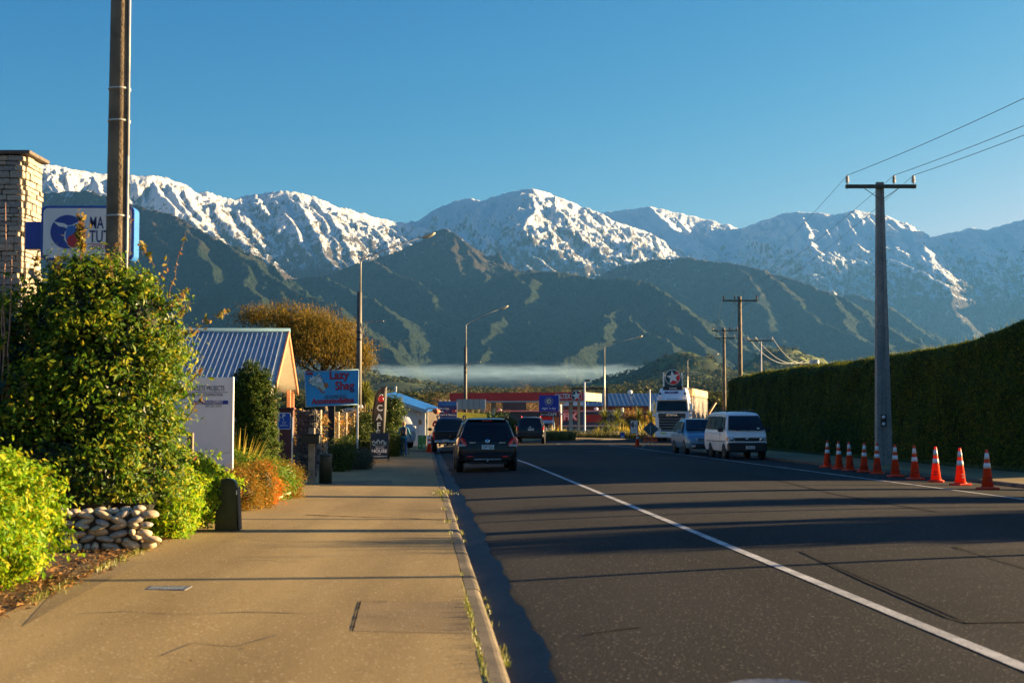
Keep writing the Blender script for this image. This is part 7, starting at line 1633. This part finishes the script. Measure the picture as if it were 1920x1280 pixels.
for px in (1038, 1052):
    Hh = hz(758 if px > 1045 else 775, Yn)-.12; mb = MB(); mb.tube([((px-1029)*k, .3, 0), ((px-1029)*k, .3, Hh)], .07, 8); mb.build("post", M_WHITE, t)
mb = MB(); mb.box(((1044-1029)*k, .2, 1.2), (.36, .3, 1.7)); ob = mb.build("orange_column", mat("orange_panel", (.62, .16, .03), .5, .1), t)
mb = MB(); mb.box(((1053-1029)*k, .1, hz(776, Yn)-.12), (.36, .1, .14)); mb.build("small_plate", M_WHITE, t)
# pylon
Yt = 150.0; k = Yt/F; g = at(1262, Yt); t = thing("fuel_pylon", "tall dark fuel pylon with a round red star disc and CALTEX above the white truck", "sign", g)
zt, zb = hz(692, Yt)-.12, hz(742, Yt)-.12
mb = MB(); mb.box((0, .2, (zt-.7)/2), (34*k, .4, zt-.9)); mb.build("panel", M_TEALP, t)
for s in (-1, 1): mb = MB(); mb.box((s*17.3*k, .2, (hz(698, Yt)-.12)/2), (.12, .42, hz(698, Yt)-.12)); mb.build("edge_post", M_WHITE, t)
caltex_star(t, (-.05, -.01, hz(707, Yt)-.12), 14.5*k, -.1); text(t, "CALTEX", 9*k*1.3, (0, -.03, hz(731, Yt)-.12), M_WHITE, bold=.01, width=30*k)
# pale light posts
for px, pt, Y, side, lb in ((1096, 713, 136, 1, "white light post with a small square head in front of the fuel shop"), (1218, 730, 134, -1, "white light post with a small head left of the truck")):
    k = Y/F; g = at(px, Y); t = thing("light_post", lb, "light post", g); H = hz(pt, Y)-.12
    mb = MB(); mb.lathe([(.13, 0), (.12, .6), (.085, .7), (.075, H)], n=10); mb.build("pole", M_WHITE, t); mb = MB(); mb.box((side*.28, 0, H), (.55, .28, .14), b=.03); mb.build("lamp_head", M_TRIM, t)
# left of the station: blue tourist sign, grey billboard, yellow banner, blue roofed shop
Ye = 92.0; k = Ye/F; g = on(W(839, 800, Ye).x, Ye); zc = hz(768, Ye)-g.z
t = thing("takeaway_sign", "dark blue takeaway sign with pale letters and a pink fish above the black pickup", "sign", g); w, h = 36*k, 31*k
mb = MB(); mb.box((0, .08, zc), (w, .14, h), b=.01); mb.build("panel", M_NAVY, t); mb = MB(); mb.box((0, -.002, zc+h*.36), (w*.96, .02, h*.24)); mb.build("blue_top", mat("panel_azure", (.015, .12, .36), .4), t)
for i, s_ in enumerate(("Fish n Chips", "Walk", "Dine In & Takeaway")): text(t, s_, .165, (-w*.44, -.004, zc+.08-i*.20), M_WHITE, align='LEFT', bold=.002, sx=.8)
mb = MB(); mb.blob((w*.34, -.012, zc-.08), (.13, .01, .13), 12, 8); mb.tube([(-.2, -.01, zc-.22), (.1, -.01, zc-.1), (.3, -.01, zc+.06)], .02, 5); mb.build("fish_print", mat("print_maroon", (.28, .03, .06), .5), t)
mb = MB(); mb.box((0, .1, (zc-h/2)/2), (.14, .14, zc-h/2)); mb.build("post", M_TRIM, t); 
for dx in (-.45, -.15, .1): mb = MB(); mb.box((dx, .05, zc+h/2+.06), (.1, .12, .08)); mb.build("lamp", M_WHITE, t)
Yg = 104.0; k = Yg/F; g = at(883, Yg); t = thing("grey_billboard", "blank grey blue billboard on two legs behind the takeaway sign", "billboard", g); zc = hz(757.5, Yg)-.12
mb = MB(); mb.box((0, .1, zc), (54*k, .12, 19*k)); mb.build("panel", mat("blank_grey_blue", (.16, .24, .30), .5, .08, .8), t)
for dx in (-27, -16, -5, 5, 16, 27): mb = MB(); mb.box((dx*k, .02, zc), (.05, .05, 19*k)); mb.build("panel_joint", M_SW if dx == 27 else mat("joint_grey", (.10, .15, .19), .6), t)
for dx in (3, 14): mb = MB(); mb.box((dx*k, .2, (zc-9*k)/2), (.12, .12, zc-9*k)); mb.build("leg", M_YEL, t)
Yg = 100.0; k = Yg/F; g = at(886, Yg); t = thing("yellow_banner", "yellow banner on a low fence behind the black SUV's roof", "banner", g)
mb = MB(); mb.add([(-30*k, 0, hz(786, Yg)-.12), (28*k, 0, hz(786, Yg)-.12), (26*k, 0, hz(776, Yg)-.12), (-28*k, 0, hz(772, Yg)-.12)], [[0, 1, 2, 3]]); o = mb.build("cloth", mat("banner_yellow", (.62, .52, .04), .5, .08), t); o.modifiers.new("s", 'SOLIDIFY').thickness = .03
for dx in (-28, 0, 27): mb = MB(); mb.box((dx*k, .05, .7), (.07, .07, 1.4)); mb.build("post", M_TIMB, t)
Yc = 88.0; k = Yc/F; g = on(W(790, 800, Yc).x-0, Yc); g.z = .2
t = thing("blue_roof_cafe", "low white walled cafe with a long bright blue sloping roof end on to the path", "building", g)
def cp(px, py, dy=0): v = W(px, py, Yc+dy)-g; return v
wl = [cp(722, 840), cp(784, 840), cp(784, 768), cp(724, 742)]
M_SHW = mat("cafe_wall", (.66, .64, .60), .6, .06, .8); M_RBL = mat("bright_blue_roof", (.008, .10, .36), .4, .08, 1)
mb = MB(); b4 = [p+Vector((-.6, 11, 0)) for p in wl]; mb.add(wl+b4, [[0, 1, 2, 3], [7, 6, 5, 4], [1, 5, 6, 2], [0, 3, 7, 4], [3, 2, 6, 7]]); mb.build("wall", M_SHW, t)
r1 = [cp(716, 741, -.5), cp(800, 768, -.5), cp(822, 765, 3), cp(822, 757, 12), cp(745, 735, 12), cp(716, 733, 6)]
mb = MB(); mb.add([cp(712, 740, -.5), cp(800, 768.5, -.5), cp(824, 764, 6), cp(742, 734.5, 8)], [[0, 1, 2, 3]]); o = mb.build("roof", M_RBL, t); o.modifiers.new("s", 'SOLIDIFY').thickness = .12
mb = MB(); q_ = [cp(712, 740, -.52), cp(800, 768.5, -.52)]; mb.add([q_[0], q_[1], q_[1]-Vector((0, 0, .22)), q_[0]-Vector((0, 0, .22))], [[0, 1, 2, 3]]); o = mb.build("barge_board", mat("pale_barge", (.5, .5, .46), .5), t); o.modifiers.new("s", 'SOLIDIFY').thickness = .05
a_, b_2 = cp(784, 840, .4), cp(823, 840, 2.5); mb = MB(); mb.add([a_, b_2, b_2+Vector((0, 0, hz(770, Yc)-g.z+.2)), a_+Vector((0, 0, hz(770, Yc)-g.z+.2))], [[0, 1, 2, 3]]); o = mb.build("porch_wall", mat("porch_dark", (.05, .03, .02), .8, .4, 2), t); o.modifiers.new("s", 'SOLIDIFY').thickness = .1
mb = MB(); mb.box(cp(791, 803, .2)+Vector((0, 0, 0)), (13*k, .2, 62*k)); wd = mb.build("white_partition", M_WHITE, t); mb = MB(); mb.box(cp(788, 791, .05), (5*k, .05, 9*k)); mb.build("window", mat("amber_pane", (.3, .14, .04), .3), wd)
mb = MB(); mb.box(cp(799, 800, .6), (7*k, .2, 52*k)); wd = mb.build("partition", mat("pale_grey_wall", (.3, .33, .34), .6), t); mb = MB(); mb.box(cp(796, 791, .4), (5*k, .06, 9*k)); mb.build("window", M_GLASS, wd)
mb = MB(); mb.box(cp(809, 766, .0), (20*k, .1, 3.4*k)); mb.build("white_header", M_WHITE, t)
mb = MB(); mb.box(cp(742, 729, 8), (3.6*k, .2, 11*k)); mb.build("flue", M_CREAM, t)
mb = MB(); mb.box(cp(812, 828, -.5), (14*k, .06, 22*k)); cb = mb.build("cafe_panel", mat("cafe_olive", (.06, .05, .03), .6), t); text(cb, "CAFE", 7*k*1.3, cp(818, 815, -.7), M_WHITE, bold=.01)
mb = MB(); mb.blob(cp(818, 771, -.4), (7*k, .4, 5*k), 8, 6, .3); mb.build("hanging_basket", mat("flower_mix", (.35, .12, .06), .8, .6, 8), t)
Yb = 71.0; k = Yb/F; g = on(W(792, 840, Yb).x, Yb); t = thing("recycling_board", "green panel with round recycling marks and a white panel beside it on the footpath", "board", g)
mb = MB(); mb.box((-.02, 0, .48), (15*k, .25, 25*k)); gp2 = mb.build("green_panel", mat("panel_green", (.04, .22, .05), .5, .12), t); mb = MB(); disc(mb, .1, .30, .09, -.14, -.13, 14, 0, 360); disc(mb, -.12, .30, .05, -.14, -.13, 10); disc(mb, 0, .72, .04, -.14, -.13, 8); mb.build("recycling_mark", mat("pale_green", (.3, .5, .3), .5), gp2)
mb = MB(); mb.box((12*k, .02, .48), (7*k, .25, 25*k)); wp = mb.build("white_panel", M_WHITE, t); mb = MB(); mb.box((12*k, -.11, .62), (.08, .02, .1)); mb.build("print", M_BLACK, wp)
# silver car half hidden behind the low hedge
g = on(W(757, 842, 74).x-.2, 73.5); t = thing("silver_car", "white car parked nose out behind the low hedge beyond the walking person", "car", (g.x, g.y, .25), R(20))
car_body(catmull(st, 2), paint("silver_paint", (.55, .55, .54), .3), t); 
glass(t, [(-.70, .185, 1.06), (.70, .185, 1.06), (.60, .385, 1.53), (-.60, .385, 1.53)], "windscreen", (0, -1, .4))
for s in (-1, 1):
    mb = MB(); mb.box((s*.74, .04, .84), (.26, .1, .16), b=.03); mb.build("headlight", M_LENS, t); mirror(t, s*1.02, .8, 1.08, M_SW)
    for y in (.95, 3.75): wheel(t, s*.84, y, .34, .22)
    glass(t, [(s*.90, .50, 1.07), (s*.90, 3.2, 1.07), (s*.72, 2.6, 1.54), (s*.72, .66, 1.52)], "side_window", (s, 0, .3))

# ------------------------------------------------------------------ roadworks bits near the bend
Yw = 88.0; k = Yw/F; g = G(1220, 839); k = g.y/F; t = thing("works_end_sign", "orange WORKS END board and the dark back of a diamond sign on a tripod", "road sign", g)
zc = W(0, 823, g.y).z-g.z; mb = MB(); mb.box((-.02, 0, zc), (27*k, .03, 9*k)); b_ = mb.build("orange_board", mat("works_orange", (.98, .13, .02), .45, .06), t); text(b_, "WORKS END", 5.6*k*1.3, (-.02, -.02, zc), M_BLACK, bold=.004, sx=.8)
zd = W(0, 804, g.y).z-g.z; mb = MB(); r_ = 15*k; mb.prism([(0, r_*.95), (r_, 0), (0, -r_*.95), (-r_, 0)], .06, .09, c=(.02, 0, zd)); mb.build("diamond_back", mat("sign_back", (.05, .09, .10), .5, .15), t)
for a, b in ((-.5, -.1), (.5, -.1), (0, .5)): mb = MB(); mb.tube([(0, .05, zc-.1), (a, b, .02)], .018, 5); mb.build("leg", mat("galvanised", (.4, .4, .4), .5), t)
mb = MB(); mb.tube([(0, .05, zc-.1), (0, .05, zd+.2)], .02, 5); mb.build("mast", MATS["galvanised"], t)
g = on(W(1189, 815, 112).x, 112); k = 112/F; t = thing("price_board", "white 6 cent fuel discount board in a black frame right of the palms", "sign", g); zc = hz(800, 112)-g.z
mb = MB(); mb.box((0, .04, zc), (15.5*k, .08, 26*k), b=.01); mb.build("frame", M_BLACK, t); mb = MB(); mb.box((0, -.006, zc), (13*k, .02, 23.5*k)); mb.build("face", M_SW, t); text(t, "6", 9*k*1.35, (-.10, -.02, zc+.16), M_BLACK, bold=.02); text(t, "c", 5*k*1.35, (.14, -.02, zc+.14), M_BLACK, bold=.005)
mb = MB(); mb.tube([(.24*math.cos(R(a)), -.02, zc+.16+.24*math.sin(R(a))) for a in range(0, 361, 20)], .012, 5); mb.build("ring_mark", M_REDP, t); text(t, "OFF", .16, (0, -.02, zc-.28), M_DG)
g = on(W(1167, 820, 118).x, 118); k = 118/F; t = thing("blue_notice", "small blue notice with a white mark standing in the planting", "sign", g)
mb = MB(); mb.box((0, 0, .36), (8*k, .06, 11*k)); mb.build("panel", mat("notice_blue", (.02, .12, .42), .4), t); mb = MB(); mb.box((0, -.04, .22), (5*k, .02, 3*k)); mb.build("mark", M_WHITE, t)

# boulders, grasses and cabbage trees in the planting before the station
L_FLX2 = leafmat("green_flax_leaf", [(.07, .10, .015), (.14, .16, .02), (.30, .24, .03)], .35, .45, .4)
rb = random.Random(11); bold = [(1048, 816, .5), (1062, 818, .45), (1082, 820, .55), (1098, 816, .9), (1104, 819, .5), (1126, 820, .5), (1142, 819, .45), (1152, 815, .8), (1176, 818, .6), (1195, 819, .5), (1212, 820, .5), (1037, 812, .6)]
lb = ["low", "flat", "squat", "large rounded", "small", "dark", "broken", "big pale", "tan", "short", "brown", "pale high"]
for i, (px, py, s) in enumerate(bold):
    Y = 124+rb.uniform(-1, 2.5)-(3 if px < 1060 else 0); g = at(px, Y, .1); mb = MB(); mb.blob((0, 0, s*.3), (s*.75, s*.6, s*.5), 9, 6, .18, seed=i)
    o = mb.build("boulder", mat("boulder_%d" % (i % 3), [(.30, .22, .15), (.20, .15, .11), (.38, .30, .22)][i % 3], .9, .3, 1.5, .5, 8), None, g); tag(o, "%s landscaping boulder in the planting %s" % (lb[i], ["left of the first light post", "before the shop", "near the white light post", "at the foot of the white light post", "beside the big one", "before the tall street lamp", "beside the tall street lamp", "under the cabbage tree", "by the blue notice", "before the price board", "left of the tripod sign", "by the cafe pylon"][i]), "boulder", "boulders in the planting")
for i, (px, Y, L, lbx) in enumerate(((1040, 119, 1.3, "yellow green flax at the foot of the night and day sign"), (1030, 117, 1.1, "low flax just right of the dark SUV"), (1056, 121, 1.0, "flax between the pylon and the first light post"), (1120, 126, 1.1, "flax left of the tall street lamp"), (1148, 127, 1.5, "large yellow flax under the cabbage tree"), (1165, 128, 1.4, "flax behind the blue notice"), (1205, 128, 1.6, "yellow flax left of the truck"), (1135, 125, 1.3, "flax right of the tall street lamp"), (1222, 131, 1.4, "flax beside the truck's left mirror"), (960, 118, 1.7, "yellow flax between the two dark SUVs"), (948, 120, 1.5, "flax just right of the large SUV's roof"), (1180, 127, 1.2, "flax before the aqua kiosk"))):
    strap_plant("flax", lbx, "plant", at(px, Y, .1), 150, L, .07, L_FLAX if i % 3 != 1 else L_FLX2, 60+i, .6, 1.0)["group"] = "flax clumps along the station frontage"
def grassbank():
    r_ = random.Random(8); pts = []
    for i in range(7000):
        px = r_.uniform(1020, 1078); Y = r_.uniform(113, 119); x = at(px, Y).x; pts.append((x, Y, .12))
    for i in range(3000): px = r_.uniform(1078, 1235); Y = r_.uniform(123, 126.5); pts.append((at(px, Y).x, Y, .12))
    return tag(blades("tussock_planting", pts, .65, .035, leafmat("tussock_blade", [(.10, .10, .02), (.20, .17, .04), (.12, .13, .02)], .3), None, .6, 5), kind="stuff")
grassbank()
cabbage("cabbage tree in front of the fuel shop beside the tall street lamp", 1146, 764, 127, 820, 150, 1.3, seed=21, heads=2)
cabbage("short cabbage tree left of the truck before the red hall", 1209, 760, 132, 820, 150, 1.2, seed=22, heads=2)
cabbage("cabbage tree tucked close to the truck's mirror", 1226, 753, 136, 820, 130, 1.1, seed=23)
bush("garden_shrub", "yellow tinged shrub in front of the kiosk", "shrub", at(1188, 134, .1), [((0, 0, 1.2), (1.6, 1.2, 1.3)), ((1.0, 0, .9), (1.2, 1, 1.0))], 5000, .16, L_AUT, 71)
bush("garden_shrub", "dark shrub under the grey billboard", "shrub", at(905, 108, .1), [((0, 0, 1.0), (1.8, 1.2, 1.1)), ((1.5, 0, .8), (1.2, 1, 1.0))], 6000, .16, L_DKG, 72)
# person sized items by the shop: A vehicle shape at the pumps
g = at(1022, 128, .1); t = thing("service_trailer", "pale rounded service trailer parked left of the cafe pylon", "trailer", g); mb = MB(); mb.box((0, 0, 1.0), (1.9, 2.4, 1.2), b=.3); mb.build("body", mat("trailer_pale", (.35, .45, .48), .4, .1), t); mb = MB(); mb.box((0, -1.21, 1.15), (1.3, .02, .4)); mb.build("window", M_GLASS, t)
for s in (-1, 1): wheel(t, s*.85, 0, .33, .2, M_STEELRIM)

# ------------------------------------------------------------------ trees, posts and shrubs added outside the right edge to shade the road
L_OFF = leafmat("shade_tree_leaf", [(.03, .05, .012), (.05, .08, .015), (.09, .11, .02)], .3, .6, .15)
def off_tree(X, Y, h, r, label, n=5000, tr=.18, crown=True, cz=.7, name="shade_caster_tree"):
    g = Vector((X, Y, .25)); t = thing(name, label, "tree", g); mb = MB(); p, r_ = branch((0, 0, 0), (0, 0, h*.8), tr, tr*.6, 6, .02, int(X*7)); mb.tube(p, r_, 9); mb.build("trunk", M_BARK, t)
    for i in range(6): a = i*1.05; p, r_ = branch((0, 0, h*.45), (math.cos(a)*r*.8, math.sin(a)*r*.8, h*.85), tr*.4, .03, 5, .1, i); mb = MB(); mb.tube(p, r_, 5); mb.build("limb", M_BARK, t)
    if crown: P, D = crown_pts([((0, 0, h*cz), (r, r, h*.28)), ((r*.3, -r*.2, h*cz*1.1), (r*.7, r*.7, h*.2))], n, int(X+Y), .6, .3, 3); leaf_mesh("crown", P, D, .16, L_OFF, t, 3)
    return t
def post_thing(X, Y, h, w, label):
    t = thing("shade_caster_post", label, "post", Vector((X, Y, .2))); mb = MB(); mb.box((0, 0, h/2), (w, w, h), b=.02); mb.build("shaft", M_TIMB, t); mb = MB(); mb.box((0, 0, h+.03), (w*1.25, w*1.25, .06)); mb.build("cap", M_TIMB, t)
# shadows reach the footpath edge (X about -1) from X 17, falling 5.6 m towards the viewer
off_tree(19.0, 26.4, 8.0, .9, "slim added shade tree beyond the right edge level with the black bollard", 900, .34, True, .95)
off_tree(19.5, 35.6, 8.5, 1.0, "tall added shade tree beyond the right edge near the end of the hedge", 900, .36, True, .95)
post_thing(15.8, 27.8, 4.6, .12, "slender added shade post beyond the right edge"); post_thing(15.2, 19.2, 4.4, .13, "thin added shade post beyond the right edge, nearer to the viewer")
for i, (X, Y, r, h) in enumerate(((20.6, 24.4, 2.1, 3.3), (24, 26.0, 2.2, 3.7), (27, 26.5, 2.2, 4.0), (19.4, 31.2, 1.0, 3.0), (31, 29.5, 2.6, 4.2))):
    bush("garden_shrub", ["rounded added shade shrub on the lawn beyond the right edge", "second added shade shrub on the lawn beyond the right edge", "third, taller added shade shrub on the lawn beyond the right edge", "small added shade shrub before the slim shade trees beyond the right edge", "big added shade shrub far back on the lawn beyond the right edge"][i], "shrub", Vector((X, Y, .25)), [((0, 0, h*.5), (r, r*.8, h*.52)), ((r*.5, .2, h*.4), (r*.6, r*.5, h*.4))], 7000, .16, L_OFF, 80+i, cf=1.05)

# ------------------------------------------------------------------ woods and bare poplars beyond the town
L_BARE = leafmat("bare_twig_mass", [(.24, .15, .08), (.34, .22, .12), (.42, .29, .17), (.18, .11, .06)], .25, .9, .05)
L_FAR = leafmat("far_wood_leaf", [(.03, .045, .014), (.05, .065, .018), (.08, .08, .025), (.13, .11, .04)], .2, .9, .05)
def far_tree(px, pytop, Y, w, label, lm, cat="tree", name="bare_tree", n=900, sz=.45, up=1.6, group=None):
    g = Vector((W(px, 700, Y).x, Y, farm_z(W(px, 700, Y).x, Y) if Y > 330 else -.2)); H = hz(pytop, Y)-g.z; t = thing(name, label, cat, g, 0, group)
    mb = MB(); mb.tube([(0, 0, 0), (0, 0, H*.7)], [w*.08, w*.03], 6); mb.build("trunk", M_BARK, t)
    P, D = crown_pts([((0, 0, H*.6), (w*.5, w*.5, H*.42)), ((w*.2, 0, H*.45), (w*.4, w*.4, H*.35))], n, int(px), .8, .35, 3); leaf_mesh("crown", P, D, sz, lm, t, int(px), .25, up, .5); return t
rp_ = random.Random(6)
spots = [(838, 730), (850, 728), (862, 727), (873, 731), (884, 729), (896, 730), (908, 728), (919, 727), (931, 731), (943, 732), (955, 731), (966, 724), (976, 714), (984, 711), (992, 718), (1002, 728), (1014, 730), (1026, 729), (1038, 731), (1049, 728), (1060, 715), (1066, 722), (827, 734), (816, 738)]
nm_ = ["bare tan willow %s" % s for s in ("left of the canopy end", "above the canopy's left end", "over the left third of the canopy", "low over the canopy, left of the street lamp", "beside the timber street lamp", "right of the timber street lamp", "above the grey billboard", "with a ragged top above the billboard", "low and wide above the canopy", "dark tipped above the canopy", "left of the tall poplars", "leading up to the tall poplars", "tall as a poplar, left of the pair", "tallest of the poplar clump", "right shoulder of the poplar clump", "just right of the poplars", "above the blue pylon's left side", "above the blue pylon", "above the pylon's right edge", "left of the red lettering", "tall and thin above the lettering", "right of the thin one above the lettering", "low at the left end of the row", "lowest at the far left end of the row")]
for i, (px, py) in enumerate(spots): far_tree(px, py+rp_.uniform(-1, 1), 300+rp_.uniform(-10, 20), 2.0 if py < 720 else 3.0, nm_[i], L_BARE, n=700, sz=.32, group="bare willows behind the fuel station")
r_ = np.random.RandomState(5); V = []; N = []
def wood(n, pxr, Dr, hr, seed, name, sz, lm, k=9):
    r_ = np.random.RandomState(seed); Pn = []; Dn = []
    px = r_.uniform(*pxr, n); D_ = r_.uniform(Dr[0], Dr[1], n); X = (px-960)/F*D_
    msk = fbm(X/160, D_/260, 3, seed) + .35*pn(X/40, D_/60, seed+4)
    ok = msk > .02; X, D_ = X[ok], D_[ok]; Z = farm_z(X, D_); h = r_.uniform(*hr, len(X))
    for j in range(k):
        d = r_.normal(size=(len(X), 3)); d[:, 2] = np.abs(d[:, 2]); d /= np.linalg.norm(d, axis=1)[:, None]
        Pn.append(np.stack([X+d[:, 0]*h*.55, D_+d[:, 1]*h*.55, Z+h*.25+d[:, 2]*h*.75], 1)); Dn.append(d)
    return tag(leaf_mesh(name, np.concatenate(Pn), np.concatenate(Dn), sz, lm, None, seed, .8, .3, .5), kind="stuff")
wood(6500, (540, 1500), (450, 1500), (4, 8), 5, "distant_woods", 1.9, L_FAR, 26)
wood(13000, (480, 1560), (1500, 4300), (6, 12), 6, "far_woods", 4.2, L_FAR, 14)
wood(900, (700, 1560), (250, 420), (3, 6), 9, "near_scrub", .8, L_FAR, 60)
# unseen trees added round the bend, hidden from here by the hedge; they shade the truck up to its roof line
for i in range(7):
    x_, y_ = 28.0+i*1.35, 105.5+i*3.6
    bush("truck_shade_tree", "dense dark tree added unseen for shade round the bend, %s" % ("nearest to the hedge end", "between the first and the middle of the row", "just short of the middle of the row", "in the middle of the row", "just past the middle of the row", "next to the last of the row", "farthest along the row")[i], "tree", Vector((x_, y_, .2)), [((0, 0, 2.6), (1.6, 2.3, 3.15)), ((.3, .3, 1.5), (1.8, 2.4, 1.8))], 3500, .2, L_OFF, 120+i, cf=.95)
